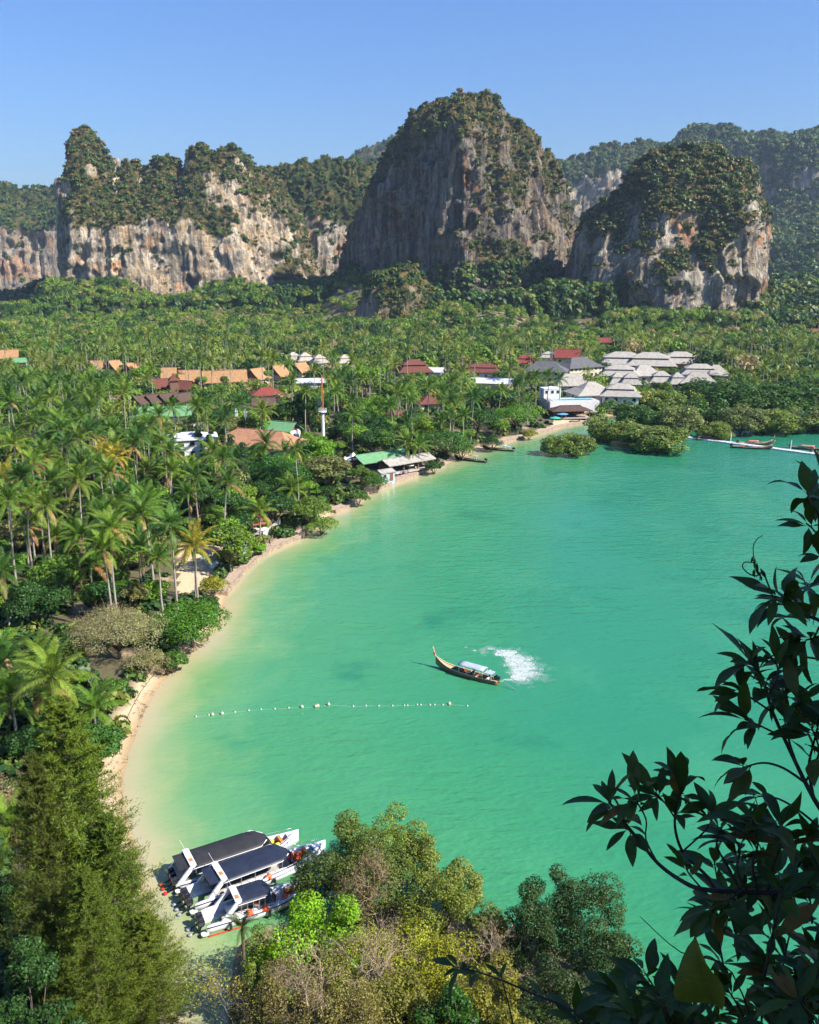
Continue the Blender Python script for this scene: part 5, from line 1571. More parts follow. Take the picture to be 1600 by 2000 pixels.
def single_out():
    """labels that name each tree by the landmark it stands beside"""
    buckets = {}
    for o, word, x, y in GENERIC:
        d, nm, lx, ly = min((math.hypot(x - lx, (y - ly) * 1.3), nm, lx, ly) for nm, lx, ly in LANDMARKS)
        dx, dy = x - lx, (y - ly) * 1.3
        rel = ("left of" if dx < 0 else "right of") if abs(dx) > abs(dy) else ("above" if dy < 0 else "below")
        buckets.setdefault((word, rel, nm), []).append((d, o))
    for (word, rel, nm), L in buckets.items():
        for i, (d, o) in enumerate(sorted(L, key=lambda q: q[0])):
            o["label"] = "%s %s %s the %s" % (word, _ONES[i] if i < len(_ONES) else "far", rel, nm)

rng_ = np.random.default_rng(99)
cand = []
Y = 96.0
while Y < 1080:
    s = 5.4 if Y < 260 else 6.6 if Y < 430 else 8.4 if Y < 700 else 11.5
    half = (870 / FPX) * (Y * CP + 57 * SP)
    for x in np.arange(-half, half, s):
        cand.append((x + rng_.uniform(-.42, .42) * s, Y + rng_.uniform(-.42, .42) * s, s))
    Y += s
cand = np.array(cand)
sdv = shore_sd(cand[:, :2])
zv, _ = land_z(cand[:, :2])
keep = (sdv > np.where((cand[:, 1] < 135) & (cand[:, 1] > 88), 3.2, 2.0)) & ((zv < 8) | (cand[:, 1] > 300))
cand, sdv, zv = cand[keep], sdv[keep], zv[keep]
tall_noise = fbm(np.column_stack([cand[:, :2], np.zeros(len(cand))]) / 40.0, 3, 31)
n_palm, n_broad = N_PALM[0], 0
far_palm, far_wood = [], []
CLEAR = [(330, 1060, 450, 1160), (1075, 800, 1150, 830), (640, 985, 700, 1000)]      # open sandy ground
for (x, y, s), z, tn in zip(cand, zv, tall_noise):
    bx, by, k = crown_px(x, y, z)
    if any(x0 < bx < x1 and y0 < by < y1 for x0, y0, x1, y1 in CLEAR):
        continue
    hs = [h for h in ("limestone",)]
    zx, zy, _k = crown_px(x, y, z + 9)
    pshare, cols = zone(zx, zy)
    is_palm = rng_.random() < pshare
    if is_palm:
        h = rng_.uniform(6, 18) if y < 300 else rng_.uniform(8, 17)
        cx, cyy, k = crown_px(x, y, z + h)
        if not free(x, y, 1.2) or blocks(cx, cyy, 3.4 * k, 3.2 * k, y):
            if rng_.random() < .5: continue
            h = rng_.uniform(3, 5)
            cx, cyy, k = crown_px(x, y, z + h)
            if not free(x, y, 1.2) or blocks(cx, cyy, 3.4 * k, 2.5 * k, y): continue
        if n_palm < 296 and y < 640 and -40 < cx < 1640:
            n_palm += 1
            reg = ("coconut palm crowded into the grove behind the near beach", "palms of the near beach grove") if y < 300 and bx < 560 else \
                  ("coconut palm in the wide grove around the village houses", "palms around the village") if y < 470 and bx < 1010 else \
                  ("slender coconut palm in the far band before the long cliff", "palms of the far band") if bx < 1010 else ("coconut palm growing round the resort villas", "palms around the resort")
            o_ = palm((x, y, z), h, reg[0], reg[1], near=(y * CP + 50 * SP) < 235, scale=rng_.uniform(.85, 1.1), rng=rng_)
            GENERIC.append((o_, 'tall coconut palm' if h > 12 else 'coconut palm' if h > 8 else 'short coconut palm', cx, cyy))
        else:
            far_palm.append((x, y, z, h))
        TAKEN.append((x, y, 1.0))
    else:
        if y < 300:
            sc = rng_.uniform(.5, 1.05)
        else:
            sc = (rng_.uniform(.5, 1.1) + .5 * rng_.random() ** 4) * (1 + .55 * tn)
        h = 9.5 * sc
        cx, cyy, k = crown_px(x, y, z + h * .62)
        R = 4.8 * sc
        ok = False
        for tr in range(3):
            if free(x, y, R * .45) and not blocks(cx, cyy, R * .9 * k, h * .42 * k, y):
                ok = True; break
            sc *= .62; h = 9.5 * sc; R = 4.8 * sc
            cx, cyy, k = crown_px(x, y, z + h * .62)
        if not ok: continue
        if n_broad < 262 and y < 560 and -40 < cx < 1640:
            n_broad += 1
            lab = ("leafy tree filling in under the palms behind the near beach", "trees under the near palms") if y < 300 and bx < 560 else \
                  ("leafy tree among the village roofs and palms", "trees around the village") if bx < 1010 else ("leafy tree among the resort roofs", "trees around the resort")
            ci_ = int(rng_.integers(len(cols)))
            o_ = tree(OLIVE if rng_.random() < .18 else BROAD, (x, y, z - .2), lab[0], lab[1], cols[ci_], sc, rng_)
            GENERIC.append((o_, {G_DARK: 'dark green tree', G_MID: 'green leafy tree', G_LIT: 'light green tree', G_OLIVE: 'olive tree', G_YEL: 'yellow green tree', G_BRIGHT: 'bright green tree'}[cols[ci_]], cx, cyy))
        else:
            far_wood.append((x, y, z, sc))
        TAKEN.append((x, y, R * .55))
    if len(TAKEN) > 900:
        TAKEN = [q for q in TAKEN if q[1] > y - 40]

single_out()
C_PALM = bpy.data.collections.new("far_palm_forms")
for i_ in range(4):
    V, F, MI = [], [], []
    me_c = PALM_CROWNS[i_]
    cv = np.zeros(len(me_c.vertices) * 3, np.float32); me_c.vertices.foreach_get("co", cv); cv = cv.reshape(-1, 3)
    cf = np.zeros(len(me_c.loops), np.int32); me_c.loops.foreach_get("vertex_index", cf); cf = cf.reshape(-1, 4)
    H = 12.0
    ring = np.array([(0.15 * math.cos(a), 0.15 * math.sin(a)) for a in np.arange(5) * 2 * math.pi / 5])
    tv = np.concatenate([np.column_stack([ring * 1.3, np.zeros(5)]), np.column_stack([ring, np.full(5, H)])])
    tf = np.array([(k, (k + 1) % 5, 5 + (k + 1) % 5, 5 + k) for k in range(5)])
    v = np.concatenate([cv + np.array([0, 0, H]), tv]); f = np.concatenate([cf, tf + len(cv)])
    mi = np.concatenate([np.zeros(len(cf)), np.ones(len(tf))])
    PALM_RAMP = [(0.0, (0.070, 0.125, 0.022)), (0.5, (0.115, 0.165, 0.024)), (1.0, (0.165, 0.19, 0.028))]
    if i_ == 0: M_FARPALM = foliage_material("far_palm_leaf", .3, .35, PALM_RAMP, .4, .4)
    o = bpy.data.objects.new("far_palm_form", np_mesh("far_palm_form", v, f, mats=[M_FARPALM, M_PALMBARK], mat_index=mi))
    C_PALM.objects.link(o)
NG_PALM = scatter_group("scatter_palm", C_PALM)
if far_palm:
    fp = np.array(far_palm)
    scatter("palm_foliage", fp[:, :3], rng_.uniform(.8, 1.05, len(fp)), fp[:, 3] / 12.0, NG_PALM, "mass of far coconut palms beyond those that can be told apart", rng_)
if far_wood:
    fw = np.array(far_wood)
    scatter("woodland_foliage", fw[:, :3] + np.array([0, 0, 1.0]) * (fw[:, 3:4] * 2.6), fw[:, 3] * 4.9, fw[:, 3] * 5.2, NG_WOOD, "far woodland canopy spreading to the foot of the cliffs", rng_)
# second, denser wood near the cliffs where it reads as one canopy
n2 = 2000
yy = rng_.uniform(600, 1100, n2); hx = (880 / FPX) * (yy * CP + 57 * SP); xx = rng_.uniform(-1, 1, n2) * hx
pp = np.column_stack([xx, yy]); zz, ss = land_z(pp)
ok_ = ss > 4
px_a = np.array([pix((a, b, 6))[:2] for a, b in pp])
for f_ in FOOT: ok_ &= (pp[:, 0] - f_[0]) ** 2 + (pp[:, 1] - f_[1]) ** 2 > (f_[2] + 4) ** 2
for w_ in WINDOWS_PX: ok_ &= ~((px_a[:, 0] > w_[0] - 12) & (px_a[:, 0] < w_[2] + 12) & (px_a[:, 1] > w_[1] - 10) & (px_a[:, 1] < w_[3] + 14) & (yy < w_[4] + 8))
sz_ = rng_.uniform(2.6, 6.4, n2)
scatter("woodland_foliage", np.column_stack([pp, zz + .2 + sz_ * .55])[ok_], sz_[ok_], (sz_ * rng_.uniform(.9, 1.25, n2))[ok_], NG_WOOD, "dense treetops between the palms and the cliffs", rng_)
# undergrowth between the trunks
n3 = 9000
yy = 90 + 560 * rng_.random(n3) ** 1.35; hx = (890 / FPX) * (yy * CP + 57 * SP); xx = rng_.uniform(-1, 1, n3) * hx
pp = np.column_stack([xx, yy]); zz, ss = land_z(pp)
ok_ = (ss > 2.4 + 2 * rng_.random(n3)) & (zz < 8)
px_a = np.array([pix((a, b, 1))[:2] for a, b in pp])
for x0, y0, x1, y1 in CLEAR: ok_ &= ~((px_a[:, 0] > x0) & (px_a[:, 0] < x1) & (px_a[:, 1] > y0) & (px_a[:, 1] < y1))
for f_ in FOOT: ok_ &= (pp[:, 0] - f_[0]) ** 2 + (pp[:, 1] - f_[1]) ** 2 > (f_[2] + 1) ** 2
for w_ in WINDOWS_PX: ok_ &= ~((px_a[:, 0] > w_[0] - 6) & (px_a[:, 0] < w_[2] + 6) & (px_a[:, 1] > w_[1]) & (px_a[:, 1] < w_[3] + 10) & (yy < w_[4] + 2))
sz_ = rng_.uniform(1.2, 2.6, n3)
scatter("undergrowth", np.column_stack([pp, zz - .2])[ok_], sz_[ok_], (sz_ * rng_.uniform(.7, 1.3, n3))[ok_], NG_SHRUB_G, "low green undergrowth between the palm trunks", rng_)
print("PLANTS palms", n_palm, "broad", n_broad, "farpalm", len(far_palm), "farwood", len(far_wood), "objects", len(bpy.data.objects))

def foot_wood(pxa, pxb, Ya, Yb, n, size, hk, seed, label, group=None):
    r = np.random.default_rng(seed)
    u = r.random(n)
    yy = Ya + (Yb - Ya) * r.random(n)
    xx = ((pxa + (pxb - pxa) * u) - 800) / FPX * (yy * CP + 50 * SP)
    pp = np.column_stack([xx, yy]); zz, ss = land_z(pp)
    sz = r.uniform(size[0], size[1], n)
    hump = 0.65 + 0.7 * (fbm(np.column_stack([pp / 60.0, np.zeros(n)]), 3, seed) * .5 + .5)
    lift = sz * hump * (hk - 1.1)
    scatter("woodland_foliage", np.column_stack([pp, zz + lift])[ss > 3], sz[ss > 3], (sz * 1.15)[ss > 3], group or NG_WOOD, label, r)
    # lower storey so that no tree hangs in the air
    scatter("woodland_foliage", np.column_stack([pp + r.normal(0, 2, pp.shape), zz - .5])[ss > 3], sz[ss > 3] * 1.05, (lift + sz * .6)[ss > 3], NG_SHRUB_G, label + ", lower storey", r)
foot_wood(100, 640, 985, 1065, 420, (4.5, 8.0), 2.6, 201, "tall light green wood at the foot of the long cliff")
foot_wood(-30, 130, 960, 1080, 130, (4.5, 8.5), 2.4, 202, "mixed wood beside the pointed end of the long cliff")
foot_wood(-90, 112, 1075, 1345, 330, (5.5, 9.5), 1.9, 209, "reddish and green scrub wood beyond the pointed end of the long cliff", NG_SHRUB)
foot_wood(1490, 1700, 880, 1300, 380, (6, 10), 1.8, 210, "green forest slope behind the dome towards the hazy mountains", NG_SHRUB_G)
foot_wood(540, 720, 1000, 1160, 260, (5, 9), 3.0, 203, "dark green wood filling the gap between the cliffs", NG_SHRUB_G)
foot_wood(840, 1140, 800, 880, 300, (4.5, 8.0), 2.4, 204, "wood at the foot of the tallest tower", NG_SHRUB_G)
foot_wood(1060, 1190, 800, 900, 160, (4.5, 8.0), 3.0, 205, "dark wood between the tower and the dome", NG_SHRUB_G)
foot_wood(1180, 1500, 735, 785, 200, (4.0, 6.5), 2.2, 206, "green wood under the dome's orange face")
foot_wood(1470, 1640, 760, 1000, 260, (4.5, 8.0), 2.2, 207, "green wood rising towards the hazy mountains", NG_SHRUB_G)
foot_wood(640, 900, 740, 800, 200, (4.0, 6.5), 2.0, 208, "light wood before the dry grassy knoll")

# bushes hanging over the inner edge of the shore path
r5 = np.random.default_rng(77)
edge_pts = []
for i in range(11, 29):
    a, b = np.array(SHORE[i]), np.array(SHORE[i + 1])
    L = np.hypot(*(b - a)); t = (b - a) / L
    for k in range(int(L * 1.1)):
        q = a + (b - a) * r5.random()
        for sg in (1, -1):
            e = q + np.array([t[1], -t[0]]) * sg * r5.uniform(2.0, 5.0)
            edge_pts.append(e)
edge_pts = np.array(edge_pts); ez, es = land_z(edge_pts)
en = fbm(np.column_stack([edge_pts / 9.0, np.zeros(len(edge_pts))]), 2, 5)
epx = np.array([pix((a, b, 1))[:2] for a, b in edge_pts])
ek = (es > 1.6) & (en > -.22) & ~((epx[:, 0] > 500) & (epx[:, 0] < 560) & (epx[:, 1] > 1010)) & ~((epx[:, 0] > 740) & (epx[:, 0] < 870))
esz = r5.uniform(.8, 2.3, len(edge_pts))
scatter("undergrowth", np.column_stack([edge_pts, ez])[ek], esz[ek], (esz * r5.uniform(.8, 1.3, len(esz)))[ek], NG_SHRUB_G, "bushes hanging over the inner edge of the shore path", r5)

# ================================================================== shore works
def offset_line(pts, d):
    out = []
    n = len(pts)
    for i in range(n):
        a = Vector(pts[max(i - 1, 0)]); b = Vector(pts[min(i + 1, n - 1)])
        t = (b - a).normalized()
        out.append(Vector(pts[i]) + Vector((t.y, -t.x)) * d)
    return out

def strip(pts, d0, d1, z0, z1, closed_bottom=-0.8):
    """solid strip between two offsets of a polyline"""
    A_, B_ = offset_line(pts, d0), offset_line(pts, d1)
    rings = [[(a.x, a.y, closed_bottom), (b.x, b.y, closed_bottom), (b.x, b.y, z1), (a.x, a.y, z0)] for a, b in zip(A_, B_)]
    return MB().loft(rings)

def dense(pxs, step=1.2, jit=0.12, seed=1):
    r = random.Random(seed)
    w = [Vector(P(x, y)[:2]) for x, y in pxs]
    out = []
    for a, b in zip(w[:-1], w[1:]):
        n = max(1, int((b - a).length / step))
        for i in range(n):
            q = a.lerp(b, i / n)
            out.append(q + Vector((r.gauss(0, jit), r.gauss(0, jit))))
    out.append(w[-1])
    return out
M_PAVE = plain("pink_path_paving", (0.42, 0.31, 0.23), 0.9, var=0.22, scale=1.2, bump=.3)
M_SEAWALL = plain("weathered_seawall", (0.36, 0.27, 0.19), 0.9, var=0.4, scale=1.5, bump=.4)
LINES = [([(443, 1164), (458, 1146), (480, 1118), (510, 1091), (540, 1073), (590, 1050), (622, 1028)], "low weathered seawall beside the walking people"),
         ([(655, 1003), (678, 993), (720, 966), (760, 949), (815, 929), (870, 908)], "low seawall in front of the green beach bar"), ([(950, 876), (1000, 861), (1050, 850), (1095, 836), (1140, 827)], "curved seawall on the point before the resort beach")]
for i_, (ln, lab) in enumerate(LINES):
    w = dense(ln[::-1], seed=i_)     # walk so that the land lies on the offset side
    # land is on the left when walking towards the resort: check the sign once
    s_ = 1.0
    m_ = len(w) // 2
    tst = offset_line(w, 2.0)[m_]
    if not on_land(tst.x, tst.y, 0.2): s_ = -1.0
    o = strip(w, -.15 * s_, .4 * s_, 0.85, 0.85).build("seawall", M_SEAWALL)
    tag(o, lab, "wall", "seawalls along the bay")
    p = strip(w, .40 * s_, 2.5 * s_, 0.80, 0.86).build("path", M_PAVE)
    tag(p, "paved shore path behind the seawall", kind="structure")

# rope fence line lying along the open beach
bl = [P(x, y, 0) for x, y in ((330, 1300), (310, 1325), (288, 1355), (272, 1385), (256, 1420))]
rp = MB().tube([(p.x - .9, p.y, gz(p.x - .9, p.y) + .05) for p in bl], .05, 5).build("rope", plain("old_rope", (.16, .12, .09), .9))
tag(rp, "dark rope lying along the narrow beach", "rope")

# panel fence by the path bend
fa, fb = P(522, 1052, .9), P(556, 1024, .9)
fn = thing("panel_fence", "pale corrugated panel fence beside the path where people walk", "fence", tuple(fa))
M_PANEL = plain("fence_panel_white", (0.58, 0.60, 0.62), .6, var=.2, scale=3, streak=(8, 8, .4))
n_ = 9
for i_ in range(n_):
    u = (i_ + .5) / n_
    q = fa.lerp(fb, u) - fa
    a = math.atan2(fb.y - fa.y, fb.x - fa.x)
    L = (fb - fa).length / n_
    MB().box((0, 0, .65), (L * .94, .06, 1.5)).build("panel", M_PANEL, fn, loc=(q.x - 1.0, q.y + .4, 0), rot=(0, 0, a))
    MB().box((0, 0, .7), (.1, .1, 1.8)).build("post", M_BARK, fn, loc=(q.x - 1.0 - math.cos(a) * L * .5, q.y + .4 - math.sin(a) * L * .5, 0), rot=(0, 0, a))

open_roof("red sheet roofed open air restaurant under the dark spreading tree", 478, 1018, 6.5, 5, 25, 2.8, 'gable', 1.0, roof_mat("roof_rusty_red", (.40, .13, .08)), name="beach_restaurant", cat="restaurant", g=1.3)
house("white walled hut behind the light green bush at the clearing", 458, 1066, 4, 3.5, 30, 2.6, 'gable', .9, R_WHITE, W_WHITE, name="hut", cat="hut", g=1.3, nwin=1, over=.3)
M_CLOTH = plain("white_tablecloth", (.75, .75, .76), .8, var=.06)
for i_, (px_, py_, lab) in enumerate(((486, 1036, "white clothed table nearest the red restaurant roof"), (497, 1034, "white clothed table second from the red restaurant roof"), (508, 1033, "white clothed table third from the red restaurant roof"), (518, 1031, "white clothed table nearest the panel fence"))):
    c = P(px_, py_, 1.8)
    t = thing("dining_table", lab, "table", (c.x, c.y, 1.1), .5, "white clothed restaurant tables")
    MB().loft([[(-.6, -.6, .72), (.6, -.6, .72), (.6, .6, .72), (-.6, .6, .72)], [(-.66, -.66, .35), (.66, -.66, .35), (.66, .66, .35), (-.66, .66, .35)]][::-1]).build("tablecloth", M_CLOTH, t)
    for x in (-.45, .45):
        for y in (-.45, .45):
            MB().tube([(x, y, -.2), (x, y, .7)], .04, 4).build("leg", M_DOOR, t)
# tarpaulin covered heaps on the clearing
def tarp(label, px, py, L, W, H, rz):
    c = P(px, py, 1.2)
    r = random.Random(int(px))
    rings = []
    for i in range(7):
        u = i / 6
        k = math.sin(math.pi * min(.97, max(.08, u))) ** .5
        rings.append([((u - .5) * L, W * .5 * k * math.cos(a) * r.uniform(.9, 1.08), max(-.2, H * k * math.sin(a) * r.uniform(.85, 1.1))) for a in np.linspace(-.1, math.pi + .1, 9)])
    o = MB().loft(rings).build("tarpaulin_heap", M_WHITE, None, loc=(c.x, c.y, gz(c.x, c.y)), rot=(0, 0, rz))
    tag(o, label, "tarpaulin", "white heaps on the sandy clearing")
tarp("white tarpaulin covered heap on the sandy clearing", 424, 1104, 3.2, 1.8, 1.3, .5)
tarp("smaller white tarpaulin heap nearer the leaning palm", 400, 1092, 2.2, 1.4, .9, 1.0)
tarp("white tarpaulin heap against the light green bush", 440, 1086, 2.4, 1.6, 1.4, .2)

# ================================================================== people
SKIN = (0.36, 0.20, 0.13)
def person_mat(shirt, shorts, hair=(0.03, 0.02, 0.015), skin=SKIN):
    t = NT("clothed_person")
    pos = t.n("TexCoord").outputs["Object"]
    s = t.n("SeparateXYZ", {0: pos})
    body = t.ramp(t.math('DIVIDE', s.outputs[2], 1.8), [(0.0, (.05, .04, .03)), (0.04, skin), (0.26, shorts), (0.54, shirt), (0.815, skin), (0.905, hair)], 'CONSTANT')
    arm = t.math('GREATER_THAN', t.math('ABSOLUTE', s.outputs[0]), 0.245)
    armz = t.math('LESS_THAN', s.outputs[2], 1.22)
    c = t.mixc(t.math('MULTIPLY', arm, armz), body, skin)
    return t.surf(t.bsdf(Base_Color=c, Roughness=.7))

def person(label, loc, rz, shirt, shorts, pose='walk', group=None, seed=0, h=1.0, seat=False):
    r = random.Random(seed)
    st = .22 if pose == 'walk' else .05
    if pose == 'sit':
        legL = [(-.11, -.05, .52), (-.12, -.45, .50), (-.12, -.48, .08), (-.12, -.62, .04)]
        legR = [(.11, -.05, .52), (.12, -.45, .50), (.12, -.50, .08), (.12, -.64, .04)]
        dz = -.36
    else:
        legL = [(-.10, 0, .90), (-.11, -st * .6, .50), (-.11, -st * .8, .09), (-.12, -st * .8 - .18, .04)]
        legR = [(.10, 0, .90), (.11, st * .4, .50), (.11, st * 1.2, .11), (.12, st * 1.2 - .17, .05)]
        dz = 0
    sw = .2 if pose == 'walk' else .08
    v = [(0, 0, .95 + dz), (0, .01, 1.15 + dz), (0, .02, 1.36 + dz), (0, .01, 1.50 + dz), (0, -.02, 1.60 + dz), (0, -.02, 1.72 + dz)]
    rad = [.15, .135, .165, .065, .095, .085]
    e = [(0, 1), (1, 2), (2, 3), (3, 4), (4, 5)]
    for L_, root, rr in ((legL, 0, (.095, .07, .05, .05)), (legR, 0, (.095, .07, .05, .05)),
                         ([(-.19, .02, 1.40 + dz), (-.27, sw * .5, 1.15 + dz), (-.28, sw - .25, .95 + dz), (-.27, sw - .34, .88 + dz)], 2, (.065, .05, .038, .04)),
                         ([(.19, .02, 1.40 + dz), (.27, -sw * .5, 1.15 + dz), (.28, -sw - .2, .96 + dz), (.27, -sw - .29, .9 + dz)], 2, (.065, .05, .038, .04))):
        p = root
        for q, k in zip(L_, rr):
            v.append(q); rad.append(k); e.append((p, len(v) - 1)); p = len(v) - 1
    me = bpy.data.meshes.new("person")
    me.from_pydata([tuple(np.array(x) * h) for x in v], e, [])
    me.materials.append(person_mat(shirt, shorts))
    o = link("person", me, None, loc, (0, 0, rz))
    md = o.modifiers.new("skin", 'SKIN'); 
    sk = me.skin_vertices[0].data if len(me.skin_vertices) else None
    if sk is None:
        try:
            bpy.context.view_layer.objects.active = o
            bpy.ops.object.skin_root_mark()
        except Exception: pass
        if not len(me.skin_vertices):
            o.modifiers.remove(md)
            bpy.context.view_layer.objects.active = o
            bpy.ops.object.modifier_add(type='SKIN')
        sk = me.skin_vertices[0].data
    for i, k in enumerate(rad):
        sk[i].radius = (k * h, k * h * .85); sk[i].use_root = (i == 0)
    ss = o.modifiers.new("smooth", 'SUBSURF'); ss.levels = 1; ss.render_levels = 1
    tag(o, label, "person", group)
    return o

for i_, (px_, py_, sh, so, lab, rz) in enumerate((
        (506, 1080, (.70, .17, .04), (.55, .10, .05), "person in orange walking along the seawall nearest the light green bush", 2.4), (518, 1072, (.12, .03, .03), (.03, .03, .05), "person in dark red top and black shorts walking on the shore path", 2.5),
        (527, 1067, (.04, .04, .06), (.05, .05, .09), "person in black clothes walking beside the dark red top", 2.4), (532, 1058, (.10, .18, .40), (.45, .12, .08), "person in blue top walking behind the two dark dressed walkers", -.6),
        (566, 1020, (.65, .66, .68), (.05, .05, .06), "person in white shirt standing by the fence end under the tree", .5))):
    b = P(px_, py_, .86)
    person(lab, (b.x, b.y, .86), rz, sh, so, 'walk' if i_ < 4 else 'stand', "people on the shore path", i_, 1.0)
for i_, (px_, py_, sh, so, lab) in enumerate((
        (764, 934, (.6, .6, .6), (.1, .1, .3), "person in pale top standing in front of the kiosk"), (783, 930, (.55, .08, .06), (.1, .08, .06), "person in red top at the beach bar tables"), (797, 926, (.7, .7, .66), (.3, .05, .05), "person in white top at the beach bar's middle"),
        (812, 920, (.65, .5, .1), (.05, .06, .1), "person in yellow top at the beach bar"), (833, 912, (.05, .2, .25), (.1, .1, .1), "person in teal top at the beach bar end by the boats"), (1132, 822, (.6, .08, .05), (.1, .1, .1), "person in red on the sand below the parasols"))):
    b = P(px_, py_, 1.0)
    person(lab, (b.x, b.y, gz(b.x, b.y) if not i_ < 5 else .9), i_ * 1.3, sh, so, 'stand', "people at the beach bars", 20 + i_)

# ================================================================== buoys and pier
rope_pts = []
M_BUOY = plain("cream_buoy", (0.70, 0.58, 0.40), .5, var=.15, scale=6)
M_BUOYW = plain("white_buoy", (0.72, 0.70, 0.62), .5, var=.15, scale=6)
bm_big = MB().lathe((0, 0, .18), [(.03, -.30), (.20, -.20), (.29, 0), (.23, .18), (.08, .28), (.07, .34)], 12).mesh("float", M_BUOY, True)
bm_sm = MB().lathe((0, 0, .08), [(.03, -.17), (.12, -.10), (.155, 0), (.11, .09), (.04, .14)], 10).mesh("float", M_BUOYW, True)
ring_m = MB().lathe((0, 0, 0), [(.07, .0), (.09, .05), (.07, .1)], 8).mesh("eye_ring", M_STEEL)
ORD = 'first second third fourth fifth sixth seventh eighth ninth tenth eleventh twelfth thirteenth fourteenth fifteenth sixteenth seventeenth eighteenth nineteenth twentieth twenty-first twenty-second twenty-third twenty-fourth twenty-fifth twenty-sixth'.split()
BUOYS = [(383, 1400, 0), (408, 1397, 0), (415, 1397, 1), (434, 1395, 1), (459, 1391, 0), (486, 1388, 0), (510, 1386, 0), (537, 1385, 0), (564, 1383, 0), (590, 1382, 1), (617, 1381, 1), (621, 1380, 1), (642, 1377, 1), (690, 1380, 0), (715, 1379, 0),
         (740, 1379, 0), (767, 1379, 0), (790, 1378, 0), (796, 1378, 0), (815, 1377, 0), (822, 1377, 0), (840, 1377, 0), (849, 1377, 0), (865, 1377, 0), (878, 1376, 1), (913, 1379, 0)]
for i_, (px_, py_, big) in enumerate(BUOYS):
    c = P(px_, py_, 0)
    rope_pts.append((c.x, c.y, -.02))
    pos_ = ("nearest the beach" if i_ == 0 else "at the open water end" if i_ == len(BUOYS) - 1 else ORD[i_] + " counted from the beach")
    t = thing("buoy", ("large cream buoy " if big else "small pale buoy ") + "on the floating line, " + pos_, "buoy", (c.x, c.y, 0), i_, "buoys of the floating line")
    link("float", bm_big if big else bm_sm, t, (0, 0, -.02), None, .8)
    link("eye_ring", ring_m, t, (0, 0, .38 if big else .14))
rp = MB().tube(rope_pts, .035, 4).build("rope", plain("buoy_rope", (.35, .36, .30), .8))
tag(rp, "thin rope joining the buoys across the bay", "rope")

pa, pb = P(1247, 844, 0), P(1660, 896, 0)
pier = thing("floating_pier", "white floating pontoon pier running from the mangroves to the moored boats", "pier", (pa.x, pa.y, 0))
pv = pb - pa
ang = math.atan2(pv.y, pv.x)
npn = int(pv.length / 1.25)
cube_m = MB().box((0, 0, .18), (1.16, 1.16, .62), 0, .12).mesh("pontoon", plain("pontoon_white_plastic", (.66, .68, .70), .5, var=.15))
rsz = random.Random(3)
for i_ in range(npn):
    for j_ in (-.6, .6):
        q = pv * ((i_ + .5) / npn) + Vector((-math.sin(ang), math.cos(ang), 0)) * j_
        link("pontoon", cube_m, pier, (q.x, q.y + .6 * math.sin(i_ * .09), rsz.uniform(-.04, .04)), (0, 0, ang + rsz.uniform(-.03, .03)))
for px_, py_, pt_, lab in ((1427, 864, 846, "white mooring post beside the floating pier"), (1544, 880, 860, "white mooring post further along the floating pier")):
    c = P(px_, py_, 0)
    k = (c.y * CP + 60 * SP) / FPX
    t = thing("mooring_post", lab, "post", (c.x, c.y, 0), 0, "pier mooring posts")
    MB().tube([(0, 0, -2), (0, 0, (py_ - pt_) * k)], .16, 8).build("pole", M_WHITE, t)
    MB().lathe((0, 0, (py_ - pt_) * k), [(.22, 0), (.22, .12), (.05, .25)], 8).build("cap", M_STEEL, t)

# bleached driftwood at the far mangroves
for px_, py_, s_ in ((1545, 832, 1.0),):
    c = P(px_, py_, 0)
    t = thing("driftwood", "bleached fallen tree lying in the shallows by the mangroves", "driftwood", (c.x, c.y, .2))
    for j_ in range(3):
        mb, _t = twig_mesh(900 + j_, 9, .9, 3, .22)
        mb.build("branch", M_PALEWOOD, t, loc=(j_ * 1.5 - 1.5, 0, 0), rot=(math.radians(10), math.radians(-70 + 60 * j_), j_))

# dark seaweed and leaf litter left by the tide
def tide_litter():
    r = np.random.default_rng(8)
    pts = []
    for i in range(26, 36):
        a, b = np.array(SHORE[i]), np.array(SHORE[i + 1])
        for k in range(60):
            q = a + (b - a) * r.random()
            pts.append(q + np.array([-1, 0]) * (r.choice([.25, 1.1, 2.0]) + r.normal(0, .16)))
    pts = np.array(pts)
    cl = fbm(np.column_stack([pts / 2.2, np.zeros(len(pts))]), 2, 14)
    pts = pts[cl > .0]
    pts = np.repeat(pts, 9, 0) + r.normal(0, .16, (len(pts) * 9, 2))
    z, sd = land_z(pts)
    c = np.column_stack([pts, z + r.uniform(.012, .05, len(pts))])
    nr = r.normal(0, .25, c.shape) + np.array([0, 0, 1.0])
    v, f = leaf_quads(c, nr, r.uniform(.06, .22, len(c)), r.uniform(.03, .09, len(c)), r)
    o = link("seaweed_litter", np_mesh("seaweed_litter", v, f, mats=[plain("dry_seaweed", (.085, .06, .04), .9, var=.4)]))
    tag(o, "dark seaweed and leaf litter along the tide lines of the beach", kind="stuff")
tide_litter()

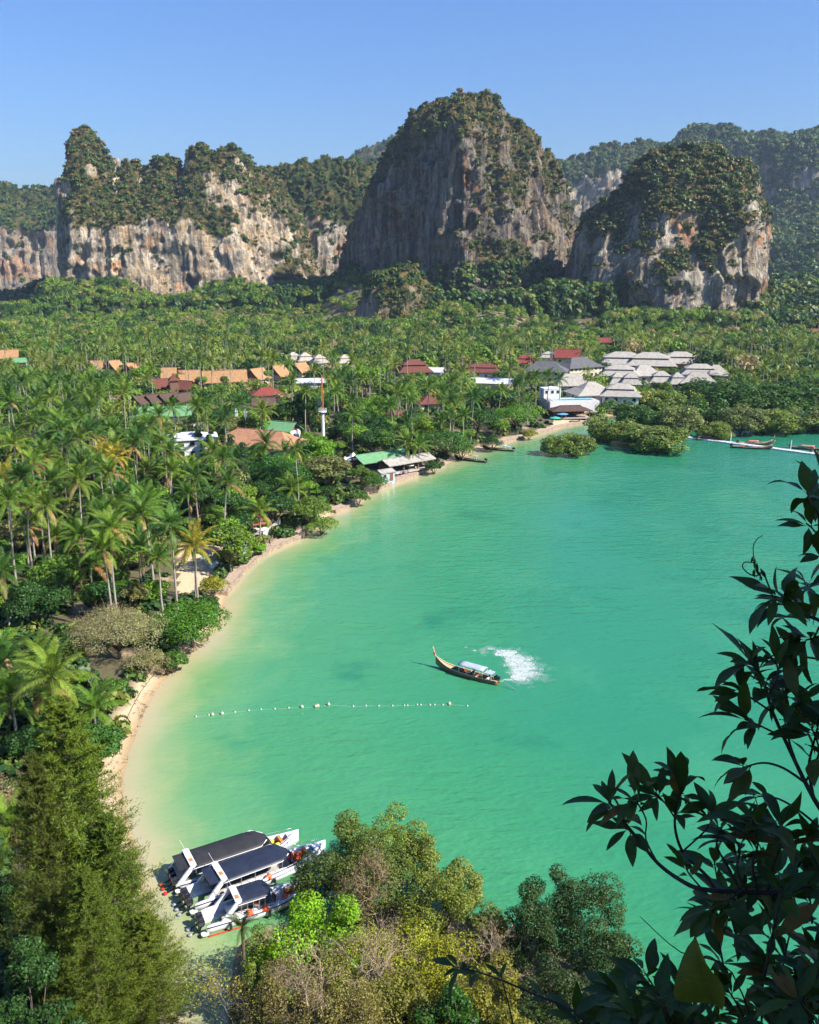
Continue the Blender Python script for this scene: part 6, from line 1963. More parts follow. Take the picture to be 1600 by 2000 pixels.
# ================================================================== boats
M_HULLWOOD = plain("varnished_hull_wood", (0.30, 0.165, 0.075), .45, var=.3, scale=1.5, streak=(.4, 3, 3))
M_HULLDARK = plain("dark_tarred_hull", (0.055, 0.04, 0.032), .5, var=.35, scale=2)
M_DECKWOOD = plain("pale_deck_plank", (0.56, 0.37, 0.20), .6, var=.25, scale=3, streak=(.5, 6, 1))
M_TRIMCREAM = plain("cream_gunwale", (0.70, 0.58, 0.40), .5)
M_CANVAS_B = plain("pale_blue_canvas", (0.36, 0.42, 0.50), .8, var=.12, scale=2)
M_CANVAS_K = plain("black_canvas", (0.030, 0.029, 0.031), .6, var=.35, scale=.9, bump=.4)
M_CANVAS_N = plain("navy_canvas", (0.022, 0.028, 0.050), .45, var=.35, scale=.9, bump=.4)
M_GEL = plain("white_gelcoat", (0.76, 0.77, 0.80), .18, var=.06, spec=.6)
M_GELD = plain("navy_stripe", (0.05, 0.04, 0.11), .25, var=.1)
M_ENGINE = plain("outboard_black", (0.02, 0.022, 0.028), .22, var=.3, spec=.7)
M_REDP = plain("red_paint", (0.55, 0.035, 0.03), .4, var=.15)
M_ORCUSH = plain("orange_vinyl", (0.62, 0.22, 0.05), .5, var=.12)
M_LIFE = plain("orange_life_vest", (0.85, 0.13, 0.03), .7, var=.2)
M_YEL = plain("yellow_green_vest", (0.62, 0.62, 0.05), .7, var=.2)
M_FLOOR = plain("red_brown_deck", (0.33, 0.12, 0.07), .6, var=.2)
M_PINK = plain("pink_red_awning", (0.60, 0.16, 0.13), .7, var=.15)
M_SMOKE = plain("tinted_screen", (0.04, 0.03, 0.06), .1, spec=.7)

def hull_sections(L, B, D, bow_rise, n=16, flat=.35, stern_w=.72, full=2.2, sheer=.25):
    """list of (x, half beam, keel z, gunwale z) from stern to bow"""
    out = []
    for i in range(n + 1):
        u = i / n
        hb = B / 2 * (stern_w + (1 - stern_w) * math.sin(min(1, u / .45) * math.pi / 2)) if u < .45 else B / 2 * max(0.02, (1 - ((u - .45) / .55) ** full))
        gz_ = D + sheer * (abs(u - .35) / .65) ** 2 + bow_rise * max(0, (u - .62) / .38) ** 2.6
        kz = -.35 + (.35 + bow_rise * .55) * max(0, (u - .72) / .28) ** 2.2
        out.append((-L / 2 + L * u, hb, kz, gz_))
    return out

def hull_mesh(secs, th=.07, floor=None):
    """open hull: outer skin, gunwale and inner skin"""
    rings = []
    for x, hb, kz, g in secs:
        o = [(x, hb, g), (x, hb * .93, kz + (g - kz) * .5), (x, hb * .6, kz + .08), (x, 0, kz), (x, -hb * .6, kz + .08), (x, -hb * .93, kz + (g - kz) * .5), (x, -hb, g)]
        hi = max(hb - th, hb * .3)
        fl = min(g - .05, kz + .16)
        i_ = [(x, -hi, g), (x, -hi * .92, fl + (g - fl) * .4), (x, -hi * .55, fl), (x, 0, fl), (x, hi * .55, fl), (x, hi * .92, fl + (g - fl) * .4), (x, hi, g)]
        rings.append(o + i_)
    return MB().loft(rings)

def longtail(label, bow, stern, hullm, canvas, group, zoom_parts=True, shade=(-.30, .12), goods=None, L=None, awn_h=1.9, shaft=3.2, tilt=True, name="longtail_boat"):
    """bow / stern: photograph pixels of the waterline ends"""
    b, s = P(*bow, .3), P(*stern, .3)
    d = b - s
    L = L or d.length
    c = (b + s) / 2
    t = thing(name, label, "boat", (c.x, c.y, 0), math.atan2(d.y, d.x), group)
    B, D = L * .145, .62
    secs = hull_sections(L, B, D, 1.0, 18, stern_w=.55, full=2.0)
    hull_mesh(secs).build("hull", hullm, t, True)
    # gunwale rails
    for sd in (1, -1):
        MB().tube([(x, sd * hb, g + .03) for x, hb, kz, g in secs], .06, 5).build("gunwale", M_TRIMCREAM, t, True)
    # upswept prow post
    x, hb, kz, g = secs[-1]
    pr = MB().tube([(x - .5, 0, kz + .2), (x - .05, 0, g - .1), (x + .32, 0, g + .7), (x + .52, 0, g + 1.5)], [.09, .11, .10, .075], 6).build("prow_post", M_DECKWOOD, t, True)
    MB().lathe((x + .22, 0, g + .35), [(.15, -.18), (.17, 0), (.15, .18)], 8).build("prow_ribbon", M_REDP, pr)
    # foredeck planks and benches
    fd = [q for q in secs if q[0] > L * .18 and q[0] < L * .47]
    MB().loft([[(x, hb * .9, g - .10), (x, -hb * .9, g - .10), (x, -hb * .9, g - .16), (x, hb * .9, g - .16)] for x, hb, kz, g in fd]).build("foredeck", M_DECKWOOD, t)
    for k in range(6):
        x = -L * .22 + k * L * .07
        MB().box((x, 0, .30), (.32, B * .84, .06)).build("bench", M_DECKWOOD, t)
    MB().box((-L * .03, 0, .0), (L * .5, B * .7, .06)).build("floor_boards", M_DECKWOOD if not zoom_parts else M_HULLDARK, t)
    # awning on posts
    x0, x1 = L * shade[0], L * shade[1]
    for x in np.linspace(x0 + .15, x1 - .15, 4):
        for sd in (1, -1):
            MB().tube([(x, sd * B * .44, .35), (x, sd * B * .42, awn_h - .06)], .035, 5).build("awning_post", M_WHITE, t)
    rings = []
    for x in np.linspace(x0, x1, 6):
        rings.append([(x, y, awn_h + .16 * (1 - (y / (B * .52)) ** 2) + .02 * math.sin(x * 3)) for y in np.linspace(-B * .52, B * .52, 7)] + [(x, y, awn_h - .04 + .16 * (1 - (y / (B * .52)) ** 2)) for y in np.linspace(B * .52, -B * .52, 7)])
    MB().loft(rings).build("awning", canvas, t, True)
    if shade[0] < -.25:
        MB().box((x0 - .65, 0, awn_h - .28), (1.3, B * .8, .05)).build("stern_awning", canvas, t)
        for sd in (1, -1):
            MB().tube([(x0 - 1.2, sd * B * .36, .5), (x0 - 1.2, sd * B * .36, awn_h - .3)], .03, 4).build("awning_post", M_WHITE, t)
    # engine with the long propeller shaft
    sx = -L / 2 + .25
    en = MB().box((sx, 0, 1.05), (.95, .5, .5), 0, .1)
    en.tube([(sx, 0, .5), (sx, 0, .9)], .1, 6)
    en.lathe((sx + .1, 0, 1.3), [(.2, 0), (.22, .12), (.1, .2)], 8)
    e = en.build("engine", M_ENGINE, t)
    MB().tube([(sx - .3, 0, 1.0), (sx - shaft, .25, .12 if tilt else .9)], .045, 5).build("propeller_shaft", M_STEEL, e)
    MB().tube([(sx + .3, 0, 1.25), (sx + 1.2, 0, 1.45)], .035, 5).build("steering_arm", M_STEEL, e)
    for k, (x, y, m) in enumerate(goods or []):
        o = MB().box((0, 0, .22), (.5, .42, .45), .3, .1).build("life_vest", m, t, loc=(L * x, B * y, .28), rot=(.1, .1, k))
    return t

moving = longtail("wooden longtail boat under way with pale blue awning and white wake", (851, 1299), (974, 1334), M_HULLWOOD, M_CANVAS_B, None, shade=(-.30, .10), goods=[(.08, -.3, M_LIFE), (.02, .2, M_REDP), (-.22, .25, M_REDP), (-.26, -.2, M_LIFE), (-.34, .1, M_GEL)])
_b, _s = P(851, 1299, 0), P(974, 1334, 0)
_u = (_b - _s).normalized()
_q = _s + _u * 1.5
person("boatman in white shirt steering the moving longtail boat", (_q.x, _q.y, .25), math.atan2(_u.y, _u.x) + math.pi / 2, (.7, .7, .72), (.03, .03, .05), 'stand', None, 77)
_q = _s + _u * 4.2
person("passenger in red vest seated under the longtail awning", (_q.x, _q.y, .0), math.atan2(_u.y, _u.x) + math.pi / 2, (.6, .06, .04), (.05, .05, .1), 'sit', None, 78)

longtail("dark longtail boat moored under the leafy tree by the beach bar", (890, 895), (948, 902), M_HULLDARK, R_GREY, "moored longtail boats", shade=(-.24, .0), L=11.5)
longtail("dark longtail boat with pale awning moored at the seawall point", (948, 876), (1000, 880), M_HULLDARK, M_CANVAS_B, "moored longtail boats", shade=(-.26, .08), L=11)
M_PIERG = [(-.2, .2, M_LIFE), (-.1, -.2, M_REDP), (0, .2, M_REDP), (.1, -.1, M_LIFE)]
longtail("red laden longtail boat moored nearest the mangroves at the pier", (1407, 857), (1366, 858), M_HULLDARK, M_PINK, "longtail boats at the pier", shade=(-.25, .0), L=10, goods=M_PIERG, awn_h=1.3)
longtail("longtail boat with red awning moored behind its neighbour at the pier", (1502, 867), (1446, 866), M_HULLDARK, M_PINK, "longtail boats at the pier", shade=(-.2, .1), L=12, goods=M_PIERG, awn_h=1.3)
longtail("dark longtail boat with pale side stripe in front of its red neighbour", (1500, 876), (1436, 873), M_HULLDARK, M_CANVAS_B, "longtail boats at the pier", shade=(-.1, .05), L=13.5, goods=M_PIERG, awn_h=1.1)
longtail("red awning longtail boat near the photo edge at the pier", (1618, 879), (1548, 874), M_HULLDARK, M_PINK, "longtail boats at the pier", shade=(-.25, .1), L=13, goods=M_PIERG, awn_h=1.3)
longtail("longtail boat cut by the photo edge at the pier", (1655, 886), (1590, 884), M_HULLDARK, M_PINK, "longtail boats at the pier", shade=(-.25, .1), L=13, goods=M_PIERG, awn_h=1.3)

def speedboat(label, bow, stern, canvas, L=None, B=3.3, cano=(-.34, .20), group=None, arch=True, nout=3, floor=M_ORCUSH, small=False, red_feet=True):
    b, s = P(*bow, .8), P(*stern, .8)
    d = b - s
    L = L or d.length
    c = s + d.normalized() * L / 2
    t = thing("speedboat", label, "speedboat", (c.x, c.y, 0), math.atan2(d.y, d.x), group)
    D = 1.15
    secs = hull_sections(L, B, D, .55, 20, stern_w=.90, full=2.6, sheer=.12)
    hull_mesh(secs, .22).build("hull", M_GEL, t, True)
    for sd in (1, -1):
        MB().tube([(x, sd * (hb + .01), g - .22) for x, hb, kz, g in secs[:-1]], .055, 5).build("rubbing_strake", M_GELD, t, True)
        MB().tube([(x, sd * hb * .97, g + (.32 if i > 10 else .10)) for i, (x, hb, kz, g) in enumerate(secs[9:-1], 9)], .03, 5).build("handrail", M_STEEL, t, True)
    # foredeck, bow well with cushions
    fd = [q for q in secs if q[0] > L * .36]
    MB().loft([[(x, hb * .92, g + .01), (x, -hb * .92, g + .01), (x, -hb * .92, g - .1), (x, hb * .92, g - .1)] for x, hb, kz, g in fd[:-1]]).build("foredeck", M_GEL, t)
    MB().box((L * .43, 0, D + .34), (.55, .45, .08)).build("hatch", M_FLOOR, t)
    wl = [q for q in secs if L * .20 <= q[0] <= L * .38]
    MB().loft([[(x, hb * .80, .55), (x, -hb * .80, .55), (x, -hb * .8, .48), (x, hb * .8, .48)] for x, hb, kz, g in wl]).build("bow_well_floor", M_FLOOR, t)
    for sd in (1, -1):
        MB().loft([[(x, sd * hb * .84, .95), (x, sd * hb * .50, .95), (x, sd * hb * .5, .56), (x, sd * hb * .84, .56)] for x, hb, kz, g in wl]).build("cushion", floor, t)
    fwd = max(wl, key=lambda q: q[0])
    MB().box((fwd[0] - .1, 0, 1.15), (.3, fwd[1] * 1.5, .5), 0, .1).build("cushion", floor, t)
    # cabin: side glass, floor, benches
    MB().box((-L * .06, 0, .40), (L * .56, B * .82, .1)).build("cabin_floor", M_CONC, t)
    for sd in (1, -1):
        MB().box((-L * .06, sd * B * .28, .68), (L * .46, .55, .45), 0, .08).build("bench", M_GEL, t)
    ws = [(L * (cano[1] + .02), B * .40, D), (L * (cano[1] + .055), 0, D), (L * (cano[1] + .02), -B * .40, D)]
    MB().loft([[(x + dx, y, D + z) for x, y, _ in ws] + [(x + dx - .04, y, D + z) for x, y, _ in ws[::-1]] for dx, z in ((0, 0), (-.35, .75))]).build("windscreen", M_SMOKE, t)
    # canopy: rounded long top on posts
    x0, x1 = L * cano[0], L * cano[1]
    H = 2.45
    rings = []
    for i, x in enumerate(np.linspace(x0, x1, 12)):
        u = i / 11
        k = 1.0 if u < .82 else math.sqrt(max(0.03, 1 - ((u - .82) / .18) ** 2))
        W = B * .47 * k
        z = H - .12 * max(0, (u - .7) / .3) ** 2
        ys = np.linspace(-1, 1, 11)
        top = [(x, W * y, z + .26 * (1 - abs(y) ** 2.4) * (.4 + .6 * k)) for y in ys]
        rings.append(top + [(p[0], p[1], p[2] - .07) for p in top[::-1]])
    MB().loft(rings).build("canopy", canvas, t, True)
    fr = []
    for sd in (1, -1):
        MB().tube([(x0, sd * B * .47, H - .05), (x1 - L * .08, sd * B * .47, H - .05), (x1 - .1, sd * B * .20, H - .12)], .04, 5).build("canopy_rail", M_WHITE, t)
        for x in np.linspace(x0 + .3, x1 - L * .08, 5):
            MB().tube([(x, sd * B * .44, D - .05), (x, sd * B * .46, H - .05)], .035, 5).build("canopy_post", M_STEEL, t)
    if arch:
        for sd in (1, -1):
            xs = x0 - .2
            MB().loft([[(xs - 1.5 + w, sd * B * .46, D - .05), (xs - 1.5 + w, sd * B * .40, D - .05), (xs - 1.0 + w, sd * B * .40, D - .05)] if False else [(xs - 1.6 + dx, sd * B * .47, D - .05) for dx in (0, .6)] + [(xs - 1.6 + dx, sd * B * .41, D - .05) for dx in (.6, 0)] for w in (0,)] +
                      [[(xs + dx, sd * B * .44, H + .22) for dx in (0, .6)] + [(xs + dx, sd * B * .38, H + .22) for dx in (.6, 0)]]).build("arch_leg", M_GEL, t)
        a = MB().box((x0 + .1, 0, H + .26), (.62, B * .90, .12), 0, .1).build("arch", M_GEL, t)
        MB().box((0, -.5, .07), (.36, .55, .03)).build("emblem", M_ORCUSH, a, loc=(x0 + .1, 0, H + .26))
        MB().tube([(0, 0, 0), (-.6, 0, 1.6)], .02, 4).build("aerial", M_WHITE, a, loc=(x0 + .1, B * .3, H + .3))
        if not small:
            MB().box((x0 - .75, 0, H + .08), (1.1, B * .8, .05)).build("aft_awning", canvas, t)
    # outboards
    for k in range(nout):
        y = (k - (nout - 1) / 2) * .78
        x = -L / 2 - .35
        cw = MB()
        cw.loft([[(x + sx * .34 * s, y + sy * .24 * s, z) for sx, sy in ((-1, -.7), (-.7, -1), (.7, -1), (1, -.7), (1, .7), (.7, 1), (-.7, 1), (-1, .7))] for s, z in ((.75, .72), (1.0, .88), (1.05, 1.25), (.85, 1.52), (.4, 1.6))])
        e = cw.build("outboard", M_ENGINE, t)
        MB().loft([[(x + sx * .16 - dx, y + sy * .07, z) for sx, sy in ((-1, -1), (1, -1), (1, 1), (-1, 1))] for dx, z in ((0, .75), (.25, .3), (.9, .12))]).build("leg", M_ENGINE, e)
        MB().lathe((x - 1.05, y, .12), [(.02, -.1), (.2, -.05), (.22, .08), (.05, .16)], 8).build("propeller", M_REDP if red_feet else M_STEEL, e)
    for sd in (1, -1):
        MB().box((-L / 2 - .2, sd * B * .42, .40), (.7, .5, .12), 0, .1).build("swim_step", M_GEL, t)
        for x in (-L * .3, L * .05):
            MB().lathe((x, sd * (B * .5 + .14), .62), [(.05, -.38), (.14, -.3), (.14, .3), (.05, .38)], 8).build("fender", M_ENGINE, t)
    return t

SB = "speedboats moored side by side"
sb1 = speedboat("speedboat with long black canopy and orange bow seats, outermost of three", (562, 1643), (345, 1716), M_CANVAS_K, L=13.2, group=SB, cano=(-.40, .22), red_feet=True)
sb2 = speedboat("white speedboat with navy rounded canopy, middle of three", (640, 1655), (372, 1755), M_CANVAS_N, L=14.6, B=3.4, group=SB, cano=(-.30, .20), red_feet=False)
sb3 = speedboat("small white speedboat with short canopy and red waterline beside the bushes", (590, 1738), (398, 1800), M_CANVAS_N, L=10.8, B=2.8, group=SB, cano=(-.22, .10), nout=2, small=True, red_feet=False)
for t_, L_, B_, spots in ((sb1, 13.2, 3.3, [(.27, .15, M_YEL), (.30, -.15, M_YEL)]), (sb2, 14.6, 3.4, [(.24, .1, M_LIFE), (.27, -.12, M_LIFE), (.30, .05, M_LIFE), (.02, -.42, M_LIFE)]), (sb3, 10.8, 2.8, [(-.12, -.4, M_LIFE), (.02, -.42, M_LIFE), (.22, -.2, M_LIFE), (-.02, .1, M_LIFE)])):
    for k_, (x_, y_, m_) in enumerate(spots):
        MB().loft([[(-.3, -.3, 0), (.3, -.3, 0), (.3, .3, 0), (-.3, .3, 0)], [(-.34, -.3, .2), (.32, -.34, .2), (.3, .3, .22), (-.3, .34, .2)], [(-.15, -.1, .42), (.18, -.15, .4), (.12, .15, .38), (-.2, .15, .42)]]).build("life_vest", m_, t_, loc=(L_ * x_, B_ * y_, .95), rot=(0, 0, k_ * 1.3))
for sd in (1, -1):
    MB().tube([(-5.3, sd * 1.30, .10), (-3.6, sd * 1.38, .08), (-2.2, sd * 1.42, .06)], .07, 5).build("boot_stripe", M_REDP, sb3)
mr = MB().tube([tuple(P(560, 1641, 1.6)), tuple(P(585, 1653, .9)), tuple(P(640, 1668, .6))], .03, 4).build("rope", M_WHITE)
tag(mr, "white mooring rope from the outermost speedboat's bow to the bushes", "rope")

# ---- wake foam
def foam(name, label, n, path, width, seed, size):
    r = np.random.default_rng(seed)
    pts = np.array([P(x, y, 0)[:2] for x, y in path]); wd = np.array(width)
    u = r.random(n * 3)
    i = np.minimum((u * (len(pts) - 1)).astype(int), len(pts) - 2); f = u * (len(pts) - 1) - i
    c = pts[i] * (1 - f)[:, None] + pts[i + 1] * f[:, None]
    t = pts[i + 1] - pts[i]; t /= np.linalg.norm(t, axis=1, keepdims=True)
    nn = np.column_stack([-t[:, 1], t[:, 0]])
    off = np.clip(r.normal(0, .42, len(u)), -1.6, 1.6)
    w = wd[i] * (1 - f) + wd[i + 1] * f
    c = c + nn * (off * w)[:, None] + r.normal(0, .12, (len(u), 2))
    dens = fbm(np.column_stack([c / 1.3, np.zeros(len(c))]), 4, seed, .6)
    keep = dens > .0 + .40 * np.abs(off) ** 2 - .55 * sstep(.10, .7, u) * (wd.max() > 2)
    c = c[keep][:n]; m = len(c)
    K = 6
    a = np.arange(K) * 2 * math.pi / K
    s = size * r.uniform(.4, 1.4, m)
    rad = s[:, None] * r.uniform(.6, 1.3, (m, K))
    st = r.uniform(.6, 1.6, m)[:, None]
    z = r.uniform(.015, .10, m)
    V = np.zeros((m, K + 1, 3))
    V[:, :K, 0] = c[:, :1] + rad * np.cos(a) * st; V[:, :K, 1] = c[:, 1:] + rad * np.sin(a) / st; V[:, :K, 2] = .008 + z[:, None] * .2
    V[:, K, :2] = c; V[:, K, 2] = .01 + z
    b = np.arange(m)[:, None] * (K + 1)
    T = np.concatenate([np.concatenate([b + k, b + (k + 1) % K, b + K], 1) for k in range(K)])
    o = link(name, np_mesh(name, V.reshape(-1, 3), tris=T, mats=[M_FOAM], smooth=True))
    tag(o, label, kind="stuff")
_fm = NT("white_foam")
M_FOAM = _fm.surf(_fm.n("MixShader", {0: _fm.range(_fm.noise(_fm.n("NewGeometry").outputs["Position"], 2.2, 4, .65), .35, .7, .10, .48), 1: _fm.n("BsdfTransparent").outputs[0], 2: _fm.bsdf(Base_Color=(.72, .80, .78), Roughness=.8)}).outputs[0])
foam("foam", "white churned wake curving behind the moving longtail", 17000, [(948, 1271), (972, 1272), (998, 1281), (1018, 1295), (1028, 1310), (1022, 1321), (1003, 1326)], [.9, 2.0, 2.6, 2.6, 2.3, 1.9, .9], 5, .085)
_wm = NT("aerated_water")
M_AERATED = _wm.surf(_wm.n("MixShader", {0: .13, 1: _wm.n("BsdfTransparent").outputs[0], 2: _wm.bsdf(Base_Color=(.30, .52, .42), Roughness=.4)}).outputs[0])
_keep_m, M_FOAM = M_FOAM, M_AERATED
foam("foam", "pale aerated water around the longtail's wake", 1500, [(938, 1272), (972, 1268), (1003, 1277), (1028, 1294), (1042, 1314), (1034, 1327), (1000, 1330)], [2.0, 3.0, 3.6, 3.6, 3.4, 2.8, 1.6], 15, .30)
M_FOAM = _keep_m
foam("foam", "thin patch of old foam near the wake", 500, [(905, 1262), (925, 1268), (945, 1275)], [.5, 1.0, .6], 6, .05)
foam("foam", "small foam at the longtail's stern and shaft", 400, [(978, 1331), (990, 1328), (1008, 1328)], [.3, .25, .2], 7, .05)

# ================================================================== near trees below the viewpoint
def conifer(H, R, n, seed):
    """feathery casuarina: drooping needle sprays on upswept whorled branches"""
    rng = np.random.default_rng(seed)
    mb = MB()
    mb.tube([(0, 0, -.5), (.1, 0, H * .5), (0, .05, H * .98)], [.30, .18, .03], 7)
    C, N, AL, LN = [], [], [], []
    nb = int(H * 11)
    per = n // nb
    for b in range(nb):
        u = (b + rng.random()) / nb
        z = H * (.05 + .94 * u)
        prof = (1 - u) ** .72 * (0.55 + .45 * min(1, u / .18))
        L = R * prof * rng.uniform(.65, 1.18) + .25
        a = b * 2.39996 + rng.normal() * .25
        d = np.array([math.cos(a), math.sin(a), 0.0])
        up = rng.uniform(.25, .6)
        tip = np.array([0, 0, z]) + d * L + np.array([0, 0, L * up * .75])
        mid = np.array([0, 0, z]) + d * L * .5 + np.array([0, 0, L * up * .25])
        if b % 2 == 0:
            mb.tube([(0, 0, z), tuple(mid), tuple(tip)], [.05, .035, .012], 3, cap=False)
        k = per
        s = rng.random(k) ** .6
        base = (1 - s)[:, None] ** 2 * np.array([0, 0, z]) + 2 * ((1 - s) * s)[:, None] * mid + (s ** 2)[:, None] * tip
        # sprays: small side branchlets
        nsp = max(3, int(L * 4))
        sp = rng.integers(0, nsp, k)
        sdir = rand_dirs(nsp, rng) * np.array([1, 1, .55]) + d * .7 + np.array([0, 0, .25])
        sdir = norm(sdir)
        ext = rng.random(k) * (.28 + .28 * L * (1 - .5 * s))
        c = base + sdir[sp] * ext[:, None] + rng.normal(0, .05, (k, 3))
        al = norm(sdir[sp] * .8 + rand_dirs(k, rng) * .45 + np.array([0, 0, .35]))
        C.append(c); AL.append(al); LN.append(rng.uniform(.22, .5, k))
    C = np.concatenate(C); AL = np.concatenate(AL); LN = np.concatenate(LN)
    nr = rand_dirs(len(C), rng) + np.array([0, 0, .3])
    v, f = leaf_quads(C, nr, LN, np.full(len(C), .055), rng, along=AL)
    return mb.mesh("trunk", M_BARK, True), np_mesh("crown", v, f, mats=[M_NEEDLE])

def top_place(px, py_top, Y, sink=0.0):
    p = A(px, py_top, Y)
    g = gz(p.x, Y) - sink
    return p, g

CON_A = conifer(24.0, 5.6, 62000, 1)
CON_B = conifer(20.0, 5.2, 52000, 2)
for i_, (px_, py_, Y_, src, h0, r0, col, lab, wid) in enumerate((
        (112, 1362, 62.0, CON_A, 24.0, 5.6, (0.098, 0.145, 0.016), "tallest feathery conifer in the near corner above the beach", 1.3),
        (205, 1590, 60.5, CON_B, 20.0, 5.2, (0.078, 0.122, 0.016), "feathery conifer just in front of the tallest one, beside the beach", 1.05),
        (285, 1785, 58.5, CON_B, 20.0, 5.2, (0.105, 0.142, 0.018), "lowest feathery conifer beside the speedboats' sterns", 1.3),
        (165, 1700, 56.0, CON_A, 24.0, 5.6, (0.086, 0.126, 0.016), "feathery conifer at the photo's bottom edge between the others", .95),
        (60, 1470, 59.0, CON_A, 24.0, 5.6, (0.070, 0.092, 0.016), "darker feathery conifer behind the tallest one at the photo edge", .85))):
    p, g = top_place(px_, py_, Y_)
    t = thing("casuarina_tree", lab, "tree", (p.x, Y_, g), i_ * 1.3, "feathery conifers in the near corner")
    hh = p.z - g
    t.scale = (.84 * wid * (hh / h0) ** .5, .84 * wid * (hh / h0) ** .5, hh / h0)
    link("trunk", src[0], t)
    o = link("crown", src[1], t); o.color = (*col, 1)

def hill_tree(px, py_top, Y, rpx, col, label, seed, n=12000, leaf=.15, nl=26, lump=.30, name="broadleaf_tree", cat="tree", hmin=3.0, low=True, flat=.75, clear=.05, mb=None, squash=None):
    """tree whose crown top shows at (px, py_top), standing at distance Y on the slope"""
    p, g = top_place(px, py_top, Y)
    g = max(g, -.3)
    h = max(hmin, p.z - g)
    dep = Y * CP + (CAM_H - p.z + h * .4) * SP
    R = rpx * dep / FPX
    tm, cm = broad_tree(R, h, nl, n, leaf, 3000 + seed, flat=flat, clear=clear, lump=lump, low=low)
    t = thing(name, label, cat, (p.x, Y, g - .2), 0)
    link("trunk", tm, t)
    o = link("crown", cm, t); o.color = (*col, 1)
    return t

# tree group at bottom centre
hill_tree(775, 1556, 77, 62, (0.136, 0.180, 0.024), "tallest olive green tree of the bottom clump reaching over the water", 1, n=9000, nl=22, lump=.33)
hill_tree(688, 1580, 76, 60, (0.100, 0.143, 0.024), "olive tree beside the speedboats' bows", 2, n=9000, nl=22, lump=.33)
hill_tree(622, 1645, 71, 60, (0.055, 0.085, 0.018), "dark olive tree hanging over the middle speedboat's bow", 3, n=6500)
hill_tree(720, 1640, 71, 95, (0.083, 0.118, 0.020), "broad olive crown filling the clump's middle", 4, n=13000, nl=34)
hill_tree(830, 1610, 74, 45, (0.142, 0.174, 0.030), "pale leafed tree top on the clump's water side", 5, n=6000)
hill_tree(900, 1668, 71, 52, (0.147, 0.180, 0.034), "pale olive crown below the clump's top towards the open water", 6, n=7000)
hill_tree(860, 1690, 67, 80, (0.124, 0.155, 0.022), "yellowish olive crown in front of the pale one", 7, n=9500)
hill_tree(955, 1760, 64, 55, (0.095, 0.125, 0.022), "olive bush beside the dark glossy tree", 8, n=6500)
hill_tree(570, 1738, 60, 95, (0.147, 0.298, 0.012), "vivid lime green bush right of the small speedboat", 9, n=10000, leaf=.17, nl=24, lump=.34)
hill_tree(665, 1745, 59, 72, (0.130, 0.254, 0.014), "lime green bush joined to the vivid one", 10, n=7500, leaf=.16)
hill_tree(800, 1755, 58, 92, (0.212, 0.229, 0.020), "yellow green bush in the middle of the slope", 11, n=9000, leaf=.14)
hill_tree(885, 1785, 55, 88, (0.236, 0.242, 0.018), "brightest yellow leafed bush on the slope", 12, n=8500, leaf=.14)
hill_tree(970, 1850, 52, 66, (0.165, 0.165, 0.022), "yellow green bush in front of the dark glossy tree", 13, n=7500, leaf=.13)
hill_tree(1000, 1935, 46, 60, (0.177, 0.174, 0.026), "brownish yellow bush at the bottom edge", 14, n=6000, leaf=.13)
hill_tree(880, 1905, 47, 72, (0.030, 0.090, 0.014), "deep green glossy bush at the photo's bottom edge", 15, n=9000, leaf=.15)
hill_tree(700, 1800, 55, 95, (0.195, 0.192, 0.034), "tawny dry leaved bush in the slope's middle", 16, n=9000, leaf=.11, nl=40, lump=.24)
hill_tree(560, 1850, 52, 90, (0.150, 0.125, 0.040), "brown dry leaved bush over the dark inlet", 17, n=7500, leaf=.11, nl=40, lump=.24)
hill_tree(690, 1915, 46, 110, (0.165, 0.143, 0.042), "brown thicket at the bottom edge under bare branches", 18, n=9500, leaf=.10, nl=44, lump=.24)
hill_tree(790, 1870, 49, 70, (0.145, 0.150, 0.026), "olive yellow bush beside the deep green one", 19, n=7500, leaf=.12)
hill_tree(500, 1790, 58, 45, (0.106, 0.155, 0.022), "small green bush beside the small speedboat's side", 20, n=4200, leaf=.14)
hill_tree(470, 1880, 53, 50, (0.070, 0.075, 0.022), "dark sparse shrub over the shaded inlet", 21, n=3000, leaf=.13)
hill_tree(1075, 1670, 66, 62, (0.036, 0.070, 0.018), "dark glossy tree top nearest the open water", 22, n=9000, leaf=.14)
hill_tree(1150, 1700, 64, 92, (0.036, 0.068, 0.018), "broad dark glossy tree standing over the open water", 23, n=15000, leaf=.14, nl=36)
hill_tree(1040, 1742, 62, 58, (0.030, 0.062, 0.016), "dark glossy crown joined to the broad dark tree", 24, n=7000, leaf=.14)
hill_tree(1190, 1790, 57, 80, (0.034, 0.066, 0.018), "lower dark glossy crown half behind near leaves", 25, n=9000, leaf=.14)
hill_tree(1080, 1850, 52, 80, (0.034, 0.060, 0.016), "dark bush beneath the glossy tree", 26, n=8000, leaf=.14)
# dark corner bottom left
hill_tree(40, 1790, 52, 70, (0.030, 0.075, 0.016), "dark glossy bush in the bottom left corner", 27, n=8000, leaf=.17)
hill_tree(95, 1890, 48, 70, (0.026, 0.065, 0.014), "very dark bush at the bottom left edge", 28, n=7000, leaf=.17)
hill_tree(-10, 1880, 47, 60, (0.026, 0.065, 0.014), "dark bush cut by the corner of the photo", 29, n=6000, leaf=.17)

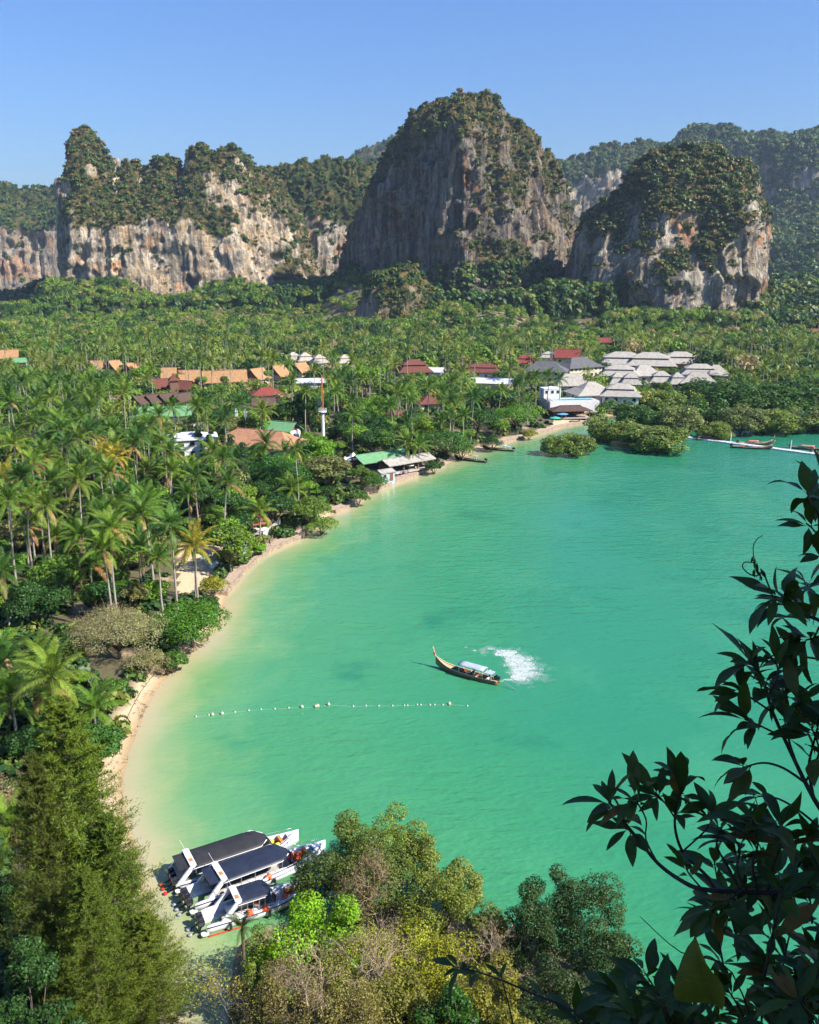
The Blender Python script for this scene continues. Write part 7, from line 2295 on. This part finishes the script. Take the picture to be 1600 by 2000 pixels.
# bare twiggy shrubs standing in the clump
def bare_shrub(px, py_top, Y, h, label, seed, stems=5, mat=None, R=1.0, levels=4, leafcol=(0.22, 0.15, 0.06), nleaf=1, r0=.05):
    p, g = top_place(px, py_top, Y)
    base = (p.x, Y, p.z - h)
    t = dry_bush(0, 0, 0, h, label, seed, col=leafcol, nleaf=nleaf, leaf=.10, stems=stems, twig=mat or M_TWIG, base=base, levels=levels, r0=r0, R=R)
    t.name = "bare_shrub"
    return t
bare_shrub(730, 1795, 50, 4.5, "bare branched shrub with forked pale limbs in the slope's middle", 82, stems=5, R=2.0)
bare_shrub(610, 1850, 47, 4.2, "bare branches at the photo's bottom edge", 84, stems=4, R=2.2)
bare_shrub(725, 1655, 67, 5.0, "reddish grey bare shrub inside the olive clump", 86, stems=5, R=1.8, mat=plain("reddish_twig", (.30, .19, .14), .9))
bare_shrub(960, 1815, 54, 3.5, "bare twigs between olive bush and yellow bush", 88, stems=4, R=1.4)
bare_shrub(455, 1880, 52, 5.5, "thin twigs with a few yellow leaves over the shaded inlet", 89, stems=4, R=1.2, r0=.03, leafcol=(.30, .28, .03), nleaf=3)
# small fan of fronds by the boats
b = A(472, 1795, 58); g = gz(b.x, 58)
t = thing("palm_shrub", "small spiky palm shrub beside the small speedboat's stern", "palm", (b.x, 58, max(g, .3)), .4)
hz = max(1.0, b.z - max(g, .3) - .8)
MB().tube([(0, 0, -.5), (0, 0, hz)], [.16, .12], 6).build("trunk", M_BARK, t)
for k in range(16):
    o = link("frond", FRONDS[k % 4][2], t, (0, 0, hz), (0, 0, k * 2.4), .34)
    o.color = (0.075, 0.105, 0.022, 1)

# undergrowth and dry grass over the slope itself
n4 = 5200
rg = np.random.default_rng(5)
yy = rg.uniform(8, 66, n4); xx = rg.uniform(-1, 1, n4) * (6 + yy * .62) + 2
pp = np.column_stack([xx, yy]); zz, ss = land_z(pp)
ok_ = (ss > .5) & (hill_z(xx, yy) > 0.8)
sz_ = rg.uniform(.5, 1.4, n4)
scatter("undergrowth", np.column_stack([pp, zz - .15])[ok_], sz_[ok_], (sz_ * rg.uniform(.7, 1.3, n4))[ok_], NG_SHRUB, "scrub covering the steep slope below the viewpoint", rg)
n5 = 1500
yy = rg.uniform(44, 92, n5); xx = rg.uniform(-48, -14, n5)
pp = np.column_stack([xx, yy]); zz, ss = land_z(pp)
ok_ = (ss > 3.0) & (zz < 6)
sz_ = rg.uniform(.6, 1.7, n5)
scatter("undergrowth", np.column_stack([pp, zz - .15])[ok_], sz_[ok_], (sz_ * rg.uniform(.7, 1.3, n5))[ok_], NG_SHRUB_G, "green undergrowth beneath the feathery conifers", rg)

# ================================================================== leafy branches close to the viewpoint
def near_leaf_material():
    t = NT("dark_glossy_leaf")
    oi = t.n("ObjectInfo")
    pos = t.n("TexCoord").outputs["Object"]
    s = t.n("SeparateXYZ", {0: pos})
    vein = t.range(t.math('ABSOLUTE', s.outputs[1]), 0.0, 0.0025, 1.0, 0.0)
    wv = t.n("TexWave", {"Vector": pos, "Scale": 42.0, "Distortion": 1.5}, wave_type='BANDS', bands_direction='X').outputs["Fac"]
    n = t.noise(pos, 30.0, 4, .6)
    c = t.mixc(n, t.mixc(1.0, oi.outputs["Color"], (.6, .6, .6), 'MULTIPLY'), oi.outputs["Color"])
    c = t.mixc(t.math('MULTIPLY', vein, .5), c, (0.10, 0.12, 0.03))
    d = t.bsdf(Base_Color=c, Roughness=.42, Specular_IOR_Level=.28, Normal=t.bump(t.math('ADD', wv, n), .25, .002))
    tr = t.n("BsdfTranslucent", {"Color": t.mixc(.5, c, (0.10, 0.16, 0.01))}).outputs[0]
    return t.surf(t.n("MixShader", {0: .25, 1: d, 2: tr}).outputs[0])
M_NEAR = near_leaf_material()
M_NEARTWIG = plain("dark_twig", (0.060, 0.045, 0.032), .85, var=.4, scale=40)

def near_leaf(L, W, droop, fold, seed, pet=.16, wave=0.0, heart=False):
    """lanceolate leaf from the origin along +x, curving down"""
    r = random.Random(seed)
    n = 12 if heart else 8
    V, F = [], []
    a = droop * .45 if heart else 0.0
    p = Vector((0, 0, 0))
    for i in range(n + 1):
        u = i / n
        k = max(0.0, (u - pet) / (1 - pet))
        if u <= pet: w = .006 / W * .5
        elif heart: w = (k ** .35) * (1 - k) ** .75 * 1.55
        else: w = (math.sin(math.pi * k ** .85) ** .85)
        w = max(w * W / 2, .0012 if i < n else .0003)
        z = fold * w
        wv = wave * math.sin(u * 9 + seed)
        V += [(p.x, w, p.z + z + wv * w), (p.x, 0, p.z), (p.x, -w, p.z + z - wv * w)]
        a -= droop / n * (.4 + 1.2 * u)
        p = p + Vector((math.cos(a), 0, math.sin(a))) * L / n
    for i in range(n):
        b = i * 3
        F += [(b, b + 3, b + 4, b + 1), (b + 1, b + 4, b + 5, b + 2)]
    mb = MB().add(V, F)
    return mb.mesh("leaf", M_NEAR, True)
LEAVES = [near_leaf(.135, .034, .7, .35, 1), near_leaf(.15, .034, 1.1, .3, 2, wave=.2), near_leaf(.115, .036, .35, .4, 3), near_leaf(.14, .040, .9, .25, 4, wave=.25), near_leaf(.10, .034, .5, .45, 5), near_leaf(.16, .042, .2, .35, 6, wave=.2)]

RIGHT = Vector((1, 0, 0)); UP = Vector((0, SP, CP)); FWD = Vector((0, CP, -SP))
def near(px, py, dep):
    return Vector((0, 0, CAM_H)) + RIGHT * ((px - 800) / FPX * dep) + UP * ((1000 - py) / FPX * dep) + FWD * dep

rn = random.Random(21)
def near_plant(label, name, loc_px):
    return thing(name, label, "shrub", (0, 0, 0))
NL = [0]
def whorl(parent, p, d, n, spread=1.0, size=1.0, cols=None):
    """leaves radiating from a twig tip p that grows along d"""
    d = d.normalized()
    o1 = d.orthogonal().normalized(); o2 = d.cross(o1)
    a0 = rn.uniform(0, 6.28)
    for k in range(n):
        a = a0 + k * 2.4 + rn.uniform(-.3, .3)
        el = rn.uniform(.35, 1.25) * spread
        ld = (d * math.cos(el) + (o1 * math.cos(a) + o2 * math.sin(a)) * math.sin(el)).normalized()
        ld = (ld + Vector((0, 0, -.12))).normalized()
        q = p - d * rn.uniform(0, .035)
        # frame: x along leaf, z as far up as possible
        up = Vector((rn.gauss(0, .35), rn.gauss(0, .35), 1))
        y = up.cross(ld)
        if y.length < 1e-3: y = Vector((0, 1, 0))
        y.normalize(); z = ld.cross(y)
        M = Matrix((ld, y, z)).transposed()
        o = link("leaf", LEAVES[NL[0] % 6], parent, q, M.to_euler(), size * rn.uniform(.52, .95)); NL[0] += 1
        c = rn.random()
        base = (0.055, 0.105, 0.020) if c < .6 else (0.085, 0.150, 0.020) if c < .9 else (0.14, 0.15, 0.022) if c < .975 else (0.30, 0.15, 0.03)
        o.color = (*base, 1)

def stem(parent, pts, r0, r1, name="branch"):
    n = len(pts)
    # smooth the polyline
    P_ = [Vector(p) for p in pts]
    out = []
    for i in range(n - 1):
        p0, p1, p2, p3 = P_[max(i - 1, 0)], P_[i], P_[i + 1], P_[min(i + 2, n - 1)]
        for k in range(4):
            t = k / 4
            out.append(0.5 * ((2 * p1) + (p2 - p0) * t + (2 * p0 - 5 * p1 + 4 * p2 - p3) * t * t + (3 * p1 - p0 - 3 * p2 + p3) * t ** 3))
    out.append(P_[-1])
    m = len(out)
    MB().tube(out, [r0 + (r1 - r0) * i / (m - 1) for i in range(m)], 6).build(name, M_NEARTWIG, parent, True)
    return out

D0 = 2.25
root = near(1760, 2500, 2.5)
NP1 = near_plant("dark leafy shrub with long curved branch closest to the viewpoint", "leafy_shrub", None)
NP2 = near_plant("dark leafy shrub reaching up along the photo's right edge", "leafy_shrub", None)
NP3 = near_plant("dark broad leaved shrub with one big yellow leaf at the bottom right", "leafy_shrub", None)
ground_root = Vector((1.75, 2.2, gz(1.75, 2.2)))
def br(parent, pxs, r0, r1, tips=True, n=7, size=1.0, spread=1.0, jit=.12, d0=D0, extra=()):
    n = n + 2
    """branch through photograph pixels at about d0 metres, whorl at its end and at the given extra indices"""
    dd = d0
    pts = []
    for (x, y) in pxs:
        dd += rn.uniform(-jit, jit) * .5
        pts.append(near(x, y, dd))
    stem(parent, pts, r0 * .62, r1 * .7)
    if tips:
        whorl(parent, pts[-1], pts[-1] - pts[-2], n, spread, size)
    for i in extra:
        whorl(parent, pts[i], (pts[i] - pts[i - 1]) + Vector((0, 0, .03)), max(3, n - 2), spread, size)
    return pts
# long curved branch
br(NP1, [(1700, 1760), (1600, 1734), (1520, 1742), (1447, 1741), (1372, 1737), (1329, 1719), (1285, 1686), (1246, 1638), (1215, 1600), (1189, 1565)], .0135, .004, n=8)
br(NP1, [(1250, 1642), (1232, 1625), (1222, 1612)], .005, .003, n=7, size=1.0)
br(NP1, [(1285, 1686), (1262, 1640), (1262, 1600), (1240, 1560)], .004, .003, n=7)
br(NP1, [(1400, 1741), (1375, 1705), (1337, 1669), (1320, 1625), (1320, 1581), (1332, 1535), (1318, 1510)], .008, .003, n=8, extra=(4, 5))
br(NP1, [(1320, 1600), (1300, 1570), (1280, 1550)], .004, .0025, n=6)
br(NP1, [(1337, 1660), (1380, 1620), (1395, 1590)], .004, .003, n=6)
br(NP1, [(1372, 1737), (1345, 1705), (1340, 1690)], .004, .0025, n=5, size=.8)
br(NP1, [(1447, 1741), (1420, 1690), (1400, 1650), (1410, 1615)], .006, .003, n=6)
br(NP1, [(1480, 1741), (1470, 1690), (1480, 1650), (1470, 1600)], .006, .003, n=6, extra=(2,))
br(NP1, [(1520, 1742), (1560, 1690), (1590, 1640)], .006, .003, n=8, extra=(1,))
br(NP1, [(1500, 1741), (1510, 1690), (1530, 1640), (1520, 1600)], .006, .003, n=8, extra=(2,))
br(NP1, [(1460, 1741), (1440, 1700), (1445, 1660), (1430, 1630)], .006, .003, n=8, extra=(2,))
br(NP1, [(1447, 1741), (1420, 1760), (1390, 1775)], .005, .003, n=7, extra=(1,))
# trunk down to the slope
stem(NP1, [near(1700, 1760, D0), near(1780, 1900, D0 + .1), Vector((1.5, 2.5, 58.2)), ground_root + Vector((0, .3, -.3))], .014, .022, "trunk")
# right edge shrub
S2 = br(NP2, [(1720, 1900), (1640, 1650), (1590, 1560), (1558, 1497), (1510, 1392), (1492, 1332), (1466, 1292)], .012, .004, n=8, extra=(5,))
br(NP2, [(1510, 1392), (1470, 1365), (1440, 1345)], .005, .003, n=9)
br(NP2, [(1535, 1440), (1545, 1395), (1530, 1350)], .005, .003, n=9, extra=(1,))
br(NP2, [(1575, 1525), (1600, 1470), (1585, 1420)], .005, .003, n=9, extra=(1,))
br(NP2, [(1500, 1360), (1520, 1320), (1515, 1290)], .005, .003, n=8)
br(NP2, [(1530, 1440), (1490, 1420), (1455, 1405)], .005, .003, n=8)
br(NP2, [(1558, 1497), (1540, 1440), (1545, 1400), (1560, 1370)], .006, .003, n=6)
br(NP2, [(1590, 1560), (1580, 1500), (1590, 1450), (1600, 1410)], .007, .003, n=6)
br(NP2, [(1575, 1530), (1530, 1500), (1490, 1490), (1450, 1500)], .006, .003, n=6)
br(NP2, [(1640, 1650), (1570, 1590), (1520, 1560), (1480, 1555)], .006, .003, n=6)
br(NP2, [(1700, 1500), (1640, 1300), (1600, 1288), (1562, 1280), (1552, 1265)], .006, .0025, n=4, size=1.1)
br(NP2, [(1700, 1500), (1660, 1300), (1610, 1220), (1570, 1200), (1535, 1175), (1515, 1165)], .010, .004, n=9, extra=(3, 4))
br(NP2, [(1570, 1205), (1565, 1170), (1580, 1140)], .005, .003, n=8)
br(NP2, [(1600, 1225), (1590, 1245), (1575, 1250)], .005, .003, n=8)
br(NP2, [(1660, 1300), (1625, 1150), (1603, 1080), (1600, 1010), (1590, 990), (1576, 962)], .009, .003, n=7, extra=(2,))
br(NP2, [(1603, 1090), (1600, 1040), (1610, 960), (1608, 930)], .004, .003, n=5)
br(NP2, [(1602, 1050), (1585, 1030), (1575, 1022)], .004, .0025, n=4, size=.9)
stem(NP2, [near(1720, 1900, D0), near(1830, 2100, D0 + .1), Vector((1.9, 2.7, 58.0)), ground_root + Vector((.35, .6, -.4))], .013, .022, "trunk")
stem(NP2, [near(1700, 1500, D0), near(1760, 1800, D0), near(1830, 2100, D0 + .1)], .010, .014, "branch")
# curling tendril
stem(NP2, [near(x, y, D0) for x, y in ((1510, 1165), (1500, 1140), (1490, 1118), (1478, 1125), (1462, 1120), (1451, 1108), (1455, 1098), (1475, 1098), (1472, 1085), (1472, 1066), (1480, 1052), (1490, 1046))], .0022, .0010, "tendril")
for x, y in ((1472, 1090), (1475, 1112), (1484, 1108), (1487, 1130)):
    whorl(NP2, near(x, y, D0), Vector((.3, 0, -.6)), 2, .6, .32)
# bottom right thicket
for k in range(22):
    x0 = rn.uniform(1400, 1650); y0 = rn.uniform(1700, 1990)
    dx = rn.uniform(-70, 50); dy = rn.uniform(-110, -40)
    br(NP3, [(x0 - dx * .6, y0 - dy * 1.3), (x0 - dx * .2, y0 - dy * .5), (x0 + dx * .3, y0 + dy * .3)], .006, .003, n=7, size=1.1, d0=D0 + rn.uniform(-.1, .5), extra=(1,))
for x, y in ((1420, 1930), (1350, 1965), (1290, 1960), (1230, 1955), (1180, 1975), (1120, 1985), (1260, 1900), (1200, 1930), (1480, 1960), (1560, 1950), (1320, 1930), (1380, 1985), (1240, 1990), (1300, 1995)):
    br(NP3, [(x + 60, y + 120), (x + 30, y + 50), (x, y)], .006, .003, n=7, size=1.05, d0=D0 + rn.uniform(-.2, .3), extra=(1,), spread=1.2)
br(NP3, [(1190, 2040), (1120, 1975), (1050, 1945), (980, 1915), (930, 1898), (885, 1888)], .006, .002, n=3, size=.7, extra=(2, 4))
br(NP3, [(1010, 2060), (1000, 1990), (985, 1930), (978, 1900)], .004, .002, n=2, size=.5)
br(NP3, [(1500, 2100), (1430, 1900), (1330, 1860), (1250, 1790)], .004, .0015, tips=False)
stem(NP3, [near(1480, 2080, D0), near(1520, 2250, D0), Vector((1.0, 1.8, 58.0)), Vector((1.05, 1.5, gz(1.05, 1.5) - .3))], .012, .018, "trunk")
for k in range(10):
    x = rn.uniform(1150, 1650)
    stem(NP3, [near(x, 2000, D0), near(x * .5 + 760, 2110, D0), near(1500, 2240, D0)], .006, .010, "branch")
# the large yellow leaf and a pink dead one
big = near_leaf(.24, .15, 1.0, .85, 9, pet=.28, wave=.45, heart=True)
def place_leaf(parent, mesh, base_px, tip_px, dep, col, roll=0.0, label=None, tipdep=0.0):
    a, b = near(*base_px, dep), near(*tip_px, dep + tipdep)
    ld = (b - a).normalized()
    zz_ = (-FWD + RIGHT * roll).normalized()
    y = zz_.cross(ld).normalized(); z = ld.cross(y)
    o = link("leaf", mesh, parent, a, Matrix((ld, y, z)).transposed().to_euler(), (b - a).length / .235 * (.86 if mesh is big else 1))
    o.color = (*col, 1)
    if label: o["label"] = label
    return o
place_leaf(NP3, big, (1410, 1990), (1352, 1795), 1.9, (0.24, 0.235, 0.022), -.75, "big pale yellow heart shaped leaf")
place_leaf(NP3, LEAVES[2], (1500, 1990), (1545, 1940), 2.1, (0.26, 0.10, 0.08), .2, "dull pink dead leaf")
place_leaf(NP3, LEAVES[0], (1585, 1870), (1560, 1910), 2.1, (0.30, 0.07, 0.02), .2, "orange red dead leaf")

# unseen tree added beside the viewpoint so its crown shades the near branches
SH = broad_tree(5.2, 13.0, 44, 15000, .36, 4100, flat=.8, clear=.25, lump=.36, low=True)
sx_, sy_ = 8.2, -2.6
t = thing("broadleaf_tree", "unseen dense tree added beside the viewpoint to shade the near branches", "tree", (sx_, sy_, gz(sx_, sy_) - .3), .5)
link("trunk", SH[0], t); o = link("crown", SH[1], t); o.color = (0.04, 0.08, 0.015, 1)
print("NEAR leaves", NL[0], "objects", len(bpy.data.objects))

# ================================================================== air
def build_haze():
    mb = MB().box((0, 4400, 265), (12400, 9900, 550))
    t = NT("sea_haze")
    pv = t.n("VolumePrincipled", {"Color": (0.62, 0.80, 1.0, 1), "Density": 0.000062, "Anisotropy": 0.2})
    for k in ("Density Attribute", "Color Attribute", "Temperature Attribute"):
        pv.inputs[k].default_value = ""
    t.m.cycles.homogeneous_volume = True
    t.m.cycles.volume_sampling = 'DISTANCE'
    t.nt.links.new(pv.outputs[0], t.out.inputs["Volume"])
    o = mb.build("haze", t.m)
    tag(o, kind="stuff")
build_haze()
